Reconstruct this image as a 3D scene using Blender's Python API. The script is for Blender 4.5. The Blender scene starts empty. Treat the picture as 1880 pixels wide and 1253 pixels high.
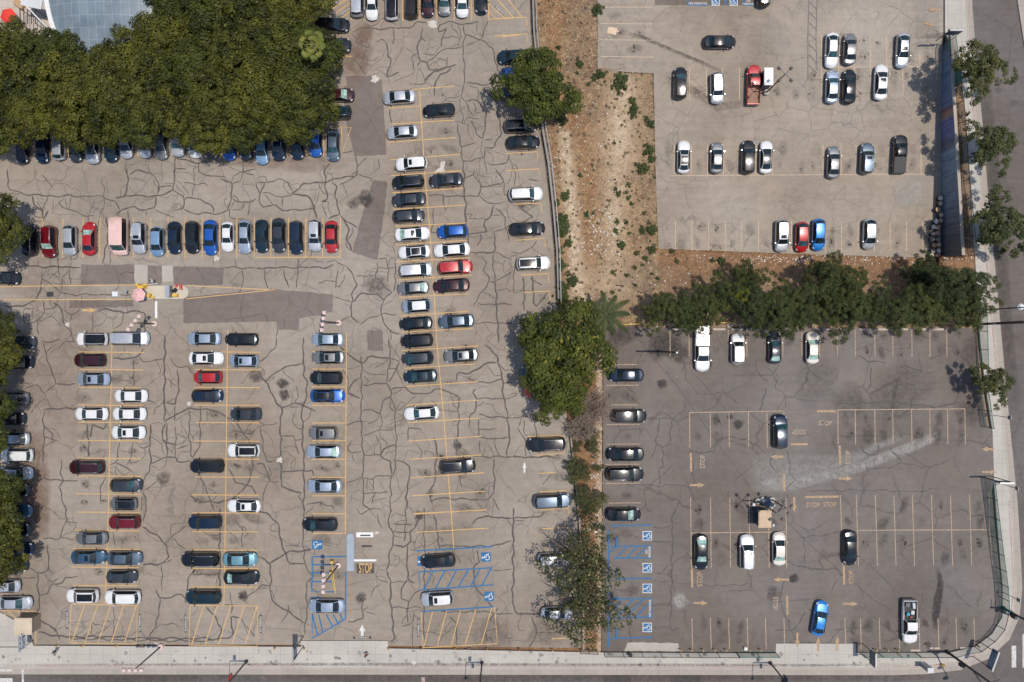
import bpy, bmesh, math, random
from mathutils import Vector, Matrix
from mathutils.geometry import tessellate_polygon
random.seed(7)
R = math.radians
S = 0.078            # metres per photo pixel at ground level
CAMH = 114.0         # camera height
scene = bpy.context.scene
COL = scene.collection

# ------------------------------------------------------------------ geometry helpers
def P(px, py, z=0.0):
    k = S * (CAMH - z) / CAMH
    return Vector(((px - 940) * k, -(py - 626.5) * k, z))

def T(r, c, x, y):
    return (470 * c + x / 3.915, (0, 310, 620, 933)[r] + y / 3.915)

def inpoly(x, y, poly):
    c = False
    n = len(poly)
    j = n - 1
    for i in range(n):
        xi, yi = poly[i]; xj, yj = poly[j]
        if (yi > y) != (yj > y) and x < (xj - xi) * (y - yi) / (yj - yi) + xi:
            c = not c
        j = i
    return c

def interp(pts, t):
    if t <= pts[0][0]: return pts[0][1]
    for (a, b), (c, d) in zip(pts, pts[1:]):
        if t <= c: return b + (d - b) * (t - a) / (c - a)
    return pts[-1][1]

def smooth(t):
    t = max(0.0, min(1.0, t)); return t * t * (3 - 2 * t)

# ------------------------------------------------------------------ terrain
EL = [(-200, 968), (60, 977), (150, 985), (235, 992), (300, 1003), (380, 1012), (460, 1019), (550, 1022), (640, 1030), (760, 1040),
      (860, 1050), (960, 1060), (1100, 1066), (1300, 1068)]      # (y, x): right edge of the left lot
LOT_U = [(1097, -140), (1733, -140), (1733, 60), (1729, 165), (1728, 473), (1700, 474), (1450, 466), (1209, 457), (1203, 300), (1200, 135), (1097, 130)]
LOT_D = [(1108, 601), (1792, 603), (1800, 700), (1812, 785), (1821, 788), (1826, 880), (1820, 905), (1830, 1000), (1839, 1085), (1838, 1132), (1820, 1162),
         (1790, 1185), (1740, 1198), (1571, 1198), (1570, 1181), (1426, 1181), (1425, 1199), (1105, 1198)]
LOT_L = [(-420, -300)] + [(x, y) for y, x in EL[:-2]] + [(1066, 1190), (713, 1186), (713, 1176), (553, 1176), (553, 1184), (64, 1184), (50, 1150), (-20, 1112), (-420, 1112)]
LOT_L = [(-420, -300), (966, -300)] + LOT_L[1:]

def lotz(py):
    return -1.0 - 0.0088 * max(-140, min(473, py))

def zt(px, py):
    """height of the real ground at the point the photo shows at this pixel"""
    if inpoly(px, py, LOT_U):
        z = lotz(py)
        if py < 80:
            z += (0.0 - z) * smooth((px - 1655) / 75) * smooth((85 - py) / 30)
        return z
    if 1728 <= px < 1860 and 60 < py < 474:
        xw = 796.0 * (CAMH - lotz(py))
        z = CAMH - xw / (px - 940)
        return min(0.0, z)
    if px < 1728:
        xl = interp(EL, py)
        za = 0.0
        if py < 600 and px > xl:
            xr = 1097 if py < 130 else 1203
            if py < 560:
                t = (px - xl) / (xr - xl)
                za = 0.05 + (lotz(min(py, 458)) - 0.05) * smooth((t - 0.1) / 0.9)
            if py > 452:
                ytop = 457 + (px - 1209) * 0.034
                u = (py - ytop) / (588 - ytop)
                zb = lotz(ytop) * (1 - smooth(u)) + 0.05 * smooth(u)
                if px >= 1209: return zb
                w = smooth((px - xl) / (1209 - xl) )
                return max(za if py < 560 else -9, zb) if py < 588 else 0.0
            return za
    return 0.0

def bump(px, py):
    s = 0
    for a, b, c, d in ((.11, .07, 1.3, .09), (.05, -.13, .4, .08), (.31, .23, 2.2, .05), (.27, -.41, .9, .05)):
        s += d * math.sin(a * px + b * py + c)
    return s * (.15 if px > 1690 else 1)

XSW = [(-400, 1728), (58, 1730), (75, 1742), (110, 1762), (250, 1776), (380, 1784), (470, 1790), (610, 1797)]
def is_dirt(px, py):
    xl = interp(EL, py)
    if px < xl or py > 1196: return False
    if inpoly(px, py, LOT_U) or inpoly(px, py, LOT_D): return False
    if px > 1700 and px > interp(XSW, py) - 2: return False
    if py < 610 and px < 1800: return True
    if px < 1110: return True
    return False

# ------------------------------------------------------------------ mesh builder
class MB:
    def __init__(s): s.v = []; s.f = []; s.m = []; s.cur = 0
    def add(s, vs, fs, m=None):
        o = len(s.v); s.v += [tuple(v) for v in vs]
        s.f += [tuple(i + o for i in f) for f in fs]; s.m += [s.cur if m is None else m] * len(fs)
    def quad(s, a, b, c, d, m=None): s.add([a, b, c, d], [(0, 1, 2, 3)], m)
    def box(s, cx, cy, z0, z1, sx, sy, ang=0, m=None, top=1.0):
        c, n = math.cos(ang), math.sin(ang); vs = []
        for z, k in ((z0, 1), (z1, top)):
            for dx, dy in ((-1, -1), (1, -1), (1, 1), (-1, 1)):
                x, y = dx * sx / 2 * k, dy * sy / 2 * k
                vs.append((cx + c * x - n * y, cy + n * x + c * y, z))
        s.add(vs, [(3, 2, 1, 0), (4, 5, 6, 7), (0, 1, 5, 4), (1, 2, 6, 5), (2, 3, 7, 6), (3, 0, 4, 7)], m)
    def tube(s, pts, r, n=8, m=None, r1=None, cap=True):
        pts = [Vector(p) for p in pts]; k = len(pts); vs = []
        for i, p in enumerate(pts):
            d = (pts[min(i + 1, k - 1)] - pts[max(i - 1, 0)]).normalized()
            a = d.cross(Vector((0, 0, 1)))
            if a.length < 1e-3: a = Vector((1, 0, 0))
            a.normalize(); b = d.cross(a)
            rr = r if r1 is None else r + (r1 - r) * i / max(1, k - 1)
            for j in range(n):
                t = 2 * math.pi * j / n
                vs.append(p + a * (rr * math.cos(t)) + b * (rr * math.sin(t)))
        fs = [(i * n + j, i * n + (j + 1) % n, (i + 1) * n + (j + 1) % n, (i + 1) * n + j) for i in range(k - 1) for j in range(n)]
        if cap: fs += [tuple(range(n))[::-1], tuple((k - 1) * n + j for j in range(n))]
        s.add(vs, fs, m)
    def lathe(s, cx, cy, prof, n=16, m=None):
        vs = [(cx + r * math.cos(2 * math.pi * j / n), cy + r * math.sin(2 * math.pi * j / n), z) for r, z in prof for j in range(n)]
        fs = [(i * n + j, i * n + (j + 1) % n, (i + 1) * n + (j + 1) % n, (i + 1) * n + j) for i in range(len(prof) - 1) for j in range(n)]
        fs.append(tuple((len(prof) - 1) * n + j for j in range(n)))
        s.add(vs, fs, m)
    def mesh(s, name, mats, smooth_=False):
        me = bpy.data.meshes.new(name); me.from_pydata(s.v, [], s.f)
        for m in (mats if isinstance(mats, (list, tuple)) else [mats]): me.materials.append(m)
        if any(s.m): me.polygons.foreach_set('material_index', s.m)
        if smooth_: me.polygons.foreach_set('use_smooth', [True] * len(me.polygons))
        me.update(); return me
    def obj(s, name, mats, parent=None, smooth_=False):
        return link(name, s.mesh(name, mats, smooth_), parent)

def link(name, me, parent=None):
    o = bpy.data.objects.new(name, me); COL.objects.link(o)
    if parent: o.parent = parent
    return o

def thing(name, label, cat, loc=(0, 0, 0), rz=0, group=None):
    o = bpy.data.objects.new(name, None); COL.objects.link(o)
    o.empty_display_size = .3
    o.location = loc; o.rotation_euler = (0, 0, rz); tag(o, label, cat, group); return o

LABELS = {}
def tag(o, label, cat, group=None):
    o['label'] = label; o['category'] = cat
    if group: o['group'] = group
    LABELS.setdefault(label, []).append(o.name)
    n = len(label.split())
    if n < 4 or n > 16: print('LABELLEN', n, label)

def struct(o, kind='structure'): o['kind'] = kind; return o

# ------------------------------------------------------------------ materials
def mat(name):
    m = bpy.data.materials.new(name); m.use_nodes = True
    nt = m.node_tree; return m, nt, nt.nodes['Principled BSDF']

def simple(name, col, rough=.6, metal=0, spec=.5, coat=0, vary=.12, scale=6):
    m, nt, b = mat(name)
    b.inputs['Roughness'].default_value = rough; b.inputs['Metallic'].default_value = metal
    b.inputs['Specular IOR Level'].default_value = spec
    if coat: b.inputs['Coat Weight'].default_value = coat; b.inputs['Coat Roughness'].default_value = .06
    if vary:
        g = NG(nt); n = g.noise(scale, 4); c = g.ramp(n, [(.3, [x * (1 - vary) for x in col]), (.7, [min(1, x * (1 + vary)) for x in col])])
        nt.links.new(c, b.inputs['Base Color'])
    else: b.inputs['Base Color'].default_value = (*col, 1)
    return m

class NG:
    def __init__(s, nt):
        s.nt = nt; t = nt.nodes.new('ShaderNodeTexCoord'); s.co = t.outputs['Object']
    def n(s, t): return s.nt.nodes.new(t)
    def l(s, a, b): s.nt.links.new(a, b)
    def scaled(s, sx, sy, sz=1, co=None):
        v = s.n('ShaderNodeMapping'); s.l(co or s.co, v.inputs[0]); v.inputs['Scale'].default_value = (sx, sy, sz); return v.outputs[0]
    def noise(s, scale, detail=4, rough=.55, dist=0, co=None, out='Fac'):
        v = s.n('ShaderNodeTexNoise'); s.l(co or s.co, v.inputs['Vector']); v.inputs['Scale'].default_value = scale
        v.inputs['Detail'].default_value = detail; v.inputs['Roughness'].default_value = rough; v.inputs['Distortion'].default_value = dist
        return v.outputs[out]
    def voro(s, scale, co=None, feature='DISTANCE_TO_EDGE', out='Distance', rnd=1):
        v = s.n('ShaderNodeTexVoronoi'); v.feature = feature; s.l(co or s.co, v.inputs['Vector']); v.inputs['Scale'].default_value = scale
        v.inputs['Randomness'].default_value = rnd
        return v.outputs[out]
    def ramp(s, fac, stops, interp='LINEAR'):
        r = s.n('ShaderNodeValToRGB'); s.l(fac, r.inputs[0]); r.color_ramp.interpolation = interp
        e = r.color_ramp.elements
        while len(e) > 1: e.remove(e[-1])
        for i, (p, c) in enumerate(stops):
            el = e[0] if i == 0 else e.new(p)
            el.position = p
            if not isinstance(c, (list, tuple)): c = (c, c, c)
            el.color = (*c[:3], 1)
        return r.outputs[0]
    def mix(s, fac, a, b, mode='MIX'):
        m = s.n('ShaderNodeMix'); m.data_type = 'RGBA'; m.blend_type = mode
        for inp, v in ((m.inputs[0], fac), (m.inputs[6], a), (m.inputs[7], b)):
            if isinstance(v, (int, float)): inp.default_value = v if inp.type == 'VALUE' else (v, v, v, 1)
            elif isinstance(v, (list, tuple)): inp.default_value = (*v[:3], 1)
            else: s.l(v, inp)
        return m.outputs[2]
    def math(s, op, a, b=None):
        m = s.n('ShaderNodeMath'); m.operation = op
        for i, v in enumerate((a, b)):
            if v is None: continue
            if isinstance(v, (int, float)): m.inputs[i].default_value = v
            else: s.l(v, m.inputs[i])
        return m.outputs[0]
    def warp(s, scale, amt):
        nv = s.n('ShaderNodeTexNoise'); s.l(s.co, nv.inputs['Vector']); nv.inputs['Scale'].default_value = scale; nv.inputs['Detail'].default_value = 3
        sub = s.n('ShaderNodeVectorMath'); sub.operation = 'SUBTRACT'; s.l(nv.outputs['Color'], sub.inputs[0]); sub.inputs[1].default_value = (.5, .5, .5)
        sc = s.n('ShaderNodeVectorMath'); sc.operation = 'SCALE'; s.l(sub.outputs[0], sc.inputs[0]); sc.inputs['Scale'].default_value = amt
        ad = s.n('ShaderNodeVectorMath'); ad.operation = 'ADD'; s.l(s.co, ad.inputs[0]); s.l(sc.outputs[0], ad.inputs[1])
        return ad.outputs[0]
    def bump(s, h, bsdf, strength=.3, dist=.02):
        b = s.n('ShaderNodeBump'); s.l(h, b.inputs['Height']); b.inputs['Strength'].default_value = strength; b.inputs['Distance'].default_value = dist
        s.l(b.outputs[0], bsdf.inputs['Normal'])

def asphalt(name, base, crack=.5, crack_scale=.28, crack_col=.45, stain=.5, tint=(1.0, .93, .86), dust=0.0, fine=.5):
    m, nt, b = mat(name); g = NG(nt)
    dk = [c * .86 for c in base]; lt = [min(1, c * 1.10) for c in base]
    col = g.ramp(g.noise(.07, 7, .6), [(.30, [c * .80 for c in base]), (.5, base), (.70, [c * 1.13 for c in base])])
    big = g.ramp(g.noise(.035, 4, .55, .4), [(.35, [.90 * t for t in tint]), (.62, (1.04, 1.04, 1.04))])
    col = g.mix(.9, col, big, 'MULTIPLY')
    col = g.mix(1, col, g.ramp(g.noise(.9, 8, .65), [(.25, .86), (.75, 1.12)]), 'MULTIPLY')
    col = g.mix(1, col, g.ramp(g.noise(7, 5, .75), [(.25, .78), (.75, 1.2)]), 'MULTIPLY')
    col = g.mix(1, col, g.ramp(g.noise(1, 6, .6, 0, g.scaled(.10, 1.6)), [(.3, .93), (.7, 1.05)]), 'MULTIPLY')
    if dust: col = g.mix(g.ramp(g.noise(.12, 5, .6, .6), [(.52, 0), (.72, dust)]), col, [min(1, c * f) for c, f in zip(base, (1.3, 1.2, 1.08))])
    # oil stains: small dark spots in loose groups
    sp = g.math('MULTIPLY', g.ramp(g.noise(1.5, 5, .7), [(.60, 0), (.70, 1)]), g.ramp(g.noise(.23, 3), [(.48, 0), (.6, 1)]))
    col = g.mix(g.math('MULTIPLY', sp, stain), col, [c * .35 for c in base])
    # hairline cracks
    wv = g.warp(.8, .9)
    e1 = g.ramp(g.voro(crack_scale, wv), [(.006, 1), (.022, 0)])
    k1 = g.ramp(g.noise(.16, 3), [(.42, 0), (.55, 1)])
    col = g.mix(g.math('MULTIPLY', g.math('MULTIPLY', e1, k1), crack), col, [c * crack_col for c in base])
    e2 = g.ramp(g.voro(crack_scale * 3.1, g.warp(1.6, .5)), [(.01, 1), (.035, 0)])
    k2 = g.ramp(g.noise(.11, 4, .6, .5), [(.55, 0), (.66, 1)])
    col = g.mix(g.math('MULTIPLY', g.math('MULTIPLY', e2, k2), crack * fine), col, [c * (crack_col + .15) for c in base])
    g.l(col, b.inputs['Base Color']); b.inputs['Roughness'].default_value = .9; b.inputs['Specular IOR Level'].default_value = .25
    g.bump(g.noise(14, 4, .7), b, .25, .02)
    return m

def concrete(name, base, joint=1.9, vary=.1, jd=.75):
    m, nt, b = mat(name); g = NG(nt)
    col = g.ramp(g.noise(.25, 7, .6), [(.3, [c * (1 - vary) for c in base]), (.7, [min(1, c * (1 + vary)) for c in base])])
    col = g.mix(1, col, g.ramp(g.noise(5, 6, .7), [(.25, .88), (.75, 1.1)]), 'MULTIPLY')
    col = g.mix(g.ramp(g.noise(.7, 6, .65, .3), [(.6, 0), (.75, .35)]), col, [c * .55 for c in base])
    if joint:
        br = g.n('ShaderNodeTexBrick'); g.l(g.co, br.inputs['Vector']); br.offset = 0
        br.inputs['Scale'].default_value = 1; br.inputs['Brick Width'].default_value = joint; br.inputs['Row Height'].default_value = joint
        br.inputs['Mortar Size'].default_value = .03; br.inputs['Color1'].default_value = (1, 1, 1, 1); br.inputs['Color2'].default_value = (.95, .95, .95, 1)
        br.inputs['Mortar'].default_value = (jd, jd, jd, 1)
        col = g.mix(1, col, br.outputs['Color'], 'MULTIPLY')
    g.l(col, b.inputs['Base Color']); b.inputs['Roughness'].default_value = .85; b.inputs['Specular IOR Level'].default_value = .3
    g.bump(g.noise(18, 4), b, .15, .01)
    return m

def worn_paint(name, col, under, wear=.5, rough=.7):
    m, nt, b = mat(name); g = NG(nt)
    lo = .64 - .28 * wear
    w = g.math('MAXIMUM', g.ramp(g.noise(4.5, 7, .78), [(lo, 0), (lo + .16, .95)]), g.ramp(g.noise(.35, 4), [(.5, 0), (.75, .55 * wear)]))
    c = g.mix(1, col, g.ramp(g.noise(1.2, 5), [(.3, .85), (.7, 1.08)]), 'MULTIPLY')
    g.l(g.mix(w, c, under), b.inputs['Base Color']); b.inputs['Roughness'].default_value = rough
    return m

ASL = (.302, .261, .218); ASD = (.172, .152, .137); ASU = (.322, .282, .236)
M = {}
M['asphalt_left'] = asphalt('asphalt_warm', ASL, .6, .24, .5, .4)
M['asphalt_dark'] = asphalt('asphalt_dark', ASD, .5, .16, .4, .6, (.92, .84, .78), dust=.45, fine=.3)
M['asphalt_upper'] = asphalt('asphalt_pale', ASU, .75, .3, .6, .35, dust=.5, fine=1)
M['road'] = asphalt('asphalt_road', (.138, .122, .112), .3, .1, .5, .2, fine=.2)
M['patch'] = asphalt('asphalt_patch', (.182, .152, .134), .6, .25, .55, .5)
M['patch_dark'] = asphalt('asphalt_patch_dark', (.10, .09, .085), .2, .2, .5, .3)
M['sealant'] = simple('crack_sealant', (.088, .073, .065), .75, vary=.25, scale=2)
M['sealant_dark'] = simple('crack_sealant_dark', (.075, .068, .066), .75, vary=.25, scale=2)
M['sealant_fine'] = simple('fine_crack_fill', (.115, .095, .083), .8, vary=.3, scale=1.5)
M['manhole'] = simple('manhole_iron', (.07, .06, .055), .6, .3)
M['walk'] = concrete('sidewalk_concrete', (.46, .425, .375), 1.95)
M['gutter'] = concrete('gutter_concrete', (.37, .325, .28), 3.0)
M['wallc'] = concrete('wall_concrete', (.28, .26, .24), 0)
M['kerb_red'] = worn_paint('kerb_red', (.33, .10, .08), (.40, .34, .30), .95)
M['kerb'] = concrete('kerb_concrete', (.41, .365, .31), 3.0)
M['line_y'] = worn_paint('paint_yellow', (.66, .39, .13), ASL, .48)
M['line_f'] = worn_paint('paint_faded', (.52, .36, .235), ASD, .72)
M['line_u'] = worn_paint('paint_pale', (.60, .43, .28), ASU, .72)
M['line_o'] = worn_paint('paint_orange', (.54, .33, .16), ASD, .76)
M['line_b'] = worn_paint('paint_blue', (.012, .13, .30), ASD, .15)
M['line_w'] = worn_paint('paint_white', (.70, .68, .64), ASL, .52)
M['line_x'] = worn_paint('crosswalk_white', (.60, .58, .55), (.138, .122, .112), .55)
M['line_k'] = simple('paint_black', (.05, .045, .045), .8)
M['line_g'] = worn_paint('paint_grey', (.12, .11, .105), ASU, .45)

def dirt_mat():
    m, nt, b = mat('dirt'); g = NG(nt)
    a = g.n('ShaderNodeAttribute'); a.attribute_name = 'zone'
    sep = g.n('ShaderNodeSeparateColor'); g.l(a.outputs['Color'], sep.inputs[0])
    tan = (.50, .375, .255); org = (.27, .145, .075); gry = (.20, .15, .115)
    base = g.ramp(g.noise(.16, 8, .7, .6), [(.36, gry), (.46, (.27, .165, .095)), (.56, (.38, .25, .15)), (.68, tan)])
    base = g.mix(g.math('MULTIPLY', sep.outputs[2], g.ramp(g.noise(.3, 7, .75), [(.32, .2), (.55, .95)])), base, (.235, .16, .105))
    base = g.mix(g.math('MULTIPLY', sep.outputs[0], g.ramp(g.noise(.5, 7, .8), [(.34, .15), (.44, 1)])), base, (.29, .155, .08))
    base = g.mix(g.math('MULTIPLY', sep.outputs[1], g.ramp(g.noise(.55, 7, .8), [(.34, .1), (.44, 1)])), base, (.58, .455, .325))
    base = g.mix(1, base, g.ramp(g.noise(1.1, 9, .82), [(.3, .45), (.5, .95), (.72, 1.25)]), 'MULTIPLY')
    base = g.mix(1, base, g.ramp(g.noise(5, 6, .85), [(.3, .45), (.5, 1), (.72, 1.35)]), 'MULTIPLY')
    f = g.ramp(g.noise(1.8, 7, .85, 2.5), [(.57, 0), (.66, .6)])
    base = g.mix(f, base, (.50, .38, .24))
    d = g.math('MULTIPLY', g.ramp(g.noise(.8, 8, .85, 1.5), [(.58, 0), (.68, .9)]), g.math('SUBTRACT', 1.0, g.math('MULTIPLY', sep.outputs[1], .75)))
    base = g.mix(d, base, (.09, .058, .036))
    g.l(base, b.inputs['Base Color']); b.inputs['Roughness'].default_value = 1; b.inputs['Specular IOR Level'].default_value = .1
    g.bump(g.noise(2.5, 8, .8), b, .9, .25)
    return m
M['dirt'] = dirt_mat()

def leaf_mat(name, c1, c2, c3=None):
    m, nt, b = mat(name); g = NG(nt)
    oi = g.n('ShaderNodeObjectInfo')
    at = g.n('ShaderNodeAttribute'); at.attribute_name = 'tint'
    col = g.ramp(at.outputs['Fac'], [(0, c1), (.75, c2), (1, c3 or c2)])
    col = g.mix(1, col, g.ramp(oi.outputs['Random'], [(0, (.72, .80, .8)), (1, (1.25, 1.16, 1.0))]), 'MULTIPLY')
    g.l(col, b.inputs['Base Color']); b.inputs['Roughness'].default_value = .6; b.inputs['Specular IOR Level'].default_value = .3
    tr = g.n('ShaderNodeBsdfTranslucent'); g.l(col, tr.inputs[0])
    mx = g.n('ShaderNodeMixShader'); mx.inputs[0].default_value = .22; g.l(b.outputs[0], mx.inputs[1]); g.l(tr.outputs[0], mx.inputs[2])
    g.l(mx.outputs[0], nt.nodes['Material Output'].inputs[0])
    return m
M['ficus'] = leaf_mat('ficus_leaves', (.016, .022, .004), (.118, .126, .017), (.19, .175, .028))
M['hedge'] = leaf_mat('hedge_leaves', (.022, .034, .011), (.086, .102, .028), (.14, .145, .036))
M['street'] = leaf_mat('street_leaves', (.045, .058, .02), (.125, .13, .042), (.19, .18, .065))
M['bush'] = leaf_mat('bush_leaves', (.042, .062, .022), (.095, .12, .038), (.11, .13, .045))
M['round'] = leaf_mat('round_leaves', (.024, .036, .006), (.094, .115, .018), (.19, .185, .03))
M['scrub'] = leaf_mat('scrub_leaves', (.045, .055, .02), (.105, .115, .038), (.24, .18, .09))
M['yel'] = leaf_mat('yellow_leaves', (.06, .08, .012), (.16, .17, .025))
M['sparse'] = leaf_mat('sparse_leaves', (.034, .042, .015), (.088, .098, .03), (.34, .27, .16))
M['fan'] = leaf_mat('palm_leaves', (.09, .115, .02), (.20, .215, .045))
M['frond'] = leaf_mat('frond_leaves', (.03, .045, .015), (.085, .10, .035))
M['bark'] = simple('bark', (.16, .115, .085), .9, vary=.3)
M['twig'] = simple('dry_twig', (.23, .175, .135), .9, vary=.3)
M['straw'] = simple('dry_straw', (.45, .34, .19), .95, vary=.3, scale=1)

def stain_mat(name, col, scale=2.0, lo=.35, hi=.6):
    m, nt, b = mat(name); g = NG(nt); at = g.n('ShaderNodeAttribute'); at.attribute_name = 'alpha'
    f = g.math('MULTIPLY', at.outputs['Fac'], g.ramp(g.noise(scale, 6, .75, .4), [(lo, 0), (hi, 1)]))
    b.inputs['Base Color'].default_value = (*col, 1); b.inputs['Roughness'].default_value = .85
    tr = g.n('ShaderNodeBsdfTransparent'); mx = g.n('ShaderNodeMixShader'); g.l(f, mx.inputs[0]); g.l(tr.outputs[0], mx.inputs[1]); g.l(b.outputs[0], mx.inputs[2])
    g.l(mx.outputs[0], nt.nodes['Material Output'].inputs[0]); return m
# ------------------------------------------------------------------ ground, lots, roads
def ground():
    st = 8; x0, x1, y0, y1 = -460, 2360, -380, 1640
    xs = list(range(x0, x1 + 1, st)); ys = list(range(y0, y1 + 1, st)); vs = []; zn = []
    for y in ys:
        for x in xs:
            if is_dirt(x, y):
                z = zt(x, y) - .02 + bump(x, y)
            elif inpoly(x, y, LOT_U): z = zt(x, y) - .45
            elif 1728 <= x < 1800 and 60 < y < 474: z = min(zt(x, y), -.04 if x < interp(XSW, y) + 3 else -.45)
            else: z = -.45
            vs.append(P(x, y, z))
            o = pale = br = 0
            G = lambda x0, s_, y0=None, t_=1: math.exp(-((x - x0) / s_) ** 2) * (1 if y0 is None else math.exp(-((y - y0) / t_) ** 2))
            if y < 600:
                if y > 452 and x > 1205:
                    o = .85 - max(0, (y - 470)) / 90; br = .6
                else:
                    o = .9 * G(1016 + .02 * y, 13) + 1.25 * G(1077 + .045 * (y - 350), 25, 370, 140) + .9 * G(1045, 22, 250, 70) + .5 * G(1012, 40, 30, 60)
                    pale = (1.1 * G(1044 + .085 * (y - 330), 12) if 240 < y < 570 else 0) + 1.0 * G(1140, 28, 240, 80) + .75 * G(1128, 22, 390, 90) + .5 * G(1120, 60, 520, 40) + .5 * G(1150, 25, 160, 30)
                    br = .9 * G(1060, 60, 90, 90) + .8 * G(1190, 16) + .5 * G(1010, 18) + .6 * G(1150, 60, 500, 30)
            else: o = .8; pale = .6 if x > 1092 else 0
            zn.append((max(0, min(1, o)), max(0, min(1, pale)), max(0, min(1, br)), 1))
    n = len(xs)
    fs = [(j * n + i, (j + 1) * n + i, (j + 1) * n + i + 1, j * n + i + 1) for j in range(len(ys) - 1) for i in range(n - 1)]
    mb = MB(); mb.add(vs, fs); me = mb.mesh('ground', M['dirt'], True)
    a = me.color_attributes.new('zone', 'FLOAT_COLOR', 'POINT')
    a.data.foreach_set('color', [c for t in zn for c in t])
    struct(link('ground', me))
ground()

def sheet(name, poly, m, dz=0.0, drape=False, skirt=0):
    bm = bmesh.new()
    V_ = [bm.verts.new((x, y, 0)) for x, y in poly]
    for t in tessellate_polygon([[Vector((x, y, 0)) for x, y in poly]]):
        (ax, ay), (bx_, by), (cx_, cy_) = [poly[i] for i in t]
        ar = (bx_ - ax) * (cy_ - ay) - (by - ay) * (cx_ - ax)
        if abs(ar) < 1e-6: continue
        bm.faces.new([V_[i] for i in (t if ar < 0 else t[::-1])])     # photo y runs down
    if drape:
        xs = [p[0] for p in poly]; ys = [p[1] for p in poly]
        for v in range(int(min(xs)) + 11, int(max(xs)), 22):
            bmesh.ops.bisect_plane(bm, geom=bm.verts[:] + bm.edges[:] + bm.faces[:], plane_co=(v, 0, 0), plane_no=(1, 0, 0))
        for v in range(int(min(ys)) + 11, int(max(ys)), 22):
            bmesh.ops.bisect_plane(bm, geom=bm.verts[:] + bm.edges[:] + bm.faces[:], plane_co=(0, v, 0), plane_no=(0, 1, 0))
    if skirt:
        ed = [e for e in bm.edges if e.is_boundary]
        r = bmesh.ops.extrude_edge_only(bm, edges=ed)
        low = {v for v in r['geom'] if isinstance(v, bmesh.types.BMVert)}
    else: low = set()
    for v in bm.verts:
        z = (zt(v.co.x, v.co.y) if drape else 0) + dz
        q = P(v.co.x, v.co.y, z)
        if v in low: q.z -= skirt
        v.co = q
    me = bpy.data.meshes.new(name); bm.to_mesh(me); bm.free()
    me.materials.append(m)
    return struct(link(name, me))

sheet('left_parking_lot', LOT_L, M['asphalt_left'], 0, skirt=.4)
sheet('lower_parking_lot', LOT_D, M['asphalt_dark'], 0, skirt=.4)
LU = [(1097, -138), (1732, -138), (1732, 60), (1728.6, 165), (1727.5, 472), (1700, 474), (1450, 466), (1209, 457), (1203, 300), (1200, 135), (1097, 130)]
sheet('upper_parking_lot', LU, M['asphalt_upper'], 0, True, skirt=.5)
# sidewalks, kerbs, gutters and the road
SW_IN = [(-460, 1189), (35, 1189), (64, 1186), (552, 1188), (553, 1177), (712, 1177), (713, 1191), (1110, 1198.5), (1424, 1200), (1425, 1182), (1571, 1182), (1571, 1199), (1740, 1199), (1792, 1187), (1822, 1164), (1840, 1134),
         (1841, 1085), (1834, 1000), (1826, 900), (1822, 790), (1808, 700), (1797, 600), (1790, 470), (1784, 380), (1776, 250), (1762, 110), (1735, 58), (1734, -380)]
SW_OUT = [(-460, 1225), (1640, 1227), (1700, 1225), (1760, 1218), (1808, 1199), (1843, 1167), (1859, 1130), (1864, 1080), (1860, 1000), (1855, 920), (1846, 830), (1835, 720), (1824, 600), (1813, 480), (1802, 370), (1791, 230), (1779, 110), (1768, -60), (1764, -380)]
sheet('sidewalk', SW_IN + SW_OUT[::-1], M['walk'], .03, skirt=.35)
sheet('sidewalk_corner', [(-460, 1113), (-18, 1114), (48, 1152), (62, 1187.5), (34, 1187.6), (-460, 1187.6)], M['walk'], .035, skirt=.3)
def offs(line, d):
    out = []
    for i, (x, y) in enumerate(line):
        a = line[max(i - 1, 0)]; b = line[min(i + 1, len(line) - 1)]
        dx, dy = b[0] - a[0], b[1] - a[1]; l = math.hypot(dx, dy)
        out.append((x - dy / l * d, y + dx / l * d))
    return out
K1 = offs(SW_OUT, 4.0); K2 = offs(SW_OUT, 13)
K0 = offs(SW_OUT, .15)
def cut(line, a, b):
    return [p for p in line][a:b]
sheet('kerb', K0 + K1[::-1], M['kerb'], .035, skirt=.3)
sheet('gutter', offs(SW_OUT, 4.1) + K2[::-1], M['gutter'], -.085, skirt=.2)
ROAD = offs(SW_OUT, 12.5)
sheet('road', ROAD + [(1862, -380), (1866, 0), (1880, 90), (1930, 400), (2360, 400), (2360, 1640), (-460, 1640)], M['road'], -.10)
sheet('far_sidewalk', [(1864.5, -380), (1868, 0), (1882, 90), (1931, 398), (2360, 398), (2360, -380)], M['gutter'], .03, skirt=.3)
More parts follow.
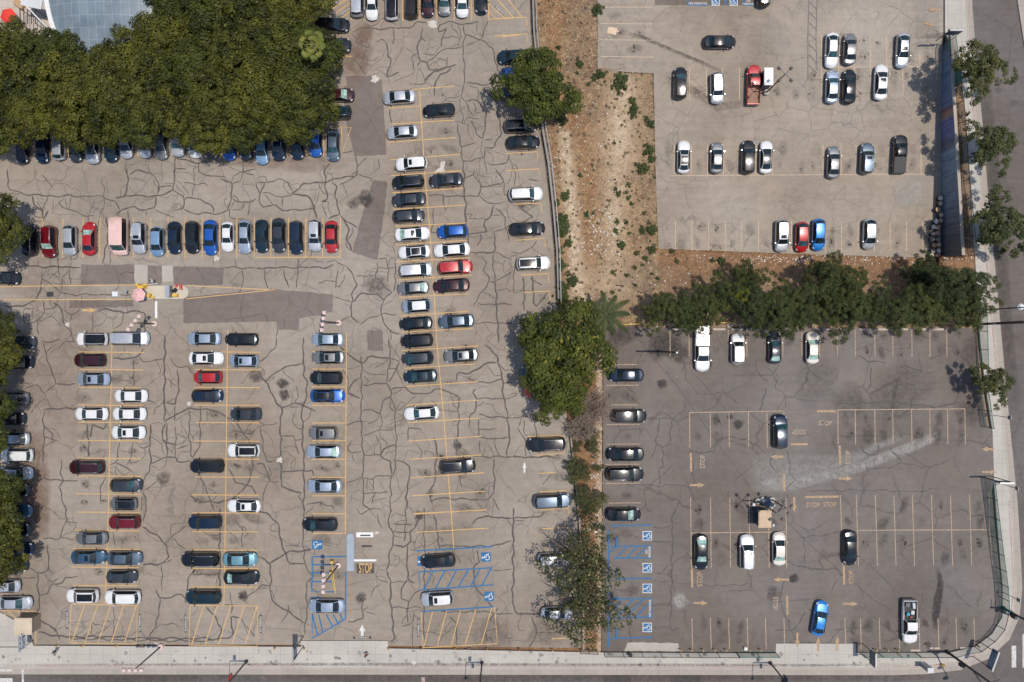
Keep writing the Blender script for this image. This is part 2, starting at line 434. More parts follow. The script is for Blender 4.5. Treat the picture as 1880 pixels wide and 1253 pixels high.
# worn red stretches painted along the kerb edge of the sidewalk
def ribbon(mb, pts, w, z=.01, drape=False, m=None, jit=0, wj=0):
    if jit:
        q = [pts[0]]
        for a, b in zip(pts, pts[1:]):
            n = max(1, int(math.hypot(b[0] - a[0], b[1] - a[1]) / 7))
            for i in range(1, n + 1):
                t = i / n; e = jit if i < n else 0
                q.append((a[0] + (b[0] - a[0]) * t + random.uniform(-e, e), a[1] + (b[1] - a[1]) * t + random.uniform(-e, e)))
        pts = q
    elif drape:
        q = [pts[0]]
        for a, b in zip(pts, pts[1:]):
            n = max(1, int(math.hypot(b[0] - a[0], b[1] - a[1]) / 20))
            q += [(a[0] + (b[0] - a[0]) * i / n, a[1] + (b[1] - a[1]) * i / n) for i in range(1, n + 1)]
        pts = q
    W = [P(x, y, (zt(x, y) if drape else 0) + z) for x, y in pts]
    vs = []; n = len(W)
    for i, p in enumerate(W):
        d = W[min(i + 1, n - 1)] - W[max(i - 1, 0)]; d.z = 0
        if d.length < 1e-6: d = Vector((1, 0, 0))
        d.normalize(); k = w / 2 * (1 + random.uniform(-wj, wj))
        if wj and i in (0, n - 1): k *= .35
        o = Vector((-d.y, d.x, 0)) * k
        vs += [p + o, p - o]
    mb.add(vs, [(2 * i, 2 * i + 1, 2 * i + 3, 2 * i + 2) for i in range(n - 1)], m)
mb = MB()
KR = offs(SW_OUT, -2.2)
def along(line, x0, x1):
    return [p for p in line if x0 <= p[0] <= x1]
ribbon(mb, [(66, 1222.6), (552, 1222.8)], .17, .034)
ribbon(mb, [(700, 1223.4), (1420, 1224.6)], .17, .034)
ribbon(mb, [(1600, 1224.8), (1700, 1223), (1760, 1216), (1806, 1197), (1841, 1165), (1856, 1129), (1861, 1080), (1857, 1000), (1852, 920)], .17, .034)
ribbon(mb, [(1833, 720), (1822, 600), (1811, 480), (1800, 370)], .2, .034)
ribbon(mb, [(1789, 230), (1777, 110)], .17, .034)
struct(mb.obj('kerb_paint', M['kerb_red']))
# asphalt repairs, concrete pads
def px(r, c, s):
    return [T(r, c, *map(float, p.split(','))) for p in s.split()]
def patch(name, poly, m, z=.001):
    q = []
    for a, b_ in zip(poly, poly[1:] + poly[:1]):
        n = max(1, int(math.hypot(b_[0] - a[0], b_[1] - a[1]) / 6))
        q += [(a[0] + (b_[0] - a[0]) * i / n + random.uniform(-.85, .85), a[1] + (b_[1] - a[1]) * i / n + random.uniform(-.85, .85)) for i in range(n)]
    return sheet(name, q, m, z)
patch('asphalt_repair', px(0, 1, '650,545 820,550 905,580 938,1115 710,1125 690,1040 650,900'), M['patch'])
patch('asphalt_repair', px(1, 1, '840,85 945,92 920,330 870,660 690,600 780,270'), M['patch'])
patch('asphalt_repair', px(1, 0, '580,690 965,690 965,835 580,835'), M['patch'])
patch('asphalt_repair', px(1, 0, '1062,695 1165,700 1165,832 1062,832'), M['patch'])
patch('asphalt_repair', px(1, 0, '1245,702 1610,712 1600,838 1245,832'), M['patch'])
patch('asphalt_repair', [(337, 546), (470, 533), (500, 531), (612, 541), (610, 573), (550, 585), (548, 607), (508, 605), (508, 591), (470, 591), (337, 594)], M['patch'])
patch('asphalt_repair', [(673, 607), (702, 607), (704, 645), (675, 643)], M['patch'])
patch('asphalt_repair', [(128, 552), (245, 551), (245, 563), (128, 566)], M['patch'])
patch('asphalt_repair', [(1202, -60), (1388, -60), (1388, 10), (1202, 10)], M['patch'], 0) if False else None
sheet('asphalt_repair', [(1202, -60), (1388, -60), (1388, 10), (1202, 10)], M['patch'], .004, True)
patch('road_repair', [(1109, 1239.5), (1158, 1239.5), (1158, 1300), (1109, 1300)], M['patch_dark'], -.094)
patch('road_repair', [(1231, 1239.5), (1285, 1239.5), (1285, 1300), (1231, 1300)], M['patch_dark'], -.094)
M['pad'] = concrete('pad_concrete', (.40, .37, .32), 0)
patch('concrete_pad', [(247, 487), (271, 487), (271, 518), (268, 521), (251, 521), (247, 517)], M['pad'], .006)
patch('concrete_pad', [(298, 488), (317.5, 488), (317.5, 517), (298, 517)], M['pad'], .006)
patch('concrete_pad', [(1152, 1180), (1246, 1181), (1247, 1196), (1146, 1196)], M['pad'], .006)
patch('concrete_pad', [(283, 1180), (298, 1180), (298, 1184), (283, 1184)], M['pad'], .006)
class SB_:
    def __init__(s): s.v = []; s.f = []; s.a = []
    def blot(s, cx, cy, r, al, z, drape=False, n=10, el=1.0, rot=0):
        o = len(s.v); zz = (zt(cx, cy) if drape else 0) + z; c = P(cx, cy, zz); s.v.append(c); s.a.append(al)
        for k_, q in ((.5, .85), (1.0, 0)):
            for i in range(n):
                t = 6.283 * i / n; rr = r * k_ * random.uniform(.75, 1.25); x, y = rr * math.cos(t) * el, rr * math.sin(t)
                dx, dy = x * math.cos(rot) - y * math.sin(rot), x * math.sin(rot) + y * math.cos(rot)
                s.v.append(c + Vector((dx, dy, dy * .0088 / S if drape else 0))); s.a.append(al * q)
        for i in range(n):
            j = (i + 1) % n; s.f += [(o, o + 1 + i, o + 1 + j), (o + 1 + i, o + 1 + n + i, o + 1 + n + j, o + 1 + j)]
    def soft(s, pts, w, al, z, drape=False):
        W = []; n = len(pts)
        q = [P(x, y, (zt(x, y) if drape else 0) + z) for x, y in pts]
        o = len(s.v); prof = ((-1, 0), (-.7, .7), (0, 1), (.7, .7), (1, 0))
        for i, p in enumerate(q):
            d = q[min(i + 1, n - 1)] - q[max(i - 1, 0)]; d.z = 0; d.normalize(); nn = Vector((-d.y, d.x, 0)); ww = w[i] if isinstance(w, list) else w
            for t, k_ in prof:
                s.v.append(p + nn * t * ww); s.a.append(al * k_ * (0 if i in (0, n - 1) else 1))
        s.f += [(o + 5 * i + j, o + 5 * i + j + 1, o + 5 * i + j + 6, o + 5 * i + j + 5) for i in range(n - 1) for j in range(4)]
    def obj(s, name, m):
        me = bpy.data.meshes.new(name); me.from_pydata([tuple(v) for v in s.v], [], s.f); me.materials.append(m)
        at = me.attributes.new('alpha', 'FLOAT', 'POINT'); at.data.foreach_set('value', s.a)
        if me.polygons[0].normal.z < 0: me.flip_normals()
        return struct(link(name, me))
sm = SB_()
sm.soft(px(2, 3, '-150,1040 -60,1000 60,975 220,950 420,925 560,900 700,850 820,800'), [1.8, 3.2, 3.4, 2.8, 2.0, 1.5, 1.1, .7], .6, .0024)
sm.soft(px(2, 3, '-140,1060 0,1050 180,1045 340,1012 520,975 700,915 900,835 1060,775 1170,725 1240,680'), [.9, 1.4, 1.3, 1.0, .9, .9, .9, .9, .7, .5], .85, .0027)
sm.soft(px(2, 3, '620,840 760,790 900,740 1000,715'), .6, .6, .0030)
sm.blot(*T(3, 2, 1205, 670), 1.5, 1.0, .0024)
sm.obj('cement_smear', stain_mat('cement_smear', (.33, .31, .28), 1.3, .30, .55))
sm = SB_(); sm.blot(1672, 350, 3.6, .8, .004, True); sm.blot(1690, 335, 2.0, .7, .005, True); sm.blot(1660, 365, 1.8, .6, .006, True)
sm.obj('cement_smear', stain_mat('pale_smear', (.42, .39, .35), 1.2, .35, .6))
st = SB_(); rs = random.Random(21); kz = 0
def baystain(cx, cy, ax, al=1.0, drape=False):
    global kz
    dx, dy = (1, 0) if ax == 'h' else (0, 1)
    for e in (-15, 15):
        if rs.random() < .55:
            X, Y0 = cx + dx * e + rs.gauss(0, 3), cy + dy * e + rs.gauss(0, 3)
            st.blot(X, Y0, rs.uniform(.4, 1.0), al * rs.uniform(.12, .34), .0016 + kz * 1.5e-6, drape, 9, rs.uniform(1.2, 2.4), (0 if ax == 'h' else 1.57) + rs.gauss(0, .25)); kz += 1
            for _ in range(rs.choice((0, 0, 1, 2, 3, 5))):
                st.blot(X + rs.gauss(0, 4), Y0 + rs.gauss(0, 3), rs.uniform(.06, .22), al * rs.uniform(.4, 1.0), .0016 + kz * 1.5e-6, drape, 7, rs.uniform(1, 2), rs.uniform(0, 3)); kz += 1
for i in range(14):
    y = 630 + 32.6 * i
    if y < 1100:
        for x in (172, 232, 380, 447): baystain(x, y, 'h')
        baystain(603, y, 'h')
for i in range(26): 
    y = 180 + 33 * i
    if y < 1000: baystain(735 + (y - 180) * .09, y, 'h'); baystain(800 + (y - 180) * .09, y - 5, 'h')
    if y < 1160: baystain(955 + (y - 180) * .075, y, 'h')
for x in range(62, 625, 31): baystain(x, 438, 'v')
for x in range(120, 600, 31): baystain(x, 268, 'v')
for x in range(660, 890, 31): baystain(x, 8, 'v')
for xs, y, al in ((range(1213, 1760, 34), 632, 1.3), (range(1285, 1440, 34), 790, 1.3), (range(1555, 1770, 34), 785, 1.3), (range(1285, 1440, 34), 946, 1.3), (range(1556, 1800, 34), 942, 1.4), (range(1286, 1440, 34), 1012, 1.4), (range(1560, 1810, 34), 1006, 1.4), (range(1255, 1440, 34), 1163, 1.5), (range(1566, 1800, 34), 1163, 1.5)):
    for x in xs: baystain(x, y, 'v', al)
for y in (655, 690, 727, 762, 798, 834, 870, 906, 943, 985, 1045, 1085, 1155): baystain(1140, y, 'h', 1.3)
for x in range(1225, 1690, 30): baystain(x, 435, 'v', .9, True); baystain(x, 292, 'v', .8, True)
for x in range(1250, 1710, 30): baystain(x, 155, 'v', .8, True)
for x in range(1525, 1710, 30): baystain(x, 92, 'v', .8, True)
for y in (28, 59, 90, 118): baystain(1150, y, 'h', .9, True)
st.soft([(1722, 1040), (1727, 1070), (1722, 1100), (1718, 1130), (1716, 1165)], [.3, .5, .7, .6, .4], 1.0, .0052)
st.soft([(1150, 58), (1180, 66), (1230, 88), (1290, 113), (1345, 138)], .55, .55, .004, True); st.soft([(1200, 130), (1260, 150), (1320, 190), (1400, 180)], 1.4, .35, .005, True)
for a_, b_, c_, d_ in ((1120, 625, 2.5, .5), (1150, 612, 2.2, .5), (1215, 632, 2.4, .8), (1245, 645, 2.0, .7), (1215, 705, .8, 1.2), (1298, 668, .9, 1.2), (1355, 780, .9, 1), (1340, 765, .5, 1.2), (1795, 640, 3, .35), (1500, 700, 4, .25), (1650, 710, 5, .3), (1560, 740, 3, .3), (1780, 760, 2.5, .4), (1456, 1063, .8, 1.2), (1420, 1090, 1.2, .5), (470, 690, 1.2, .6), (520, 705, 1.0, 1.0), (523, 725, .9, 1.0), (670, 365, 1.4, .9), (690, 525, 2, .5), (648, 375, 1, .6), (447, 1095, .9, 1.2), (663, 1098, .9, .8), (840, 818, .8, 1.0), (770, 948, .9, .8), (300, 880, 1.2, .6), (1000, 1160, 3, .3), (900, 1165, 4, .3)):
    st.blot(a_, b_, c_, d_, .0016 + kz * 1.5e-6); kz += 1
st.obj('oil_stains', stain_mat('oil_stain', (.045, .038, .035), 1.6, .30, .58))
st = SB_(); st.soft([(62, 780), (56, 840), (58, 900), (62, 950), (70, 1000)], [1.5, 2.6, 3.0, 2.6, 1.5], .75, .0013); st.soft([(320, 280), (440, 290), (560, 300), (640, 300)], [.6, 1.4, 1.6, .8], .4, .0013); st.soft([(648, 60), (660, 90), (650, 120), (640, 150)], 2.2, .6, .0013); st.blot(668, 62, 1.6, .7, .0014)
st.soft([(0, 470), (60, 500), (130, 560), (100, 650), (90, 760), (85, 900)], [3, 5, 6, 6, 5, 4], .25, .0012)
st.soft([(1215, 470), (1340, 472), (1480, 474), (1700, 482)], .9, .7, .01, True) if False else None
st.obj('rust_stains', stain_mat('rust_stain', (.17, .085, .055), .6, .25, .65))
def blob(cx, cy, r, n=18, ir=.25):
    a = [random.uniform(1 - ir, 1 + ir) for _ in range(n)]
    return [(cx + r * a[i] * math.cos(2 * math.pi * i / n), cy + r * a[i] * math.sin(2 * math.pi * i / n)) for i in range(n)]
M['spill'] = simple('white_spill', (.52, .48, .43), .8, vary=.2, scale=3)
for cx, cy, r in ((*T(0, 1, 855, 572), 7), (*T(0, 1, 1265, 175), 8), (*T(2, 0, 1360, 475), 4), (*T(1, 0, 485, 1120), 4), (*T(1, 0, 1555, 640), 5), (*T(2, 1, 172, 880), 5), (*T(3, 1, 868, 178), 3.6), (*T(3, 1, 1135, 1113), 4)):
    sheet('paint_spill', blob(cx, cy, r, 14, .4), M['spill'], .036 if cy > 1200 else .0105)
patch('paint_spill', px(0, 1, '1325,1165 1362,1160 1350,1205 1360,1238 1280,1236 1325,1200'), M['spill'], .0105)

# ------------------------------------------------------------------ sealed cracks
def curve(pts, step=5.0, jit=.5):
    if len(pts) < 2: return pts
    q = [pts[0]] + list(pts) + [pts[-1]]; out = []
    for i in range(1, len(q) - 2):
        p0, p1, p2, p3 = q[i - 1], q[i], q[i + 1], q[i + 2]; n = max(2, int(math.hypot(p2[0] - p1[0], p2[1] - p1[1]) / step))
        for k_ in range(n):
            t = k_ / n; f = lambda a, b, c, d: .5 * (2 * b + (c - a) * t + (2 * a - 5 * b + 4 * c - d) * t * t + (3 * b - a - 3 * c + d) * t ** 3)
            j = jit if k_ else 0
            out.append((.55 * f(p0[0], p1[0], p2[0], p3[0]) + .45 * (p1[0] + (p2[0] - p1[0]) * t) + random.uniform(-j, j), .55 * f(p0[1], p1[1], p2[1], p3[1]) + .45 * (p1[1] + (p2[1] - p1[1]) * t) + random.uniform(-j, j)))
    out.append(pts[-1])
    ph = [random.uniform(0, 6.28) for _ in range(4)]; am = 1.1 if jit else 0; res = []; L = 0; n = len(out)
    for i, (x, y) in enumerate(out):
        if i: L += math.hypot(x - out[i - 1][0], y - out[i - 1][1])
        e = min(1, i / 3, (n - 1 - i) / 3) * am
        res.append((x + e * (math.sin(L / 4.2 + ph[0]) + .8 * math.sin(L / 9 + ph[1])), y + e * (math.sin(L / 4.7 + ph[2]) + .8 * math.sin(L / 8 + ph[3]))))
    return res
CR = {
(0,1): "690,235 760,205 870,205 940,215 985,200 1100,200 1160,165 1240,160;985,205 992,260 980,320;680,240 720,270 730,310 800,345 820,325;800,345 770,430 740,465 700,425;740,465 790,545;940,310 945,390 970,420 965,480 930,555 1030,520;1200,200 1190,270 1220,300;1190,270 1160,340 1165,400 1180,440 1230,450 1250,500 1320,500;1160,385 1120,410 1130,470 1140,520;1165,490 1200,530 1210,590 1150,610 1100,605;1210,590 1270,520 1330,500 1440,465;1280,690 1290,580 1370,520 1400,490;1330,340 1340,260 1375,205 1310,230 1320,180 1420,155 1490,180 1600,155;1300,400 1200,385;1300,400 1330,365 1480,340;1490,180 1500,260 1490,340 1500,600 1470,690 1510,740 1560,840;1500,250 1610,285 1700,350 1720,430 1730,500 1770,540;1620,285 1665,150;1510,590 1620,610 1720,600 1790,600;1640,630 1680,700 1740,740 1740,820 1760,950 1710,1060 1640,1065;1470,690 1390,710 1330,740;1510,730 1590,720 1640,790 1650,820 1635,1000 1590,970 1560,900 1545,870;1450,880 1455,950 1475,1050 1580,1025;1475,1050 1490,1250;1450,870 1500,890 1520,855 1610,855;1480,1160 1640,1135 1645,1065;1640,1135 1660,1250;620,1100 700,1085;720,1110 730,1250;730,1200 800,1130;490,1190 500,1250;530,1170 495,1230;880,1140 890,1200 870,1220;960,780 975,890;1590,720 1600,640;1370,440 1300,415;1380,410 1370,480;1180,440 1160,480;1230,450 1300,400;1700,1000 1640,1010;1820,1100 1800,1170 1740,1190 1660,1170",
(0,0): "900,1165 905,1250;1258,1130 1255,1253;1265,1140 1340,1155 1420,1170 1520,1165;1425,1170 1430,1250;1745,1170 1750,1253;950,1250 990,1220 1060,1250;1255,1210 1340,1218;1840,1215 1740,1240",
(1,0): "50,0 60,80 70,150 200,185 400,198 720,200 830,240 860,295;910,0 920,90 895,190 830,215;925,50 980,10 1060,30 1120,60 1140,100 1135,190;890,195 1150,195 1240,150 1255,0;1140,170 1150,130 1240,125;1240,150 1330,220 1310,285 1260,300;1120,195 1110,280 1050,300 960,275 880,295 835,330;920,295 925,360;1050,300 1050,350;1110,290 1180,330 1260,350;1310,285 1390,320 1500,325 1590,320 1645,290 1660,180 1665,110 1650,100 1580,70;1330,220 1360,205 1460,230 1540,290 1530,320;1320,100 1400,115 1470,105 1490,125;1400,115 1380,200;1425,0 1440,35 1520,50 1620,60;1665,100 1680,50 1740,25 1745,0;1740,25 1830,45;1665,110 1730,90 1740,25;1670,210 1700,235 1790,245 1840,215;1795,245 1780,340;1650,290 1650,350 1760,360;750,205 745,290 715,340 710,420;230,195 250,260 300,310 310,360 350,300;345,205 300,310;310,355 250,345 245,380 330,370;420,235 450,280 520,300 600,335 680,340;630,340 635,380;760,345 770,410 775,490 760,580 735,680;185,660 195,700 580,710;415,580 420,700 430,780;305,730 300,800 360,815 420,880 500,905 620,905 790,905 950,905;300,800 270,930 160,990 30,985;310,950 320,1010 290,1080 190,1115;385,960 400,1000 320,1010;385,960 440,1010 460,1100 510,1180 530,1250;440,1000 510,1050 580,1010;515,1050 505,1100;700,1030 760,1010 900,1035 1035,1030 1045,1200;890,1040 870,1120 820,1150;665,1040 660,1170;270,1090 275,1200;1740,720 1745,830 1720,890;1610,710 1840,715;1530,650 1535,700;1180,1190 1190,1250;1690,650 1700,710;500,710 510,830;270,640 275,700;500,730 440,800 450,880",
(1,1): "0,90 10,170 30,180 25,240 60,280 120,260 190,295 300,300 420,285;15,100 60,100 40,150 30,180;60,100 180,80 235,100 260,180 190,210 120,180 40,175;260,180 340,110 430,105 600,70 720,45 725,0;430,110 440,95;260,180 370,200 410,260 425,290 435,360;190,210 185,270;490,0 500,110 515,220 465,235 520,235;545,100 580,125 565,200 590,270 600,320 520,360;730,40 820,70 830,95;600,120 720,50;600,330 640,370 730,425;620,350 660,420 655,500 690,590;640,520 655,560 700,600;0,715 300,710 500,710 560,690;60,720 75,840 90,860;200,720 210,790 240,860;300,640 305,710 290,860;590,730 570,860;650,700 700,770 720,830 690,900 695,960 680,1060 740,1110;680,1060 640,1080 600,1100;560,920 690,960;870,670 880,710 1010,715;880,710 860,770 930,850 970,890 920,940 900,1050 930,1130 990,1180 1040,1190;850,770 720,770;890,1050 790,1090 750,1120;920,940 850,900 760,900 700,960;1000,670 1005,780 990,890;930,640 950,700 945,820;1490,0 1500,200 1510,390 1530,560;1490,80 1560,40 1570,0;1560,40 1610,110 1600,190 1490,200 1240,190;1610,130 1720,120 1780,90 1720,0;1780,90 1790,190 1840,180;1600,190 1660,240 1710,260 1790,235;1710,260 1690,330 1630,410 1660,450 1530,470;1700,460 1790,430 1840,400;1790,340 1800,430 1820,520;1720,280 1790,350;1615,460 1610,520 1590,560;1710,460 1715,600 1540,600;1710,600 1840,655;1620,620 1650,680 1640,730 1680,800 1640,860 1560,990;1710,600 1700,700 1720,810 1680,810;1720,810 1840,740;1720,810 1730,1000 1745,1253;1600,960 1620,975 1840,975;1570,1110 1840,1110;1510,330 1560,325 1540,350 1600,365;1275,280 1270,400 1260,450 1300,460;1340,180 1365,310;1730,880 1800,860 1840,890;140,1220 160,1150;650,700 560,660 500,680;940,640 880,650",
(2,0): "300,30 400,25 430,10;310,40 330,110 405,330 550,335;330,110 380,60;400,335 330,390;160,370 270,345 330,415;315,515 560,510;315,515 315,640 375,690 370,730;315,640 310,900;315,715 420,745;420,90 460,35 550,30;810,150 930,150 1000,130 1030,80;1000,130 1030,175 1180,150;1185,0 1180,600;1225,145 1270,215 1350,205;1275,225 1285,330 1260,470 1180,470;960,150 965,350;1260,490 1250,600;1180,605 1250,560 1360,515 1480,515 1600,550 1700,620 1790,750 1820,900 1780,1050 1700,1140 1580,1185 1450,1180 1370,1140;1200,610 1160,680 1190,755 1270,770;1085,620 1075,760 1085,900 1050,1000 1020,1060;1090,905 1200,860 1260,865 1270,890 1370,890;1200,620 1200,860;1260,640 1260,870;1360,530 1360,680 1365,770 1380,870 1430,790 1440,640 1440,490;1360,770 1280,800;1000,785 1040,800 1075,770;625,620 640,860;770,620 740,665 670,620 650,720;860,750 850,830 825,900 790,915;825,900 900,930 960,970;955,750 940,900 1000,890;760,1010 725,1060 725,1170 770,1175;440,880 435,960 455,1030 425,1080 450,1170 480,1250;455,1030 300,1010;455,1030 560,1030;1430,980 1490,1110 1540,1253;1020,1110 1050,1160 1050,1253;1020,1150 1015,1253;1640,940 1680,1000 1690,1040 1810,1070 1840,1130;1690,670 1700,740;1660,660 1730,680 1790,695 1840,660;1185,300 1220,300 1230,370;1060,450 1120,470;1350,200 1390,270",
(2,1): "5,230 60,310 180,520 175,610 180,1020 200,1080 330,1120;60,320 210,210 340,190;30,180 130,80 150,0;340,0 345,280 370,310 350,470 330,515 335,720 345,950 345,1253;180,510 260,475 340,490 430,530;0,650 160,610;180,705 265,710 285,740 335,730;280,745 305,840;30,650 50,770 80,890 160,880;0,910 60,910 100,1030 170,1035;100,1030 60,1100 50,1180;180,965 345,960 400,950 415,1000;600,65 700,150 755,180 830,140 960,150;755,130 760,350 755,620 770,850 770,1150 780,1200 830,1250;750,290 700,320 660,390 750,440;770,345 930,330 970,380 960,430 910,470 895,550 830,520 765,525;955,0 965,140 940,320;965,150 1030,170 1010,200 1005,250 950,320;950,230 1010,225 1055,340;970,375 1060,350 1120,400 1210,405 1290,375 1360,380 1460,430;960,420 1000,510 1000,640 1010,770 1000,880 990,1000 970,1010 965,1253;895,550 910,600 900,660 990,665;1010,540 1060,580 1000,610;900,660 770,705;1000,770 920,800 900,850 960,890 975,990;770,845 900,845;860,700 890,770 900,840;1000,880 1090,910 1110,930 1090,1060 1080,1240;990,1000 880,990 840,1020 770,1010;845,1020 845,1110;770,1120 950,1110;860,1120 830,1200;650,400 740,435;640,640 700,605 790,605;690,740 660,790 690,830 760,820;690,830 700,890;640,1040 690,1035 760,1000;1640,50 1730,130 1770,300 1780,430 1810,580 1820,730 1800,850;1730,180 1640,195 1530,260 1450,260 1440,310;1770,330 1840,325;1590,320 1650,325 1770,300;1460,430 1450,720 1440,840;1580,370 1560,400 1580,440 1580,500 1540,580 1530,650;1580,440 1770,440 1840,430;1600,550 1700,570 1840,580;1600,590 1610,720 1810,720;1600,660 1730,655;1100,640 1090,740;1095,650 1190,660;1280,720 1300,790 1290,920 1290,1020 1250,1110 1265,1190 1310,1155 1690,1155 1710,870;1610,740 1610,830;1560,855 1840,860;1700,1150 1750,1250;360,1200 420,1190 540,1205 560,1240;1455,980 1480,1080;1150,760 1190,820 1180,880;970,450 960,500 1000,540",
(3,0): "475,0 470,100 440,180 435,215 310,220;435,215 540,230;470,100 560,105;345,260 345,440 265,465 210,430;345,440 390,470;270,470 275,600 285,640 270,780 300,810 400,880 430,950;110,490 160,505 265,500;285,630 350,610 370,550 440,540 470,505 560,490;370,540 420,505;270,890 450,925 800,925 1000,935 1500,940 1650,935 1670,900 1660,790 1720,790;500,940 760,945 1240,955 1540,955;1025,135 1110,190 1190,260 1200,310 1220,350 1150,400 1020,410;1190,255 1240,200 1350,120;1240,215 1330,300;1160,410 1165,600;1050,0 1030,100;1120,580 1150,650 1310,625 1340,690;1150,650 1135,800 1070,930;1345,600 1350,520 1400,440 1390,480 1580,470;1580,0 1580,580;1740,130 1740,290;1690,80 1740,150;1480,710 1550,790 1590,860 1565,960;1730,790 1830,930;1650,600 1670,740;820,700 815,920;665,790 655,920;810,170 830,285;1750,640 1840,600;1600,700 1680,690 1660,760;380,860 430,930",
(3,1): "0,25 80,40 150,110 190,270 210,340 250,395 350,400;100,395 230,320 400,300;20,350 100,395 105,600 130,680 240,750 330,820 350,820;350,0 340,230 350,400 410,490 365,540 365,740 350,910;0,600 30,560 100,560;230,690 240,740 180,820;720,0 760,50 830,0 900,15;870,40 880,90 910,150;980,0 950,90 980,180 985,260 960,340 940,450;985,265 1060,280 1110,240 1110,170 1150,120 1170,70;980,115 1120,120;1070,0 1080,110 1065,240;1090,270 1090,500 1140,540;1110,240 1150,250;985,170 1110,180;940,450 965,540 970,700 985,850 995,940 960,960;860,480 880,510 950,540;970,535 1080,530;1090,510 1060,560 1040,650 1090,660 1090,830;1090,690 1140,610 1190,590;970,715 1090,715 1190,715;1040,850 1130,830 1130,740;1130,830 1120,1000;1210,0 1210,430 1205,590;1280,50 1310,220 1320,300;770,630 760,740 770,790 690,820 660,815;760,740 810,710;770,740 860,765;900,545 840,590 825,650;1550,120 1610,65 1840,75;1590,300 1600,380 1570,420 1575,570 1640,640 1700,710;1310,270 1680,275 1840,235;1700,445 1790,450 1840,435;1320,740 1500,750 1570,740 1740,760 1840,760;1390,780 1440,840 1440,980;1740,720 1650,850 1660,960;1200,600 1210,990;885,445 940,450",
(3,2): "10,0 10,430 15,740 200,765;140,780 180,900 120,1005;180,900 350,885;0,75 190,60 240,25",
(2,2): "0,580 90,570 150,550;85,590 90,690 125,710;160,600 180,710;40,650 90,740 100,860;0,860 310,860;280,980 220,1060;0,430 40,400",
(1,2): "20,0 20,130;120,70 190,90;20,400 150,350 50,270 160,260;0,600 100,600 170,530 180,520;80,780 90,1020;140,770 170,990 250,890;130,790 220,840;20,700 10,900",
}
CRD = {
(2,2): "970,585 1150,580 1230,540 1250,460;1240,180 1260,300 1340,405 1540,395 1660,340;1060,590 1040,770 1130,770 1150,580;820,1055 1060,1065 1200,1060 1300,1090;1080,800 1090,930 1060,950 1060,1065;1215,1070 1210,1160 1180,1250;1300,900 1310,1080;1280,820 1450,825 1470,740 1560,715 1700,740 1830,830;1750,150 1760,250 1840,310;1830,360 1780,530;1110,240 1160,320;1040,770 1000,880",
(2,3): "0,220 70,290 50,360 110,400 130,510;640,130 730,170 860,185;300,1105 500,1100 830,1100 1050,1110 1230,1080;660,780 720,845 790,830 790,770;720,850 700,970 670,1070;700,940 860,940 960,905 1190,940;870,790 960,890;130,810 160,900 160,980 190,1030 120,1090;940,205 1110,240;740,210 740,300 710,400;500,480 900,465 1100,490 1230,500 1420,450;50,820 20,900 45,960;810,150 820,90 1000,80 1040,20;1160,160 1240,120 1220,80;1080,100 1100,260;800,340 1040,340 1070,420;1080,380 1190,370",
(3,3): "220,210 400,200 480,170 640,165;260,210 265,400;140,380 220,420 330,440 480,440 540,490;50,880 180,875 270,750;470,880 560,860 740,880 770,960;1110,610 1085,790;1370,0 1460,50 1550,50;1280,700 1300,900;500,520 440,620",
(3,2): "1180,0 1150,60 1155,200 1140,850 1190,860;1010,140 1150,135;1010,240 1150,240;1010,520 1270,545 1500,560 1700,545;1010,860 1140,860;860,500 865,620;1040,480 1280,310",
}
mb = MB(); k = 0
CRP = []; CRP2 = []
for key, s in CR.items():
    for line in s.split(';'):
        pts = px(*key, line); k += 1
        L = sum(math.hypot(b[0] - a[0], b[1] - a[1]) for a, b in zip(pts, pts[1:]))
        w = random.uniform(.11, .17) if L < 60 else random.uniform(.14, .24)
        ribbon(mb, curve(pts, 5, .45), w, .0045 + k * 4e-6, wj=.28)
        CRP += curve(pts, 4, 0)
# finer cracks that leave one sealed crack and run on until they meet another
cells = {}
def near(x, y, d, skip=None):
    for gx in (-1, 0, 1):
        for gy in (-1, 0, 1):
            for p in cells.get((int(x // 8) + gx, int(y // 8) + gy), ()):
                if (p[0] - x) ** 2 + (p[1] - y) ** 2 < d * d and p[2] != skip: return True
    return False
def put_(pts, id_):
    for x, y in pts: cells.setdefault((int(x // 8), int(y // 8)), []).append((x, y, id_))
put_(CRP, 0)
rc = random.Random(31); made = 0
mb2 = MB()
for t_ in range(2600):
    x, y = rc.choice(CRP) if rc.random() < .8 or made < 30 else rc.choice(CRP2)
    th = rc.uniform(0, 6.283); q = [(x, y)]; hit = False; ln = rc.uniform(18, 60)
    for s_ in range(24):
        th += rc.gauss(0, .24)
        if rc.random() < .12: th += rc.choice((-.8, .8))
        x += 4 * math.cos(th); y += 4 * math.sin(th); q.append((x, y))
        if s_ >= 4 and near(x, y, 4.5, -t_ - 1): hit = True; break
        if s_ > 1 and s_ < 4 and near(x, y, 4.0): break
        if s_ * 4 > ln: break
    if len(q) < 5 or not (inpoly(*q[-1], LOT_L) and inpoly(*q[0], LOT_L) and 5 < x < 1050 and y > 5): continue
    if not hit and rc.random() < .65: continue
    if x < 620 and y < 270: continue
    put_(q[2:], -t_ - 1); CRP2 += q[3:]; made += 1
    ribbon(mb2, q, rc.choice((.06, .07, .09, .11, .13)), .0049 + made * 3e-6, jit=.6, wj=.4)
    if made > 430: break
print('fine cracks', made)
struct(mb2.obj('fine_cracks', M['sealant_fine']))
struct(mb.obj('crack_sealant', M['sealant']))
mb = MB(); k = 0
for key, s in CRD.items():
    for line in s.split(';'):
        k += 1; ribbon(mb, curve(px(*key, line), 4, .7), random.uniform(.09, .17), .0045 + k * 5e-6, wj=.5)
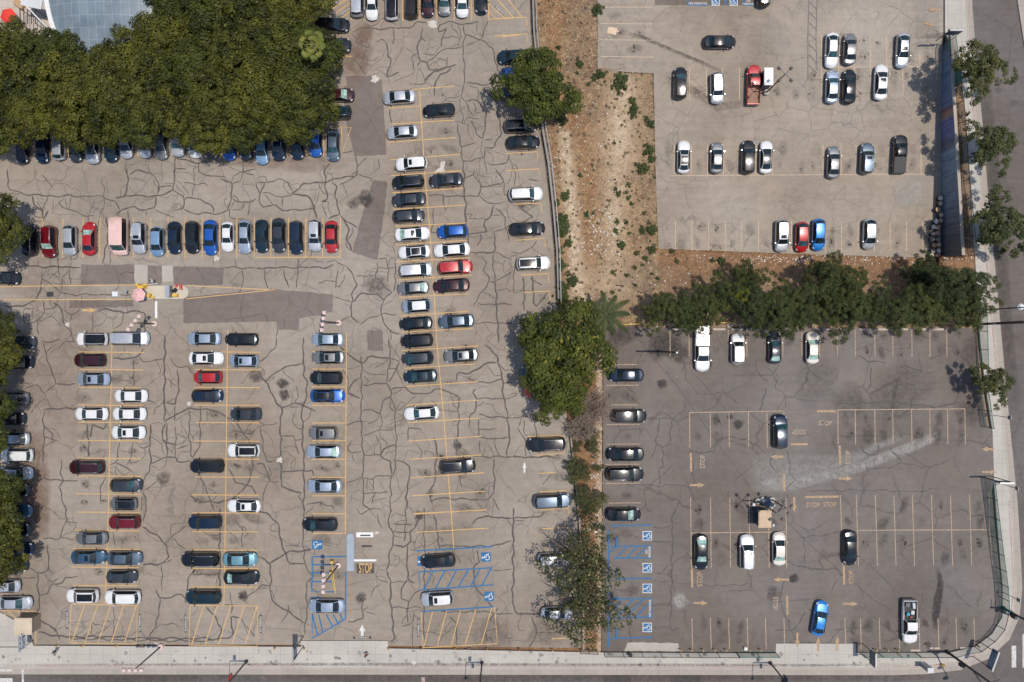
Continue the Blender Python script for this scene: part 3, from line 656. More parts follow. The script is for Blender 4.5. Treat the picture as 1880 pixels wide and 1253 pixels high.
for line in ((2, 2, "990,120 1180,340 1420,680 1720,1090"), (2, 2, "1310,260 1520,500 1640,640"), (3, 3, "150,115 340,300 520,450"), (3, 3, "720,400 970,640"), (3, 3, "560,490 760,660 900,740")):
    k += 1; ribbon(mb, px(*line), .09, .0045 + k * 5e-6, jit=.25, wj=.2)
struct(mb.obj('crack_sealant', M['sealant_dark']))

# ------------------------------------------------------------------ bay markings
LW = .115
def lines(name, m, segs, w=LW, z=.0115, drape=False):
    mb = MB()
    for i, s in enumerate(segs): ribbon(mb, s, w, z + i * 6e-6, drape)
    return struct(mb.obj(name, m))
Y = []
for x in (78, 115.5, 152.5, 183.4, 213, 245, 277, 308.6, 340, 371.6, 403.6, 435, 467, 497.6, 530, 561.4, 592.6, 625):
    Y.append([(x, 401 + (x > 200) * -1), (x - .5, 474)])
Y.append([(470, 473), (625, 472.5)])
for x in (94, 125, 157, 190, 222, 253, 282, 315, 346, 376, 407, 437, 470, 502, 534, 563, 594): Y.append([(x, 240), (x, 287)])
Y += [[(-40, 527), (0, 526.6), (255, 523)], [(-40, 551), (243, 550)], [(342, 524.6), (470, 531), (500, 533)], [(342, 549), (470, 536), (505, 532)]]
Y.append([(206, 606), (199, 939), (193, 1109)])
for y, a, b in ((646.6, 145, 264), (678.7, 147, 263), (711.4, 144, 257), (744, 144, 263), (775.3, 143, 262), (809, 143, 261), (841.4, 142, 259), (874, 142, 259), (907, 139, 258), (940.5, 142, 257), (974, 137, 256), (1008, 134, 256), (1041.5, 131, 256), (1075, 134, 254)):
    Y.append([(a, y), (b, y + 1)])
Y.append([(418, 606), (414, 939), (411, 1112)])
for y, a, b in ((646.6, 400, 478), (679, 357, 478), (711.5, 356, 477), (744, 356, 477), (776, 360, 476), (810, 356, 476), (843, 355, 476), (876, 358, 476), (909, 353, 475), (941.5, 353, 475), (976.5, 353, 474), (1010, 353, 474), (1044, 352, 474), (1078, 351, 473)):
    Y.append([(a, y), (b, y + .6)])
for bx in (([(131, 1109), (252, 1112), (250.5, 1183), (127, 1181)]), ([(349, 1112), (473, 1113), (472, 1187), (347, 1185)])):
    Y.append(bx + [bx[0]])
    for i in range(5):
        f = (i + .18) / 5; g_ = (i + 1) / 5 if i < 4 else .99
        a = (bx[3][0] + (bx[2][0] - bx[3][0]) * f * .98 + .5, bx[3][1] - 1); b = (bx[0][0] + (bx[1][0] - bx[0][0]) * g_, bx[0][1] + 1.5); Y.append([a, b])
Y.append([(636, 612), (634, 981)])
for y in (645.5, 678, 710.7, 744.4, 777, 809.5, 843.5, 876.7, 910.7, 943.7, 979.5): Y.append([(573, y), (634, y)])
Y.append([(770, 163), (780, 321), (788, 410), (793, 476), (802, 629), (815, 771), (828, 937), (833, 1007)])
for key, s in {(0, 1): "1120,645 1430,620;950,780 1180,762;975,893 1430,865;945,1025 1440,990;965,1150 1470,1110;1300,1240 1475,1230;600,404 690,406;1770,265 1900,252", (1, 1): "970,50 1475,15;980,175 1490,140;985,293 1505,262;1000,415 1510,390;1005,548 1520,515;1010,670 1540,640;1020,800 1555,765;1030,925 1530,900;1040,1060 1530,1025;1045,1175 1555,1150",
          (2, 1): "1050,95 1600,60;1065,222 1580,190;1080,352 1590,318;1080,487 1600,450;1090,612 1605,580;1100,745 1620,710;1105,875 1620,845;1115,1008 1640,972;1125,1138 1640,1105;1135,1265 1660,1240", (3, 1): "1135,45 1660,12;1150,175 1670,145",
          (0, 2): "-130,135 105,125 105,185;-130,262 110,245 112,305;-40,1105 180,1092 185,1150;-40,1228 195,1215 200,1255", (1, 2): "15,255 210,250 215,310;30,515 235,500 240,560;70,765 260,755 265,820;85,890 270,880 275,945",
          (2, 2): "155,585 250,580;105,712 380,705;175,845 380,832;190,978 320,968;200,1110 390,1100;205,1240 410,1225 410,1265", (3, 2): "215,150 413,140 413,200;285,940 400,935",
          (3, 0): "10,738 262,744 255,985;0,800 100,900;30,760 90,830;60,748 130,800;130,746 262,850;190,746 262,800"}.items():
    for l_ in s.split(';'): Y.append(px(*key, l_))
for x in (645, 708, 739.5, 771, 802, 834, 866, 897): Y.append([(x, -60), (x, 38)])
Y += [[(608, 18), (638, -2)], [(617, 24), (645, 4)], [(627, 34), (645, 19)], [(897, 36), (967, 32), (967.5, 47)], [(897, 22), (911, 35)], [(897.5, 7), (926, 34)], [(912, -2), (943, 33)], [(932, -2), (958, 32)], [(610, 234), (645, 234), (628, 281), (627, 235)]]
Y += [px(3, 1, s) for s in ("1188,745 1200,1005 1735,975 1715,712", "1205,1000 1270,745", "1305,985 1370,740", "1405,985 1470,735", "1505,975 1580,730", "1620,980 1695,715")]
lines('bay_markings', M['line_y'], Y)
F = []
for x in (1230, 1265, 1301, 1337, 1371, 1405, 1437, 1472, 1504, 1537, 1570, 1606, 1639, 1674, 1707, 1738): F.append([(x, 606), (x + .5, 655)])
for y, a, b in ((670, 690, 900), (708, 675, 910), (744, 705, 905), (780, 675, 915), (816, 680, 915), (853, 665, 920), (888, 670, 920), (924, 695, 925)): F.append([(940 + a / 3.915, y), (940 + b / 3.915, y - .5)])
F += [[(1266, 758), (1439, 755)], [(1538, 753), (1772, 751)]]
for x in (1266, 1304, 1338.5, 1374, 1408, 1439): F.append([(x, 757), (x + .5, 822)])
for x in (1538, 1570, 1606, 1639, 1673.5, 1707, 1739.5, 1771.5): F.append([(x, 752), (x + .8, 816)])
for x in (1543, 1572, 1607, 1641, 1675, 1710, 1745, 1780): F.append([(x, 909), (x + 2, 974), (x + 4, 1039)])
F += [[(1573, 974), (1817, 973)], [(1269, 979), (1443, 977)], [(1816, 905), (1817, 973), (1822, 1038)]]
for x in (1268, 1304.5, 1340, 1375.5, 1411, 1443): F.append([(x, 914), (x + .6, 979), (x + 1.2, 1043)])
for x in (1271, 1305, 1338.5, 1372.5, 1406, 1440, 1552, 1580.6, 1615, 1651, 1688, 1723, 1756, 1789): F.append([(x - .8, 1135), (x + .8, 1192)])
lines('bay_markings', M['line_f'], F)
lines('stop_bars', M['line_o'], [[(1268, 832), (1269, 866)], [(1500, 755), (1535, 755.5)], [(1451, 816), (1484, 816)], [(1541.5, 818), (1542.5, 854)], [(1439, 870), (1440, 902)], [(1478, 913), (1540, 912)], [(1270, 1044), (1271, 1079)], [(1445, 1094), (1446, 1129)], [(1549, 1039), (1550, 1074)]], .30, .0125)
U = [[(1107, 13.5), (1199, 13.5)], [(1101, 43.5), (1199, 44.5)], [(1101, 73.5), (1200, 74.3)], [(1103, 104), (1200, 105.5)], [(1509, 124), (1714, 122)], [(1230, 323), (1726, 320)]]
for x in (1266, 1297, 1326.5, 1357.6): U.append([(x, 125), (x, 184)])
for x in (1237.6, 1269, 1299, 1328, 1388, 1418, 1511, 1544, 1571.5, 1602, 1632, 1661.6, 1691): U.append([(x, 266), (x, 321)])
for x in (1508, 1539, 1567.6, 1598, 1627.6, 1657, 1688.5): U.append([(x, 64), (x + .8, 178)])
for x in (1240, 1270, 1301, 1331.6, 1361.5, 1392.6, 1422, 1453, 1484, 1515, 1545, 1575, 1605, 1634, 1664, 1694): U.append([(x, 407), (x + .3, 462)])
lines('bay_markings', M['line_u'], U, .12, .0125, True)
G_ = [[(1487, -60), (1483, 70), (1483.5, 147), (1509, 147)], [(1502, -60), (1498, 70), (1500, 128)]]
for y in (-18, 3, 22, 41, 61, 81, 101, 120): G_.append([(1484.5, y), (1500, y + 15)])
lines('lane_markings', M['line_g'], G_, .13, .0125, True)
B = [px(3, 1, s) for s in ("405,350 650,350", "405,350 402,603 560,603", "405,408 560,408", "402,467 550,467", "402,530 550,530", "645,460 643,800", "405,760 403,940 640,800", "405,765 440,910", "450,765 480,890", "505,765 550,855", "555,765 590,830", "600,760 625,805", "1155,308 1700,278",
     "1170,460 1695,430 1705,553 1178,590 1170,460", "1210,585 1270,460", "1290,580 1355,455", "1375,575 1440,450", "1455,570 1525,445", "1545,560 1610,440", "1625,555 1690,435", "1185,745 1710,710")]
B += [px(3, 2, s) for s in ("705,130 1000,123", "695,160 695,1000", "720,277 1005,272 1005,358 735,362", "750,358 820,282", "830,356 895,280", "895,352 965,282", "740,510 1005,505", "705,655 1008,650 1008,785 705,792", "740,730 790,660", "760,775 870,660", "820,785 940,660", "890,785 1000,670", "965,785 1005,745", "705,938 1008,930", "700,320 740,285", "700,700 730,665", "752,210 752,290", "752,437 752,505", "754,865 754,930", "705,277 740,277", "705,792 740,790")]
lines('accessible_markings', M['line_b'], B, .19, .0125)
lines('accessible_markings', M['line_b'], [[(1260 + 3, -60), (1263, 9), (1300, 9)], [(1331, -60), (1331, 9)], [(1366, -60), (1366, 9.5), (1384, 9.5)]], .25, .0145, True)

# arrows, lettering, wheelchair symbols
def arrow(mb, cx, cy, L, ang, z=.0135, wid=1.0, drape=False):
    # ang: direction on the photo's plane, 0 = right, 90 = up
    c, s = math.cos(R(ang)), math.sin(R(ang)); h = L / 2; hw = 4.6 * wid; tw = 1.9 * wid
    pts = [(-h, -tw), (h - 12, -tw), (h - 12, -hw), (h, 0), (h - 12, hw), (h - 12, tw), (-h, tw)]
    zz = lambda x, y: (zt(x, y) if drape else 0) + z
    q = [(cx + x * c - y * s, cy - (x * s + y * c)) for x, y in pts]
    mb.add([P(x, y, zz(x, y)) for x, y in q], [(0, 1, 5, 6), (2, 3, 4)])
mb = MB()
for a in ((1280, 891, 28, 0), (1427, 839, 26, 180), (1553, 879, 26, 0), (1458, 927, 28, -90), (1434.5, 1064.5, 29, 180), (1561.5, 1109, 28, 0), (1286.5, 1107.5, 27, 0), (1464, 1175, 27, -90), (1502, 1183, 27, 90), (1537, 1181, 27, 90), (1813, 825, 24, 180), (1816, 867, 27, 0)): arrow(mb, *a, z=.05 if a[1] > 1170 or a[0] > 1800 else .0135)
struct(mb.obj('painted_arrows', M['line_o']))
mb = MB(); arrow(mb, 1715, 18, 25, 180, .03, 1, True); arrow(mb, 1705, 45, 25, -20, .03, 1, True)
struct(mb.obj('painted_arrows', M['line_o']))
mb = MB(); arrow(mb, 164, 570, 25, 0); struct(mb.obj('painted_arrows', M['line_y']))
mb = MB(); arrow(mb, 665, 1157.5, 21, 90, .0135, 1.3); arrow(mb, 963, 858, 20, 90, .0135, .8); struct(mb.obj('painted_arrows', M['line_w']))

def word(txt, cx, cy, hpx, ang, m, z=.0155, sx=1.0, drape=False, name='painted_lettering', bold=.012):
    cu = bpy.data.curves.new('t', 'FONT'); cu.body = txt; cu.align_x = 'CENTER'; cu.align_y = 'CENTER'; cu.size = hpx / .7 * S; cu.offset = bold * hpx * S / .7
    o = bpy.data.objects.new('t', cu); COL.objects.link(o)
    dg = bpy.context.evaluated_depsgraph_get(); me = bpy.data.meshes.new_from_object(o.evaluated_get(dg))
    bpy.data.objects.remove(o)
    c, s = math.cos(R(ang)), math.sin(R(ang)); base = P(cx, cy, zt(cx, cy) if drape else 0)
    for v in me.vertices:
        x, y = v.co.x * sx, v.co.y
        X, Y2 = base.x + x * c - y * s, base.y + x * s + y * c
        zz = base.z
        if drape: zz = zt(X / (S * (CAMH - base.z) / CAMH) + 940, 626.5 - Y2 / (S * (CAMH - base.z) / CAMH))
        v.co = (X, Y2, zz + z)
    me.materials.clear(); me.materials.append(m)
    return struct(link(name, me))
ST = M['line_o']
word('STOP', 1290, 848, 8.5, 90, M['line_f'], sx=.85); word('STOP', 1557, 840, 8.5, 90, M['line_f'], sx=.85); word('STOP', 1285, 1064, 10, 90, ST, sx=.8); word('STOP', 1563, 1060, 8.5, 90, ST, sx=.85)
word('STOP', 1515, 777.5, 8.5, 0, M['line_f'], sx=.85); word('STOP', 1466.5, 793, 8.5, 180, M['line_f'], sx=.85); word('STOP', 1492, 928, 8.5, 0, ST, sx=.85); word('STOP', 1523, 927, 8.5, 0, ST, sx=.85); word('STOP', 1423, 1108, 8.5, -90, M['line_f'], sx=.85)
sheet('lettering_backing', [(654, 1036), (687, 1035), (687, 1053), (655, 1053)], M['patch_dark'], .0125)
word('STOP', 671, 1044.5, 17, 0, M['line_y'], sx=.42, bold=.01)
def nop(cx, cy, ang, txt='NO PARKING', L=33, w=4.2):
    c, s = math.cos(R(ang)), math.sin(R(ang)); h = L / 2
    sheet('lettering_backing', [(cx + x * c - y * s, cy - (x * s + y * c)) for x, y in ((-h, -w / 2), (h, -w / 2), (h, w / 2), (-h, w / 2))], M['line_k'], .0125)
    word(txt, cx, cy, 3.2, ang, M['line_w'], sx=1.05)
nop(123, 1138, -90); nop(257, 1144, 90); nop(341, 1145, -90); nop(479, 1146, 90); nop(768, 1153, -90); nop(665, 1171, 0, 'ENTRANCE'); nop(630, 25, 38, L=24); nop(914, 17, -42, L=30)
word('NO\nPARKING', 1190, 1013.5, 4, 90, M['line_w'], sx=.85); word('NO PARKING', 1193.5, 1117, 4, 90, M['line_w'], sx=.9)
word('NO PARKING', 1281, 7, 4, 0, M['line_w'], .02, 1, True); word('NO\nPARKING', 1374, 5, 3.6, 0, M['line_w'], .02, 1, True)

def access(cx, cy, w, h, ang, border=False, drape=False, dz=.0135):
    zb = zt(cx, cy) if drape else 0
    def q(x, y): return P(cx + x, cy - y, (zt(cx + x, cy - y) if drape else 0))
    mb = MB()
    if border: mb.quad(*[q(x, y) + Vector((0, 0, dz)) for x, y in ((-w / 2 - 1.3, -h / 2 - 1.3), (w / 2 + 1.3, -h / 2 - 1.3), (w / 2 + 1.3, h / 2 + 1.3), (-w / 2 - 1.3, h / 2 + 1.3))], m=1)
    mb.quad(*[q(x, y) + Vector((0, 0, dz + .002)) for x, y in ((-w / 2, -h / 2), (w / 2, -h / 2), (w / 2, h / 2), (-w / 2, h / 2))], m=0)
    c, s = math.cos(R(ang)), math.sin(R(ang)); k = min(w, h) / 20
    def rib(pts, wd):
        ribbon(mb, [(cx + (x * c - y * s) * k, cy - (x * s + y * c) * k) for x, y in pts], wd * k * S, dz + .005 + random.random() * .001, drape, m=1)
    rib([(-1.5 + 1.5 * math.cos(t), 7 + 1.5 * math.sin(t)) for t in [i * .7 for i in range(10)]], 1.6)
    rib([(-1.5, 5), (-.8, -.8), (4.2, -.8), (6.2, -6), (8, -5.2)], 1.9); rib([(-1.2, 2.2), (3.4, 2.2)], 1.5)
    rib([(-2.8 + 4.8 * math.cos(R(t)) + 1, -3 + 4.8 * math.sin(R(t))) for t in range(125, 360, 15)], 1.6)
    struct(mb.obj('accessible_symbol', [M['line_b'], M['line_w']]))
access(*T(3, 1, 440, 265), 19, 16.5, 90 + 180); access(*T(3, 1, 1652, 352), 18, 17, 90); access(*T(3, 1, 1675, 635), 18, 17, 90); access(*T(3, 1, 1196, 382), 18, 18, 90); access(*T(3, 1, 430, 655), 20, 8, 90)
for y in (200, 430, 578, 858): access(*T(3, 2, 972, y), 14.5, 14.5, 90, True)
access(1314, 3.5, 12, 12, 0, True, True, .02); access(1347, 3.5, 12, 12, 0, True, True, .02)
# crosswalk bars and lane lines on the roads
lines('road_markings', M['line_x'], [[(1861.5, 1186), (1861.5, 1226)], [(1881.5, 1164), (1881.5, 1226)], [(1901, 1164), (1901, 1226)]], .65, -.09)
lines('road_markings', M['line_x'], [[(-30, 1229), (23, 1229.5)], [(-30, 1249), (23, 1249.5)]], .6, -.08)
lines('road_markings', M['line_x'], [[(41.5, 1224), (42.5, 1275)]], .3, -.08)
lines('road_markings', M['kerb_red'], [[(777, 1244), (777, 1275)]], .5, -.09)

mh = MB()
gs = SB_(); gs.soft([(-100, 1243), (200, 1244), (560, 1243), (900, 1244), (1300, 1242), (1640, 1243), (1760, 1238)], .8, .4, -.092); gs.soft([(-100, 1222), (300, 1221), (700, 1220), (1100, 1221), (1500, 1222), (1700, 1220)], .25, .5, .032); gs.soft([(1800, 60), (1818, 250), (1836, 430), (1850, 620), (1868, 800)], 1.0, .45, -.095)
for _ in range(160):
    x = rs.uniform(0, 1700); gs.blot(x, rs.uniform(1194, 1222), rs.uniform(.06, .4), rs.uniform(.2, .7), .0325 + _ * 4e-6)
gs.obj('street_grime', stain_mat('street_grime', (.05, .042, .038), 1.4, .3, .65))
for x, y in ((1833, 166), (1862, 189), (1846, 566), (960, 1247), (300, 1246)):
    c_ = P(x, y, -.092); mh = MB(); mh.lathe(0, 0, [(.42, 0), (.42, .012), (.36, .013), (.35, .006)], 18); o_ = mh.obj('manhole_cover', M['manhole']); o_.location = c_; tag(o_, {1833: 'manhole cover in the right road beside the topmost street tree', 1862: 'manhole cover in the right road level with the mural wall top', 1846: 'manhole ring in the right road under the twin globe lamp', 960: 'manhole cover in the bottom road below the bollards', 300: 'manhole cover in the bottom road below the tall floodlight pole'}[x], 'manhole', 'manhole covers in the roads')
sheet('shaded_gutter_strip', [(x - 6.5, y) for y, x in [(-200, 971), (60, 981), (150, 989), (235, 996), (300, 1007), (380, 1016), (460, 1023), (552, 1026)]] + [(x + 2.5, y) for y, x in [(-200, 971), (60, 981), (150, 989), (235, 996), (300, 1007), (380, 1016), (460, 1023), (552, 1026)][::-1]], simple('gutter_shade_brown', (.10, .078, .062), .9, vary=.3, scale=1.5), .004)  # brown gutter strip with the wall's shade painted into its dark colour
# ------------------------------------------------------------------ vehicles
def paint(name, col, metal=.0, rough=.32):
    if sum(col) < .2: rough = .17
    m, nt, b = mat(name); g = NG(nt)
    c = g.mix(1, col, g.ramp(g.noise(1.6, 5), [(.3, .90), (.7, 1.06)]), 'MULTIPLY')
    d = g.mix(g.ramp(g.noise(.9, 6, .6), [(.45, 0), (.8, .10)]), c, [min(.3, x * 1.5 + .003) for x in (sum(col) / 3 * 1.1, sum(col) / 3, sum(col) / 3 * .9)])     # road dust
    g.l(d, b.inputs['Base Color']); b.inputs['Metallic'].default_value = metal
    g.l(g.ramp(g.noise(3, 4), [(.3, rough * .85), (.7, rough * 1.2)]), b.inputs['Roughness'])
    b.inputs['Coat Weight'].default_value = .8; b.inputs['Coat Roughness'].default_value = .05
    return m
PC = {}
for k_, w_, c_, mt in (('w', 'white', (.72, .72, .71), 0), ('s', 'silver', (.50, .52, .55), .45), ('sb', 'silver blue', (.36, .43, .52), .45), ('g', 'grey', (.20, .205, .21), .4), ('dg', 'dark grey', (.045, .05, .06), .35), ('k', 'black', (.007, .008, .010), .1),
                       ('n', 'navy', (.008, .020, .046), .3), ('b', 'bright blue', (.004, .09, .40), .25), ('bb', 'sky blue', (.01, .20, .60), .2), ('lb', 'light blue', (.22, .36, .54), .4), ('t', 'dark teal', (.008, .028, .042), .3), ('r', 'red', (.42, .008, .012), .1), ('dr', 'dark red', (.16, .006, .012), .2),
                       ('m', 'maroon', (.045, .010, .013), .25), ('br', 'dark brown', (.028, .018, .016), .3), ('p', 'pale pink', (.74, .50, .44), 0), ('c', 'cream', (.70, .64, .56), 0), ('lt', 'pale teal', (.16, .34, .40), .4), ('db', 'dusty blue', (.04, .10, .17), .4), ('or', 'orange red', (.55, .06, .015), .1), ('gb', 'grey blue', (.10, .14, .19), .45)):
    PC[k_] = (w_, paint('paint_' + w_.replace(' ', '_'), c_, mt))
def glass(name, col, rough=.04):
    m, nt, b = mat(name); b.inputs['Base Color'].default_value = (*col, 1); b.inputs['Roughness'].default_value = rough; b.inputs['Specular IOR Level'].default_value = .6
    g = NG(nt); n = g.noise(2.2, 3); g.l(g.mix(1, col, g.ramp(n, [(.35, .6), (.65, 1.5)]), 'MULTIPLY'), b.inputs['Base Color']); return m
GL = {'': glass('window_glass', (.012, .020, .024)), 't': glass('window_glass_teal', (.025, .065, .075)), 'l': glass('window_glass_pale', (.28, .42, .36), .12), 'k': glass('roof_glass', (.006, .007, .010), .22)}  # the pale green glass serves some windscreens and rear windows
GL['side'] = glass('side_glass', (.010, .013, .016))
TRIM = simple('black_trim', (.018, .018, .02), .6); LAMP = simple('headlamp_lens', (.62, .65, .68), .15, vary=0); TAIL = simple('tail_lamp_lens', (.33, .012, .012), .2, vary=0)
TYRE = simple('tyre_rubber', (.02, .02, .02), .85); RIM = simple('alloy_rim', (.4, .4, .42), .35, .7); CHROME = simple('chrome_bar', (.6, .6, .62), .25, .8, vary=0)
WHITEROOF = PC['w'][1]

SEDAN = (4.75, 1.83, [(-1, .86, .36, .68, .72, .62, 'rear'), (-.97, .94, .30, .84, .89, .70, 'tl'), (-.90, .96, .24, .95, 1.00, .76, 'boot'), (-.74, 1, .22, .97, 1.05, .76, 'rwin'), (-.44, 1, .22, .95, 1.40, .635, 'roof'), (-.2, 1, .22, .94, 1.46, .645, 'roof'),
     (.02, 1, .22, .93, 1.455, .645, 'roof'), (.19, 1, .22, .925, 1.39, .635, 'wind'), (.50, 1, .22, .92, 1.01, .78, 'hood'), (.66, .985, .22, .88, .97, .76, 'hood'), (.84, .975, .24, .80, .88, .72, 'hl'), (.94, .92, .28, .68, .75, .64, 'front'), (1, .80, .36, .54, .57, .56, None)])
SUV = (4.75, 1.92, [(-1, .88, .40, .80, .84, .66, 'rear'), (-.975, .95, .34, 1.0, 1.10, .74, 'tl'), (-.93, .97, .28, 1.06, 1.22, .74, 'rwin'), (-.80, 1, .26, 1.06, 1.66, .68, 'roof'), (-.45, 1, .26, 1.05, 1.73, .70, 'roof'), (-.05, 1, .26, 1.04, 1.73, .70, 'roof'),
     (.22, 1, .26, 1.03, 1.64, .68, 'wind'), (.50, 1, .26, 1.02, 1.13, .80, 'hood'), (.68, .985, .26, 1.0, 1.09, .79, 'hood'), (.86, .975, .28, .92, 1.0, .74, 'hl'), (.95, .93, .34, .78, .86, .66, 'front'), (1, .82, .42, .62, .66, .58, None)])
HATCH = (4.25, 1.80, [(-1, .86, .36, .74, .78, .64, 'rear'), (-.97, .94, .30, .92, .98, .70, 'tl'), (-.90, .96, .24, .98, 1.08, .72, 'rwin'), (-.68, 1, .22, .97, 1.43, .645, 'roof'), (-.35, 1, .22, .96, 1.50, .66, 'roof'), (0, 1, .22, .95, 1.50, .66, 'roof'),
     (.20, 1, .22, .945, 1.43, .645, 'wind'), (.54, 1, .22, .93, 1.03, .78, 'hood'), (.68, .985, .22, .90, .98, .76, 'hood'), (.84, .975, .24, .82, .89, .72, 'hl'), (.94, .92, .28, .70, .76, .64, 'front'), (1, .80, .36, .56, .59, .56, None)])
VAN = (5.1, 1.95, [(-1, .80, .40, .80, .84, .66, 'rear'), (-.98, .92, .34, 1.05, 1.15, .76, 'tl'), (-.95, .98, .28, 1.08, 1.30, .76, 'rwin'), (-.87, 1, .26, 1.08, 1.70, .72, 'roof'), (-.45, 1, .26, 1.07, 1.77, .73, 'roof'), (0, 1, .26, 1.06, 1.77, .73, 'roof'),
     (.28, 1, .26, 1.05, 1.68, .70, 'wind'), (.62, 1, .26, 1.02, 1.12, .80, 'hood'), (.76, .98, .26, .96, 1.04, .78, 'hood'), (.88, .94, .28, .86, .94, .74, 'hl'), (.96, .92, .34, .74, .82, .66, 'front'), (1, .82, .42, .62, .66, .60, None)])
CAMPER = (5.3, 2.1, [(-1, .95, .45, 1.15, 1.2, .86, 'rear'), (-.99, .98, .34, 1.2, 1.9, .88, 'roof'), (-.95, 1, .30, 1.2, 2.36, .88, 'roof'), (-.4, 1, .30, 1.2, 2.42, .88, 'roof'), (.2, 1, .30, 1.2, 2.42, .88, 'roof'),
     (.52, 1, .30, 1.2, 2.32, .86, 'wind'), (.76, .99, .30, 1.18, 1.26, .88, 'hood'), (.86, .97, .32, 1.1, 1.18, .84, 'hl'), (.96, .92, .36, .9, 1.0, .78, 'front'), (1, .84, .45, .7, .75, .7, None)])
PICKUP = (5.7, 1.98, [(-1, .94, .45, 1.02, 1.06, .93, 'bed'), (-.6, .99, .36, 1.05, 1.08, .94, 'bed'), (-.145, 1, .34, 1.06, 1.09, .94, 'cabback'), (-.14, 1, .34, 1.06, 1.12, .80, 'rwin'), (-.08, 1, .34, 1.06, 1.74, .70, 'roof'), (.12, 1, .34, 1.06, 1.80, .71, 'roof'),
     (.30, 1, .34, 1.05, 1.72, .69, 'wind'), (.54, 1, .34, 1.05, 1.16, .82, 'hood'), (.74, .985, .34, 1.03, 1.13, .82, 'hood'), (.90, .96, .36, .97, 1.06, .78, 'hl'), (.96, .90, .40, .86, .94, .72, 'front'), (1, .80, .46, .64, .68, .6, None)])
TYPES = {'sedan': (SEDAN, 'parked_sedan', 'car', 'sedan'), 'suv': (SUV, 'parked_suv', 'car', 'SUV'), 'hatch': (HATCH, 'parked_hatchback', 'car', 'hatchback'), 'van': (VAN, 'minivan', 'minivan', 'minivan'), 'camper': (CAMPER, 'camper_van', 'van', 'camper van'), 'pickup': (PICKUP, 'pickup_truck', 'pickup truck', 'pickup truck')}

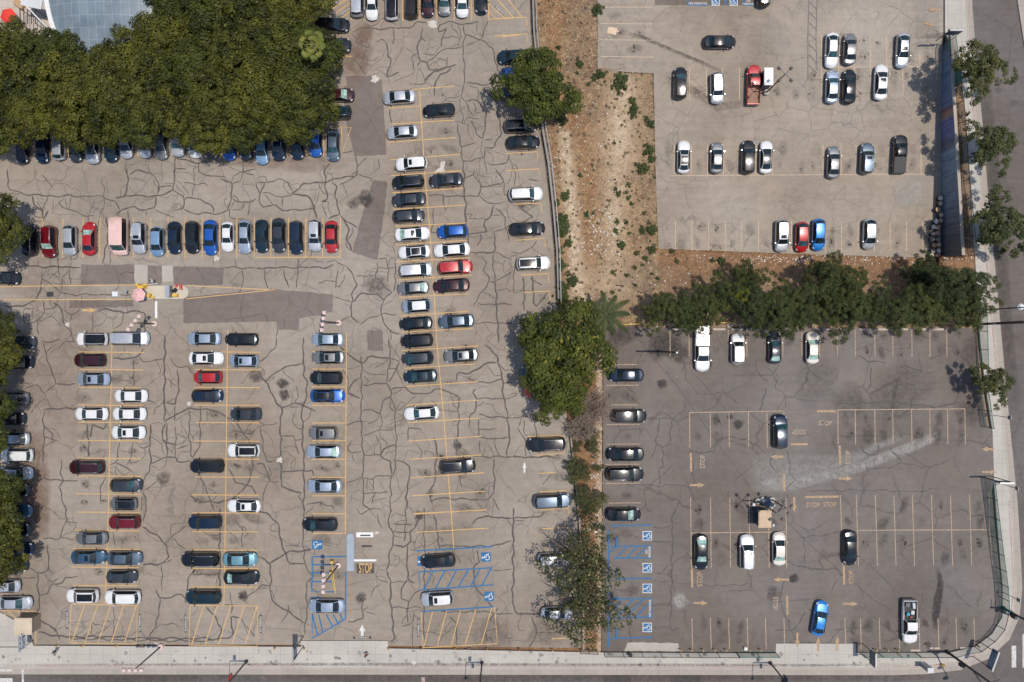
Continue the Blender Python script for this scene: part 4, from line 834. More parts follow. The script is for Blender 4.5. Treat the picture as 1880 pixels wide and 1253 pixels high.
def variant(t, du, dw, dl, dz):
    L, W, st = t; o = []
    for u, w, zl, zb, z, wr, k_ in st:
        cab = -.86 < u < .6; o.append((u + (du if cab else 0), w, zl, zb, z + (dz if z - zb > .15 else 0), wr + (dw if z - zb > .15 else dw * .3), k_))
    return (L + dl, W, o)
TYPES['sedan_b'] = (variant(SEDAN, -.075, -.035, .1, -.05),) + TYPES['sedan'][1:]
TYPES['sedan_c'] = (variant(SEDAN, .055, .03, -.1, .04),) + TYPES['sedan'][1:]
TYPES['suv_b'] = (variant(SUV, -.04, .035, .0, .08),) + TYPES['suv'][1:]
TYPES['hatch_b'] = (variant(HATCH, .05, .025, -.2, .05),) + TYPES['hatch'][1:]
def car_meshes(kind_):
    L, W, st = TYPES[kind_][0]; kind = kind_.split('_')[0]; hw = W / 2; rows = []
    for u, w, zl, zb, ztp, wr, k_ in st:
        half = [(.86 * w, zl), (.99 * w, zl + .14), (w, zl + .58 * (zb - zl)), (.955 * w, zb), (wr, ztp - .045 if ztp - zb > .15 else ztp - .02), (wr - .055, ztp - .012), (0, ztp + (.03 if ztp - zb > .15 else .02))]
        bow = lambda y: -math.copysign(1, u) * y * y * (.07 + (.30 if kind not in ('camper',) else .12) * smooth((abs(u) - .5) / .5) ** 1.3) if abs(u) > .1 and not (kind == 'pickup' and u < 0) else 0
        row = [(u * L / 2 + bow(y), y * hw, z) for y, z in half]
        row += [(u * L / 2 + bow(y), -y * hw, z) for y, z in half[-2::-1]]
        rows.append(row)
    parts = {}
    reg = {}
    def put(name, q, mi=0):
        b_ = parts.setdefault(name, MB()); rg = reg.setdefault(name, {}); ix = []
        for p in q:
            key = tuple(round(v, 4) for v in p)
            if key not in rg: rg[key] = len(b_.v); b_.v.append(p)
            ix.append(rg[key])
        b_.f.append(tuple(ix)); b_.m.append(mi)
    for i in range(len(st) - 1):
        kd = st[i][6]
        for b in range(12):
            sb = b if b < 6 else 11 - b
            q = [rows[i][b], rows[i + 1][b], rows[i + 1][b + 1], rows[i][b + 1]]; side = b < 6
            cabin = kd in ('rwin', 'roof', 'wind')
            if kind == 'camper' and kd == 'roof' and i == 1: cabin = False
            if sb == 5 and not (kind == 'camper' and i == 0):
                nm = {'boot': 'boot_lid', 'rwin': 'rear_window', 'roof': 'roof', 'wind': 'windscreen', 'hood': 'bonnet'}.get(kd, 'body')
                if kd == 'bed': continue
                put(nm, q)
            elif sb == 3 and cabin: put('side_window+' if side else 'side_window-', q)
            elif sb == 3 and kd == 'hl': put('headlight+' if side else 'headlight-', q)
            elif sb == 2 and kd == 'tl': put('tail_light+' if side else 'tail_light-', q)
            elif kind == 'pickup' and sb == 4 and kd == 'bed': put('body', q)
            elif sb == 0: put('body', q, 1)
            else: put('body', q)
    for row, fl in ((rows[0], 0), (rows[-1], 1)):
        f = list(range(13)); parts['body'].add(row, [tuple(f if fl else f[::-1])], 0)
    if kind == 'pickup':
        x0, x1, wi, zf, zt_ = -L / 2 + .05, -.145 * L / 2 - .02, .90 * hw, .72, 1.07
        m = MB(); m.quad((x0, -wi, zf), (x1, -wi, zf), (x1, wi, zf), (x0, wi, zf))
        for y, s in ((wi, 1), (-wi, -1)): m.quad((x0, y, zf), (x1, y, zf), (x1, y, zt_), (x0, y, zt_))
        m.quad((x0, -wi, zf), (x0, wi, zf), (x0, wi, zt_), (x0, -wi, zt_)); m.quad((x1, wi, zf), (x1, -wi, zf), (x1, -wi, zt_), (x1, wi, zt_))
        parts['bed'] = m
        m = MB(); m.box(-L / 2 + .02, 0, .60, 1.08, .07, wi * 2); parts['tailgate'] = m
        for s, n in ((1, 'tail_light+'), (-1, 'tail_light-')):
            m = MB(); m.box(-L / 2 - .01, s * .9 * hw, .72, .98, .05, .14); parts[n] = m
        m = MB(); m.box(-L / 2 - .09, 0, .44, .60, .16, W * .9); parts['bumper'] = m
    mir = MB(); 
    cu = [s_ for s_ in st if s_[6] == 'wind'][0][0]
    for s, n in ((1, 'wing_mirror+'), (-1, 'wing_mirror-')):
        m = MB(); zb = [s_ for s_ in st if s_[6] == 'wind'][0][3]
        m.box((cu + .20) * L / 2, s * (hw + .09), zb + .01, zb + .16, .13, .22, s * .2, top=.75); parts[n] = m
    wr_ = .35 if kind in ('suv', 'pickup', 'camper') else .32
    m = MB()
    for sgn in (1,):
        n = 18; vs = []
        for y, r in ((-.11, wr_ * .92), (-.10, wr_), (.08, wr_), (.105, wr_ * .92), (.105, wr_ * .66), (.085, wr_ * .6)): vs += [(r * math.cos(2 * math.pi * j / n), y, r * math.sin(2 * math.pi * j / n)) for j in range(n)]
        m.add(vs, [(i * n + j, (i + 1) * n + j, (i + 1) * n + (j + 1) % n, i * n + (j + 1) % n) for i in range(5) for j in range(n)], 0)
        m.add(vs[-n:], [tuple(range(n))], 1); m.add(vs[:n], [tuple(range(n))[::-1]], 0)
    mats = {'body': [PC['w'][1], TRIM], 'bonnet': [PC['w'][1]], 'boot_lid': [PC['w'][1]], 'roof': [PC['w'][1]], 'windscreen': [GL['']], 'rear_window': [GL['']], 'side_window': [GL['side']], 'headlight': [LAMP], 'tail_light': [TAIL], 'wing_mirror': [PC['w'][1]], 'bed': [PC['w'][1]], 'tailgate': [PC['w'][1]], 'bumper': [TRIM]}
    out = []
    for n, b in parts.items():
        base = n.rstrip('+-'); out.append((base, b.mesh(base, mats[base], base not in ('wing_mirror', 'bed', 'tailgate', 'bumper', 'side_window')), (0, 0, 0), 0))
    we = m.mesh('wheel', [TYRE, RIM], False)
    wx = (.60, -.60) if kind != 'pickup' else (.63, -.60)
    for u in wx:
        for s in (1, -1): out.append(('wheel', we, (u * L / 2, s * (hw - .10), wr_), 0 if s > 0 else math.pi))
    # optional pieces: sunroof, roof rails
    top = max(r[4] for r in st); rf = [s_ for s_ in st if s_[6] == 'roof']; a, b = rf[0], [s_ for s_ in st if s_[6] == 'wind'][0]
    def zroof(u): return interp([(s_[0], s_[4]) for s_ in rf + [b]], u)
    def panel(u0, u1, wf):
        m = MB(); us = [u0 + (u1 - u0) * i / 5 for i in range(6)]; vs = []
        for u in us:
            for y in (-wf, 0, wf): vs.append((u * L / 2, y * hw, zroof(u) + .03 + (.032 if y == 0 else .004)))
        m.add(vs, [(3 * i + j, 3 * i + 3 + j, 3 * i + 4 + j, 3 * i + 1 + j) for i in range(5) for j in range(2)])
        return m.mesh('sunroof', [GL['k']], True)
    opt = {}
    if kind in ('sedan', 'suv', 'hatch', 'van'):
        opt['s'] = ('sunroof', [panel(b[0] - .26, b[0] - .07, .40)])
        opt['p'] = ('sunroof', [panel(a[0] + .06, b[0] - .05, .52)])
        rl = []
        for s in (1, -1):
            m = MB(); us = [a[0] + .04 + (b[0] - a[0] - .1) * i / 5 for i in range(6)]
            m.tube([(u * L / 2, s * (a[5] - .06) * hw, zroof(u) + .035) for u in us], .022, 6); rl.append(m.mesh('roof_rail', [CHROME], True))
        opt['r'] = ('roof_rail', rl)
    return out, opt
CM = {k_: car_meshes(k_) for k_ in TYPES}
ORD = ['first', 'second', 'third', 'fourth', 'fifth', 'sixth', 'seventh', 'eighth', 'ninth', 'tenth', 'eleventh', 'twelfth', 'thirteenth', 'fourteenth', 'fifteenth', 'sixteenth', 'seventeenth', 'eighteenth', 'nineteenth', 'twentieth', 'twenty-first', 'twenty-second', 'twenty-third', 'twenty-fourth', 'twenty-fifth', 'twenty-sixth', 'twenty-seventh', 'twenty-eighth', 'twenty-ninth', 'thirtieth']
DIRS = {'R': 0, 'U': 90, 'L': 180, 'D': -90}
VAR = {'sedan': ['sedan', 'sedan_b', 'sedan_c', 'sedan'], 'suv': ['suv', 'suv_b'], 'hatch': ['hatch', 'hatch_b']}
CARPOS = []
def car(cx, cy, d, kind, col, L, ex, tilt, label, upper=False):
    kind = VAR.get(kind, [kind])[int(cx * 7 + cy * 13) % len(VAR.get(kind, [kind]))]
    kL, kW = TYPES[kind][0][:2]
    z = zt(cx, cy) if upper else 0.0
    p = P(cx, cy, z + .65); p.z = z
    k = L * S * (CAMH - z - .7) / CAMH / kL
    root = thing(TYPES[kind][1], label, TYPES[kind][2], (0, 0, 0), 0, 'vehicles parked in the lots')
    yaw = R(DIRS[d] + tilt)
    m = Matrix.Translation(p)
    if upper: m = m @ Matrix.Rotation(math.atan(.0088 / S), 4, 'X')
    m = m @ Matrix.Rotation(yaw, 4, 'Z') @ Matrix.Diagonal((k, 1 + (k - 1) * .4 , 1, 1))
    root.matrix_world = m
    pm = PC[col][1]; parts, opt = CM[kind]
    ws = GL['l'] if 'f' in ex else GL['t'] if 't' in ex else GL['']
    for n, me, loc, rz in parts:
        o = bpy.data.objects.new(n, me); COL.objects.link(o); o.parent = root; o.location = loc; o.rotation_euler = (0, 0, rz)
        if n in ('body', 'bonnet', 'boot_lid', 'roof', 'wing_mirror', 'bed', 'tailgate'):
            o.material_slots[0].link = 'OBJECT'
            o.material_slots[0].material = GL['k'] if (n == 'roof' and 'b' in ex) else WHITEROOF if (n == 'roof' and 'w' in ex) else (TRIM if n == 'bed' and col != 'r' else M['bed_liner'] if n == 'bed' else pm)
        if n == 'roof': roof_o = o
        if n == 'windscreen' and ws is not GL['']: o.material_slots[0].link = 'OBJECT'; o.material_slots[0].material = ws
        if n == 'rear_window' and 'g' in ex: o.material_slots[0].link = 'OBJECT'; o.material_slots[0].material = GL['l']
    for e in ex:
        if e in opt:
            for me in opt[e][1]:
                o = bpy.data.objects.new(opt[e][0], me); COL.objects.link(o); o.parent = roof_o
    return root
M['bed_liner'] = simple('worn_bed', (.30, .17, .11), .8, vary=.25, scale=2)

ROWS = [
('left', 'along the top edge', 'row', 0, 0, """656,3,U,van,s,60,|683,8,D,sedan,w,60,|719.5,9,U,suv,w,60,b|755,6,U,suv,br,60,|785.5,2,D,sedan,m,60,|816,0,D,sedan,g,60,t|849,3,D,sedan,w,60,t|884,-3,D,sedan,k,60,"""),
('top', 'beside the fan palm', 'column', 0, 0, """610,47,R,suv,k,66,|614,84,R,suv,k,64,t|621,175,R,sedan,m,62,f|615,207,L,suv,t,64,|612,267,D,sedan,gb,60,"""),
('left', 'under the ficus grove', 'row', 0, 0, """41,272,D,sedan,k,60,|78,271,D,sedan,n,60,|108.5,267,U,hatch,s,58,|139,269,D,sedan,dg,60,|171,272,D,suv,s,60,b|204,269,D,hatch,t,60,|232,262,D,sedan,s,60,|266,261,D,sedan,s,60,|296.5,264,D,sedan,g,60,|327,258,D,pickup,s,62,|359,261,D,sedan,w,60,|388,264,D,sedan,br,60,|421,266,D,hatch,b,60,|451,264,D,sedan,dg,60,|481.5,273,D,sedan,lb,60,|512,266,D,suv,n,60,|546,264,D,sedan,n,60,|580,260,D,hatch,b,58,"""),
('left', 'above the ticket island', 'long row', 0, 0, """55,441,U,suv,k,62,|91,444,D,suv,dr,61,f|128.5,441,D,hatch,s,58,|164,438.5,U,sedan,r,63,f|222,435,D,camper,p,70,|256,437,D,suv,s,61,s|289,444,D,hatch,lb,56,|320.5,437,D,sedan,n,61,|353.5,436,D,suv,k,61,|386.5,436.5,D,sedan,b,66,|418,435,D,sedan,w,56,|449.5,435,D,sedan,sb,64,|481,434,D,sedan,t,62,|512,432.6,D,sedan,dg,65,|544,436.4,D,suv,n,63,|578.5,433,D,suv,s,60,s|608.7,435,D,sedan,r,60,"""),
('top', 'along the left edge', 'column', 0, 0, """7,511,R,suv,k,62,|36,629,R,sedan,dg,62,|31.5,666,R,sedan,k,62,|24,732,L,sedan,g,62,|18,769,R,sedan,k,60,|25,806,L,sedan,s,62,|32,836,L,suv,w,62,|30,869,R,sedan,s,62,|24,900,R,sedan,k,62,|30,938,R,sedan,db,60,|26,973,R,sedan,k,62,|32,1008,R,sedan,n,62,|22,1039,R,sedan,k,60,|8,1076,L,sedan,s,62,|28,1107,R,sedan,s,64,t"""),
('top', "of the lower-left first pair", 'left column', 0, 0, """170,623,L,suv,w,60,b|165.5,661.5,L,suv,m,60,|172,696.5,L,sedan,sb,63,s|168.5,760,L,sedan,w,63,|160,858,L,suv,m,67,|168.5,988,L,sedan,g,61,|163,1023,R,sedan,db,66,s|152.5,1093.5,L,suv,w,62,p"""),
('top', "of the lower-left first pair", 'right column', 0, 0, """239.6,621.5,R,van,s,72,|241,727,L,sedan,w,63,|238,760,L,sedan,w,64,|236,794,L,sedan,w,65,s|232,891,R,hatch,dg,60,|227,925.5,L,hatch,g,52,b|229,958.5,L,suv,dr,60,|229,1025,R,sedan,gb,66,|224,1059,R,sedan,dg,58,|226,1096.5,L,suv,w,69,r"""),
('top', "of the second pair", 'left column', 0, 0, """375,622,L,sedan,sb,64,|378.5,658,R,sedan,w,65,s|382,693,L,hatch,r,55,|381,727,R,hatch,n,59,s|380.6,856,L,suv,k,65,|377,958.5,L,suv,n,64,|368,1027,L,suv,k,72,|374,1096,L,suv,t,68,"""),
('top', "of the second pair", 'right column', 0, 0, """444,623.5,L,sedan,k,63,|448,663,L,hatch,sb,56,s|452,760.5,L,sedan,dg,60,|448,827,L,suv,w,62,p|448,929,L,sedan,w,63,s|441,1027,R,sedan,lt,65,|443.5,1060.5,R,sedan,k,67,g"""),
('top', "left of the entrance gate", 'single column', 0, 0, """601.8,623.5,L,sedan,sb,61,|603,656.5,L,sedan,g,63,s|599.5,694,L,suv,k,62,t|601.5,727,R,sedan,b,65,b|594,795,L,suv,g,55,s|593.4,829.5,L,sedan,sb,66,g|595.7,892.5,L,sedan,sb,66,|587.5,963,L,sedan,k,67,s|600,1112.5,L,sedan,sb,69,"""),
('top', "of the slanted middle pair", 'left column', 4, 0, """733,179,L,sedan,s,62,|739,243,L,sedan,s,60,|755.6,301.4,L,suv,w,60,s|749.7,334.8,L,suv,k,60,|751,366.7,L,sedan,dg,64,|750.5,397,R,hatch,dg,60,|756.6,430,R,sedan,w,65,sg|760.7,463,L,sedan,w,60,p|764.5,496.5,R,van,s,64,|758.6,529,L,sedan,g,60,g|765,562,L,hatch,sb,56,w|763.7,594,L,sedan,k,62,|766,625.6,L,suv,k,61,|767,658,L,hatch,dg,60,|772,691,L,sedan,t,63,s|774,758.7,L,sedan,w,66,|804.6,1030,L,sedan,k,65,|803,1099,L,suv,s,62,sw"""),
('top', "of the slanted middle pair", 'right column', 4, 0, """806,203,L,sedan,k,60,|819,331,L,sedan,dg,63,s|831,425,L,hatch,b,58,|829.6,459.4,L,sedan,w,68,|836,491,R,suv,r,65,|829,524.6,L,sedan,m,68,s|838,590,L,sedan,gb,67,|846.8,653,L,sedan,g,65,s|840.4,856,R,suv,k,67,r"""),
('top', "beside the hillside fence", 'column', 2.5, 0, """943,105,L,suv,t,60,|946,137,R,hatch,b,58,|946,172,R,sedan,k,62,|956,231,R,suv,k,63,|960,262,R,sedan,k,63,|965,357,R,suv,w,64,t|968,420.5,R,sedan,k,66,|979,484,R,suv,w,63,p|984,683,L,sedan,dg,62,|990,718,L,hatch,or,60,|1003,816,L,suv,k,72,|1014,920,R,suv,gb,72,|1017,1027,R,suv,s,62,s|1022,1126,R,sedan,s,60,"""),
('left', 'of the upper right lot', 'top row', 0, 1, """1321,76.6,R,sedan,k,61,|1402,-17,U,suv,k,60,|1527,92,D,sedan,w,64,|1560,90,U,sedan,g,58,|1657,92.5,D,sedan,s,64,s"""),
('left', 'of the upper right lot', 'second row', 0, 1, """1248.5,152.7,U,suv,k,59,|1316,161.4,D,suv,s,58,|1383,155,U,pickup,r,71,|1527.5,159,U,sedan,sb,61,|1559,159,U,sedan,k,63,|1617,151,U,sedan,w,65,s"""),
('left', 'of the upper right lot', 'third row', 0, 1, """1255,288,U,sedan,w,60,p|1316,289.5,U,sedan,g,58,|1373,288.6,U,suv,k,62,|1406,288.5,U,sedan,w,60,b|1530,298,U,sedan,g,60,|1590.6,291,U,suv,gb,58,s|1651,282,U,pickup,k,69,"""),
('left', 'of the upper right lot', 'bottom row', 0, 1, """1435,432.6,D,suv,s,61,s|1472,435,D,hatch,r,57,|1502.7,430.6,D,hatch,bb,60,|1596,429.5,D,hatch,s,58,"""),
('left', 'of the dark lower lot', 'top row', 0, 0, """1289,641,D,pickup,w,84,|1354,641,U,suv,w,58,|1422,639,U,sedan,dg,60,g|1491,639,U,sedan,c,60,fg"""),
('top', 'of the dark lower lot', 'left column', 0, 0, """1149,689,L,sedan,n,67,|1155,764,R,suv,k,65,|1148,834,L,sedan,k,70,|1147,870.5,R,suv,k,70,r|1144.5,944.5,R,sedan,k,65,f"""),
('left', 'of the dark lower lot', 'middle row', 0, 0, """1287,1014,D,sedan,k,67,gf|1371,1014,U,suv,w,66,s|1430,1008,U,sedan,c,62,g|1560,1006,D,sedan,k,66,"""),
('left', 'in the dark lower lot', 'three strays', 0, 0, """1432,793,U,suv,n,65,|1505,1135.6,U,sedan,bb,66,|1669,1142,D,pickup,w,80,"""),
]
LOOKX = {'s': 'with sunroof', 'p': 'with panoramic roof', 'b': 'with black roof', 'w': 'with white roof', 'r': 'with roof rails'}
UNIQ = {('camper', 'p'): 'pale pink camper van with a flat roof above the ticket island', ('pickup', 'r'): 'red pickup truck with an empty bed beside the white kiosk', ('suv', 'r'): 'red SUV beside a silver minivan in the slanted middle pair', ('hatch', 'or'): 'orange red hatchback half hidden under the round tree',
        ('sedan', 'lt'): 'pale teal sedan beside a long black SUV', ('van', 's', 239.6): 'long silver minivan at the top of the lower-left first pair', ('pickup', 'w', 84): 'white pickup truck with a lidded bed below the hedge trees', ('pickup', 'w', 80): 'white pickup truck with cargo in its bed near the corner',
        ('pickup', 'k'): 'black pickup truck with a covered bed near the mural wall', ('sedan', 'bb'): 'sky blue sedan driving in over the painted arrows', ('suv', 'n', 65): 'navy SUV standing across the middle of the dark lower lot', ('hatch', 'bb'): 'sky blue hatchback beside a red hatchback in the upper right lot', ('hatch', 'r', 57): 'red hatchback beside a sky blue one in the upper right lot',
        ('hatch', 'r', 55): 'bright red hatchback among white sedans of the second pair'}
ncar = 0
SPECIAL = {}
for axis, where, rowname, tl, up, s in ROWS:
    for i, e in enumerate(s.split('|')):
        cx, cy, d, kd, c, L, ex = e.split(','); cx, cy, L = float(cx), float(cy), float(L); hq = int(cx * 11 + cy * 5) % 10
        look = PC[c][0] + ' ' + TYPES[kd][3]
        for q in 'pbwrs':
            if q in ex: look += ' ' + LOOKX[q]; break
        lab = UNIQ.get((kd, c, L)) or UNIQ.get((kd, c, cx)) or UNIQ.get((kd, c))
        if not lab: lab = ('%s, %s from %s in %s %s' % (look, ORD[i], axis, rowname, where)).replace(' with black roof', '' if rowname == 'single column' else ' with black roof').replace(' with white roof,', ',')
        t_ = tl
        if rowname == 'three strays' and c == 'bb': t_ = -10
        if rowname == 'bottom row': t_ = 1
        if (kd, c) == ('suv', 's') and cx == 1316: t_ = 3
        if kd == 'suv' and hq < 4 and 'r' not in ex: ex += 'r'
        if hq == 7 and 'f' not in ex: ex += 't'
        o = car(cx, cy, d, kd, c, L, ex, t_, lab, bool(up)); ncar += 1; CARPOS.append((cx, cy, d))
        SPECIAL[(kd, c, L)] = o
print('cars', ncar)
# pickup fittings
def fit(root, build, name, m):
    mb = MB(); build(mb); o = mb.obj(name, m, root); return o
TR = {k_: v for k_, v in SPECIAL.items() if k_[0] == 'pickup'}
fit(TR[('pickup', 'k', 69.0)], lambda b: b.box(-1.62, 0, 1.075, 1.115, 2.3, 1.74), 'bed_cover', TRIM)
def lidb(b):
    b.box(-2.35, 0, 1.07, 1.13, .85, 1.62); b.box(-.85, 0, 1.07, 1.13, .8, 1.62); b.box(-1.6, 0, .98, 1.02, .6, 1.62)
fit(TR[('pickup', 'w', 84.0)], lidb, 'bed_lid', PC['w'][1])
def rack(b):
    for x in (-1.3, -1.9): b.tube([(x, -.8, 1.22), (x, .8, 1.22)], .035, 6)
    for y in (-.35, .3): b.tube([(-1.9, y, 1.22), (-1.3, y, 1.22)], .035, 6)
    for x in (-1.3, -1.9):
        for y in (-.8, .8): b.tube([(x, y, 1.05), (x, y, 1.22)], .03, 6)
fit(TR[('pickup', 'w', 84.0)], rack, 'ladder_rack', TRIM)
w80 = TR[('pickup', 'w', 80.0)].matrix_world.copy()
for n_, lab, cat_, loc, sz, col in (('toolbox', 'pale grey toolbox lying in the white pickup bed', 'toolbox', (-2.2, .5, .73), (.9, .4, .35), (.5, .52, .54)), ('plastic_tub', 'teal plastic tub among the cargo in the white pickup bed', 'tub', (-1.1, -.3, .73), (.5, .45, .35), (.03, .28, .36)),
                                  ('cargo_bag', 'white bag among the cargo in the white pickup bed', 'bag', (-1.3, .35, .73), (.55, .5, .3), (.6, .58, .56)), ('cargo_crate', 'dark grey crate at the tail of the white pickup bed', 'crate', (-2.3, -.35, .73), (.6, .6, .3), (.12, .12, .13)), ('fuel_can', 'small red fuel can by the cab in the white pickup bed', 'fuel can', (-.75, .1, .73), (.3, .3, .35), (.4, .03, .03))):
    b = MB(); x, y, z = loc; b.box(0, 0, 0, sz[2], sz[0], sz[1], random.uniform(-.3, .3), top=.88); b.box(0, 0, sz[2], sz[2] + .04, sz[0] * .5, sz[1] * .3)
    o = b.obj(n_, simple(n_, col, .6)); o.location = w80 @ Vector(loc); o.rotation_euler = (0, 0, R(-90)); tag(o, lab, cat_, 'cargo in the white pickup')
# ------------------------------------------------------------------ vegetation
def leaf(vs, fs, tn, c, n, l, w, t, roll):
    n = n.normalized(); a = n.cross(Vector((math.cos(roll), math.sin(roll), .3)))
    if a.length < .05: a = n.cross(Vector((0, 1, 0)))
    a.normalize(); b = n.cross(a); o = len(vs)
    vs += [c - a * (l / 2), c + b * (w / 2) - n * (w * .12), c + a * (l / 2), c - b * (w / 2) - n * (w * .12)]
    fs.append((o, o + 1, o + 2, o + 3)); tn += [t] * 4

def finish(name, vs, fs, tn, m):
    me = bpy.data.meshes.new(name); me.from_pydata([tuple(v) for v in vs], [], fs); me.materials.append(m)
    a = me.attributes.new('tint', 'FLOAT', 'POINT'); a.data.foreach_set('value', tn); me.update(); return me

def crown(name, rnd, Rr, Rz, nclump, per, cr, leafl, m, core=.0, holes=0.0, lop=.25, pale=.0, up=.6, gap=.85, asp=.55):
    """rounded leaf clumps, spaced over an uneven dome; unit metres, centre at 0"""
    vs, fs, tn = [], [], []
    lob = [rnd.uniform(0, 6.28) for _ in range(4)]
    def rad(th): return Rr * (1 + lop * sum(math.sin(k + th * (i + 2)) * .4 for i, k in enumerate(lob)))
    cl = []; tries = 0
    while len(cl) < nclump and tries < nclump * 40:
        tries += 1
        th = rnd.uniform(0, 6.283); q = math.sqrt(rnd.random()); r = rad(th) * q - cr * .5 * q
        low = rnd.random() < .22
        z = Rz * math.sqrt(max(.03, 1 - (q * .93) ** 2)) * (rnd.uniform(.2, .6) if low else rnd.uniform(.80, 1.08)) - .15 * Rz
        c = Vector((r * math.cos(th), r * math.sin(th), z))
        if any((c - o).length < cr * gap for o, _, _ in cl): continue
        if holes and rnd.random() < holes: continue
        cl.append((c, cr * rnd.uniform(.7, 1.25), rnd.random()))
    for c, k, t in cl:
        out = (Vector((c.x, c.y, 0)) / Rr * .7 + Vector((0, 0, 1))).normalized()
        for _ in range(int(per * (k / cr) ** 1.5)):
            d = Vector((rnd.gauss(0, 1), rnd.gauss(0, 1), rnd.gauss(0, 1))).normalized()
            if d.dot(out) < -.15: d = -d
            p = c + d * k * (.42 + .72 * rnd.random() ** .8)
            n = d * 1.0 + out * .35 + Vector((rnd.uniform(-.4, .4), rnd.uniform(-.4, .4), rnd.uniform(-.1, .5)))
            s = rnd.uniform(.65, 1.35); tt = min(.8, max(0, .02 + .55 * t + rnd.uniform(-.12, .28)))
            if pale and rnd.random() < pale: tt = 1.0
            leaf(vs, fs, tn, p, n, leafl * s, leafl * s * asp, tt, rnd.uniform(0, 6.28))
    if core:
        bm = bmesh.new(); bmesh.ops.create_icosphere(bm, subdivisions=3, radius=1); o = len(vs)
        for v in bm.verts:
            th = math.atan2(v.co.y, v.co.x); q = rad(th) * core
            vs.append(Vector((v.co.x * q, v.co.y * q, v.co.z * Rz * core * .9 - .1 * Rz)) * rnd.uniform(.85, 1.05)); tn.append(.0)  # core in the darkest leaf tint paints shade into the gaps between clumps
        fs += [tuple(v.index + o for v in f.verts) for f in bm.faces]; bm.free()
    return finish(name, vs, fs, tn, m)

def trunk_mesh(name, rnd, h, r, spread, nl, m, sub=2):
    mb = MB(); top = h * .55
    mb.tube([(0, 0, 0), (rnd.uniform(-.1, .1), rnd.uniform(-.1, .1), top * .5), (0, 0, top)], r, 8, r1=r * .7)
    for i in range(nl):
        th = 6.283 * i / nl + rnd.uniform(-.3, .3); e = Vector((math.cos(th) * spread * rnd.uniform(.6, 1), math.sin(th) * spread * rnd.uniform(.6, 1), h * rnd.uniform(.85, 1.1)))
        s_ = Vector((0, 0, top * rnd.uniform(.75, 1))); mid = s_.lerp(e, .5) + Vector((0, 0, h * .05))
        mb.tube([s_, mid, e], r * .45, 6, r1=r * .1)
        for _ in range(sub):
            a = mid.lerp(e, rnd.random()); b = a + Vector((rnd.uniform(-1, 1), rnd.uniform(-1, 1), rnd.uniform(.1, .7))) * spread * .4
            mb.tube([a, b], r * .2, 4, r1=r * .06)
    return mb.mesh(name, m, True)

rn = random.Random(11)
FIC = [crown('ficus_crown', rn, 4.7, 3.4, 62, 135, .95, .38, M['ficus'], .42, lop=.25, pale=.03, gap=1.2) for _ in range(5)]
FICT = trunk_mesh('ficus_trunk', rn, 6.5, .32, 3, 6, M['bark'])
def tree(kind, label, cx, cy, rpx, h, crowns, trunk, th, group, Rm=4.5, zs=1.0, cat='tree'):
    zg = zt(cx, cy)
    if is_dirt(cx, cy): zg -= .1
    rz = rn.uniform(0, 6.28); p = P(cx, cy, zg + h); k = rpx * S * (CAMH - zg - h) / CAMH / Rm
    root = thing(kind, label, cat, (p.x, p.y, zg), rz, group)
    c = link('crown', rn.choice(crowns) if isinstance(crowns, list) else crowns, root); c.location = (0, 0, h); c.scale = (k, k, k * zs)
    t = link('trunk', trunk, root); t.scale = (k, k, h / th)
    return root
GR = {'back row beside the glazed roof': [(312, 72, 58, 6.6), (322, 8, 52, 6.6), (395, 25, 60, 7), (470, 20, 58, 7), (545, 10, 56, 6.4), (395, -60, 60, 7), (500, -60, 60, 7)],
      'upper row below the terrace': [(-35, 95, 60, 6.5), (28, 92, 55, 6.5), (88, 103, 54, 6.5), (142, 122, 50, 6.3), (192, 134, 47, 6.3), (245, 118, 55, 6.5)],
      'middle row': [(-20, 160, 62, 6.5), (55, 165, 62, 6.5), (128, 172, 60, 6.5), (205, 180, 60, 6.5), (285, 150, 64, 6.6), (362, 130, 64, 6.8), (440, 105, 64, 6.8), (520, 95, 62, 6.8), (566, 100, 56, 6.0), (470, 160, 62, 6.6), (550, 165, 62, 6.6), (398, 185, 62, 6.6)],
      'front row over the parked cars': [(-10, 225, 58, 5.8), (60, 215, 56, 5.6), (128, 213, 56, 5.6), (195, 217, 54, 5.6), (262, 214, 54, 5.6), (326, 210, 54, 5.6), (392, 222, 56, 5.8), (450, 226, 55, 5.8), (505, 215, 58, 5.8), (556, 208, 54, 5.8)]}
for rown, L_ in GR.items():
    for i, (x, y, r_, h_) in enumerate(sorted(L_)):
        tree('ficus_tree', '%s ficus tree from left in the %s of the grove' % (ORD[i], rown.split(' beside')[0].split(' below')[0].split(' over')[0]), x, y, r_ * rn.uniform(.84, 1.02), h_ * rn.uniform(.84, 1.18), FIC, FICT, 6.5, 'ficus trees of the grove')
for i, (x, y, r_, h_) in enumerate([(-8, 415, 58, 6.5), (-16, 607, 48, 6), (-16, 668, 46, 6), (-20, 735, 46, 6), (-24, 800, 46, 6), (-14, 905, 50, 6.2), (-8, 962, 58, 6.4), (-6, 1020, 54, 6.2)]):
    tree('ficus_tree', '%s ficus tree from top along the left edge' % ORD[i], x, y, r_, h_, FIC, FICT, 6.5, 'ficus trees along the left edge')
BIGC = [crown('round_crown', rn, 4.6, 3.2, 75, 130, .85, .36, M['round'], .5, lop=.30, pale=.04, gap=1.0) for _ in range(2)]
BUS = [crown('bush_crown', rn, 3.5, 2.4, 60, 34, .75, .5, M['scrub'], 0, lop=.6, pale=.08, gap=.8, asp=.35) for _ in range(3)]
tree('round_tree', 'round dark green tree beside the hillside fence near the top', 985, 162, 66, 5, BIGC[0], FICT, 6.5, None)
tree('round_tree', 'large round tree between the lots with the feather palm beside it', 1028, 645, 84, 5.5, BIGC[1], FICT, 6.5, None)
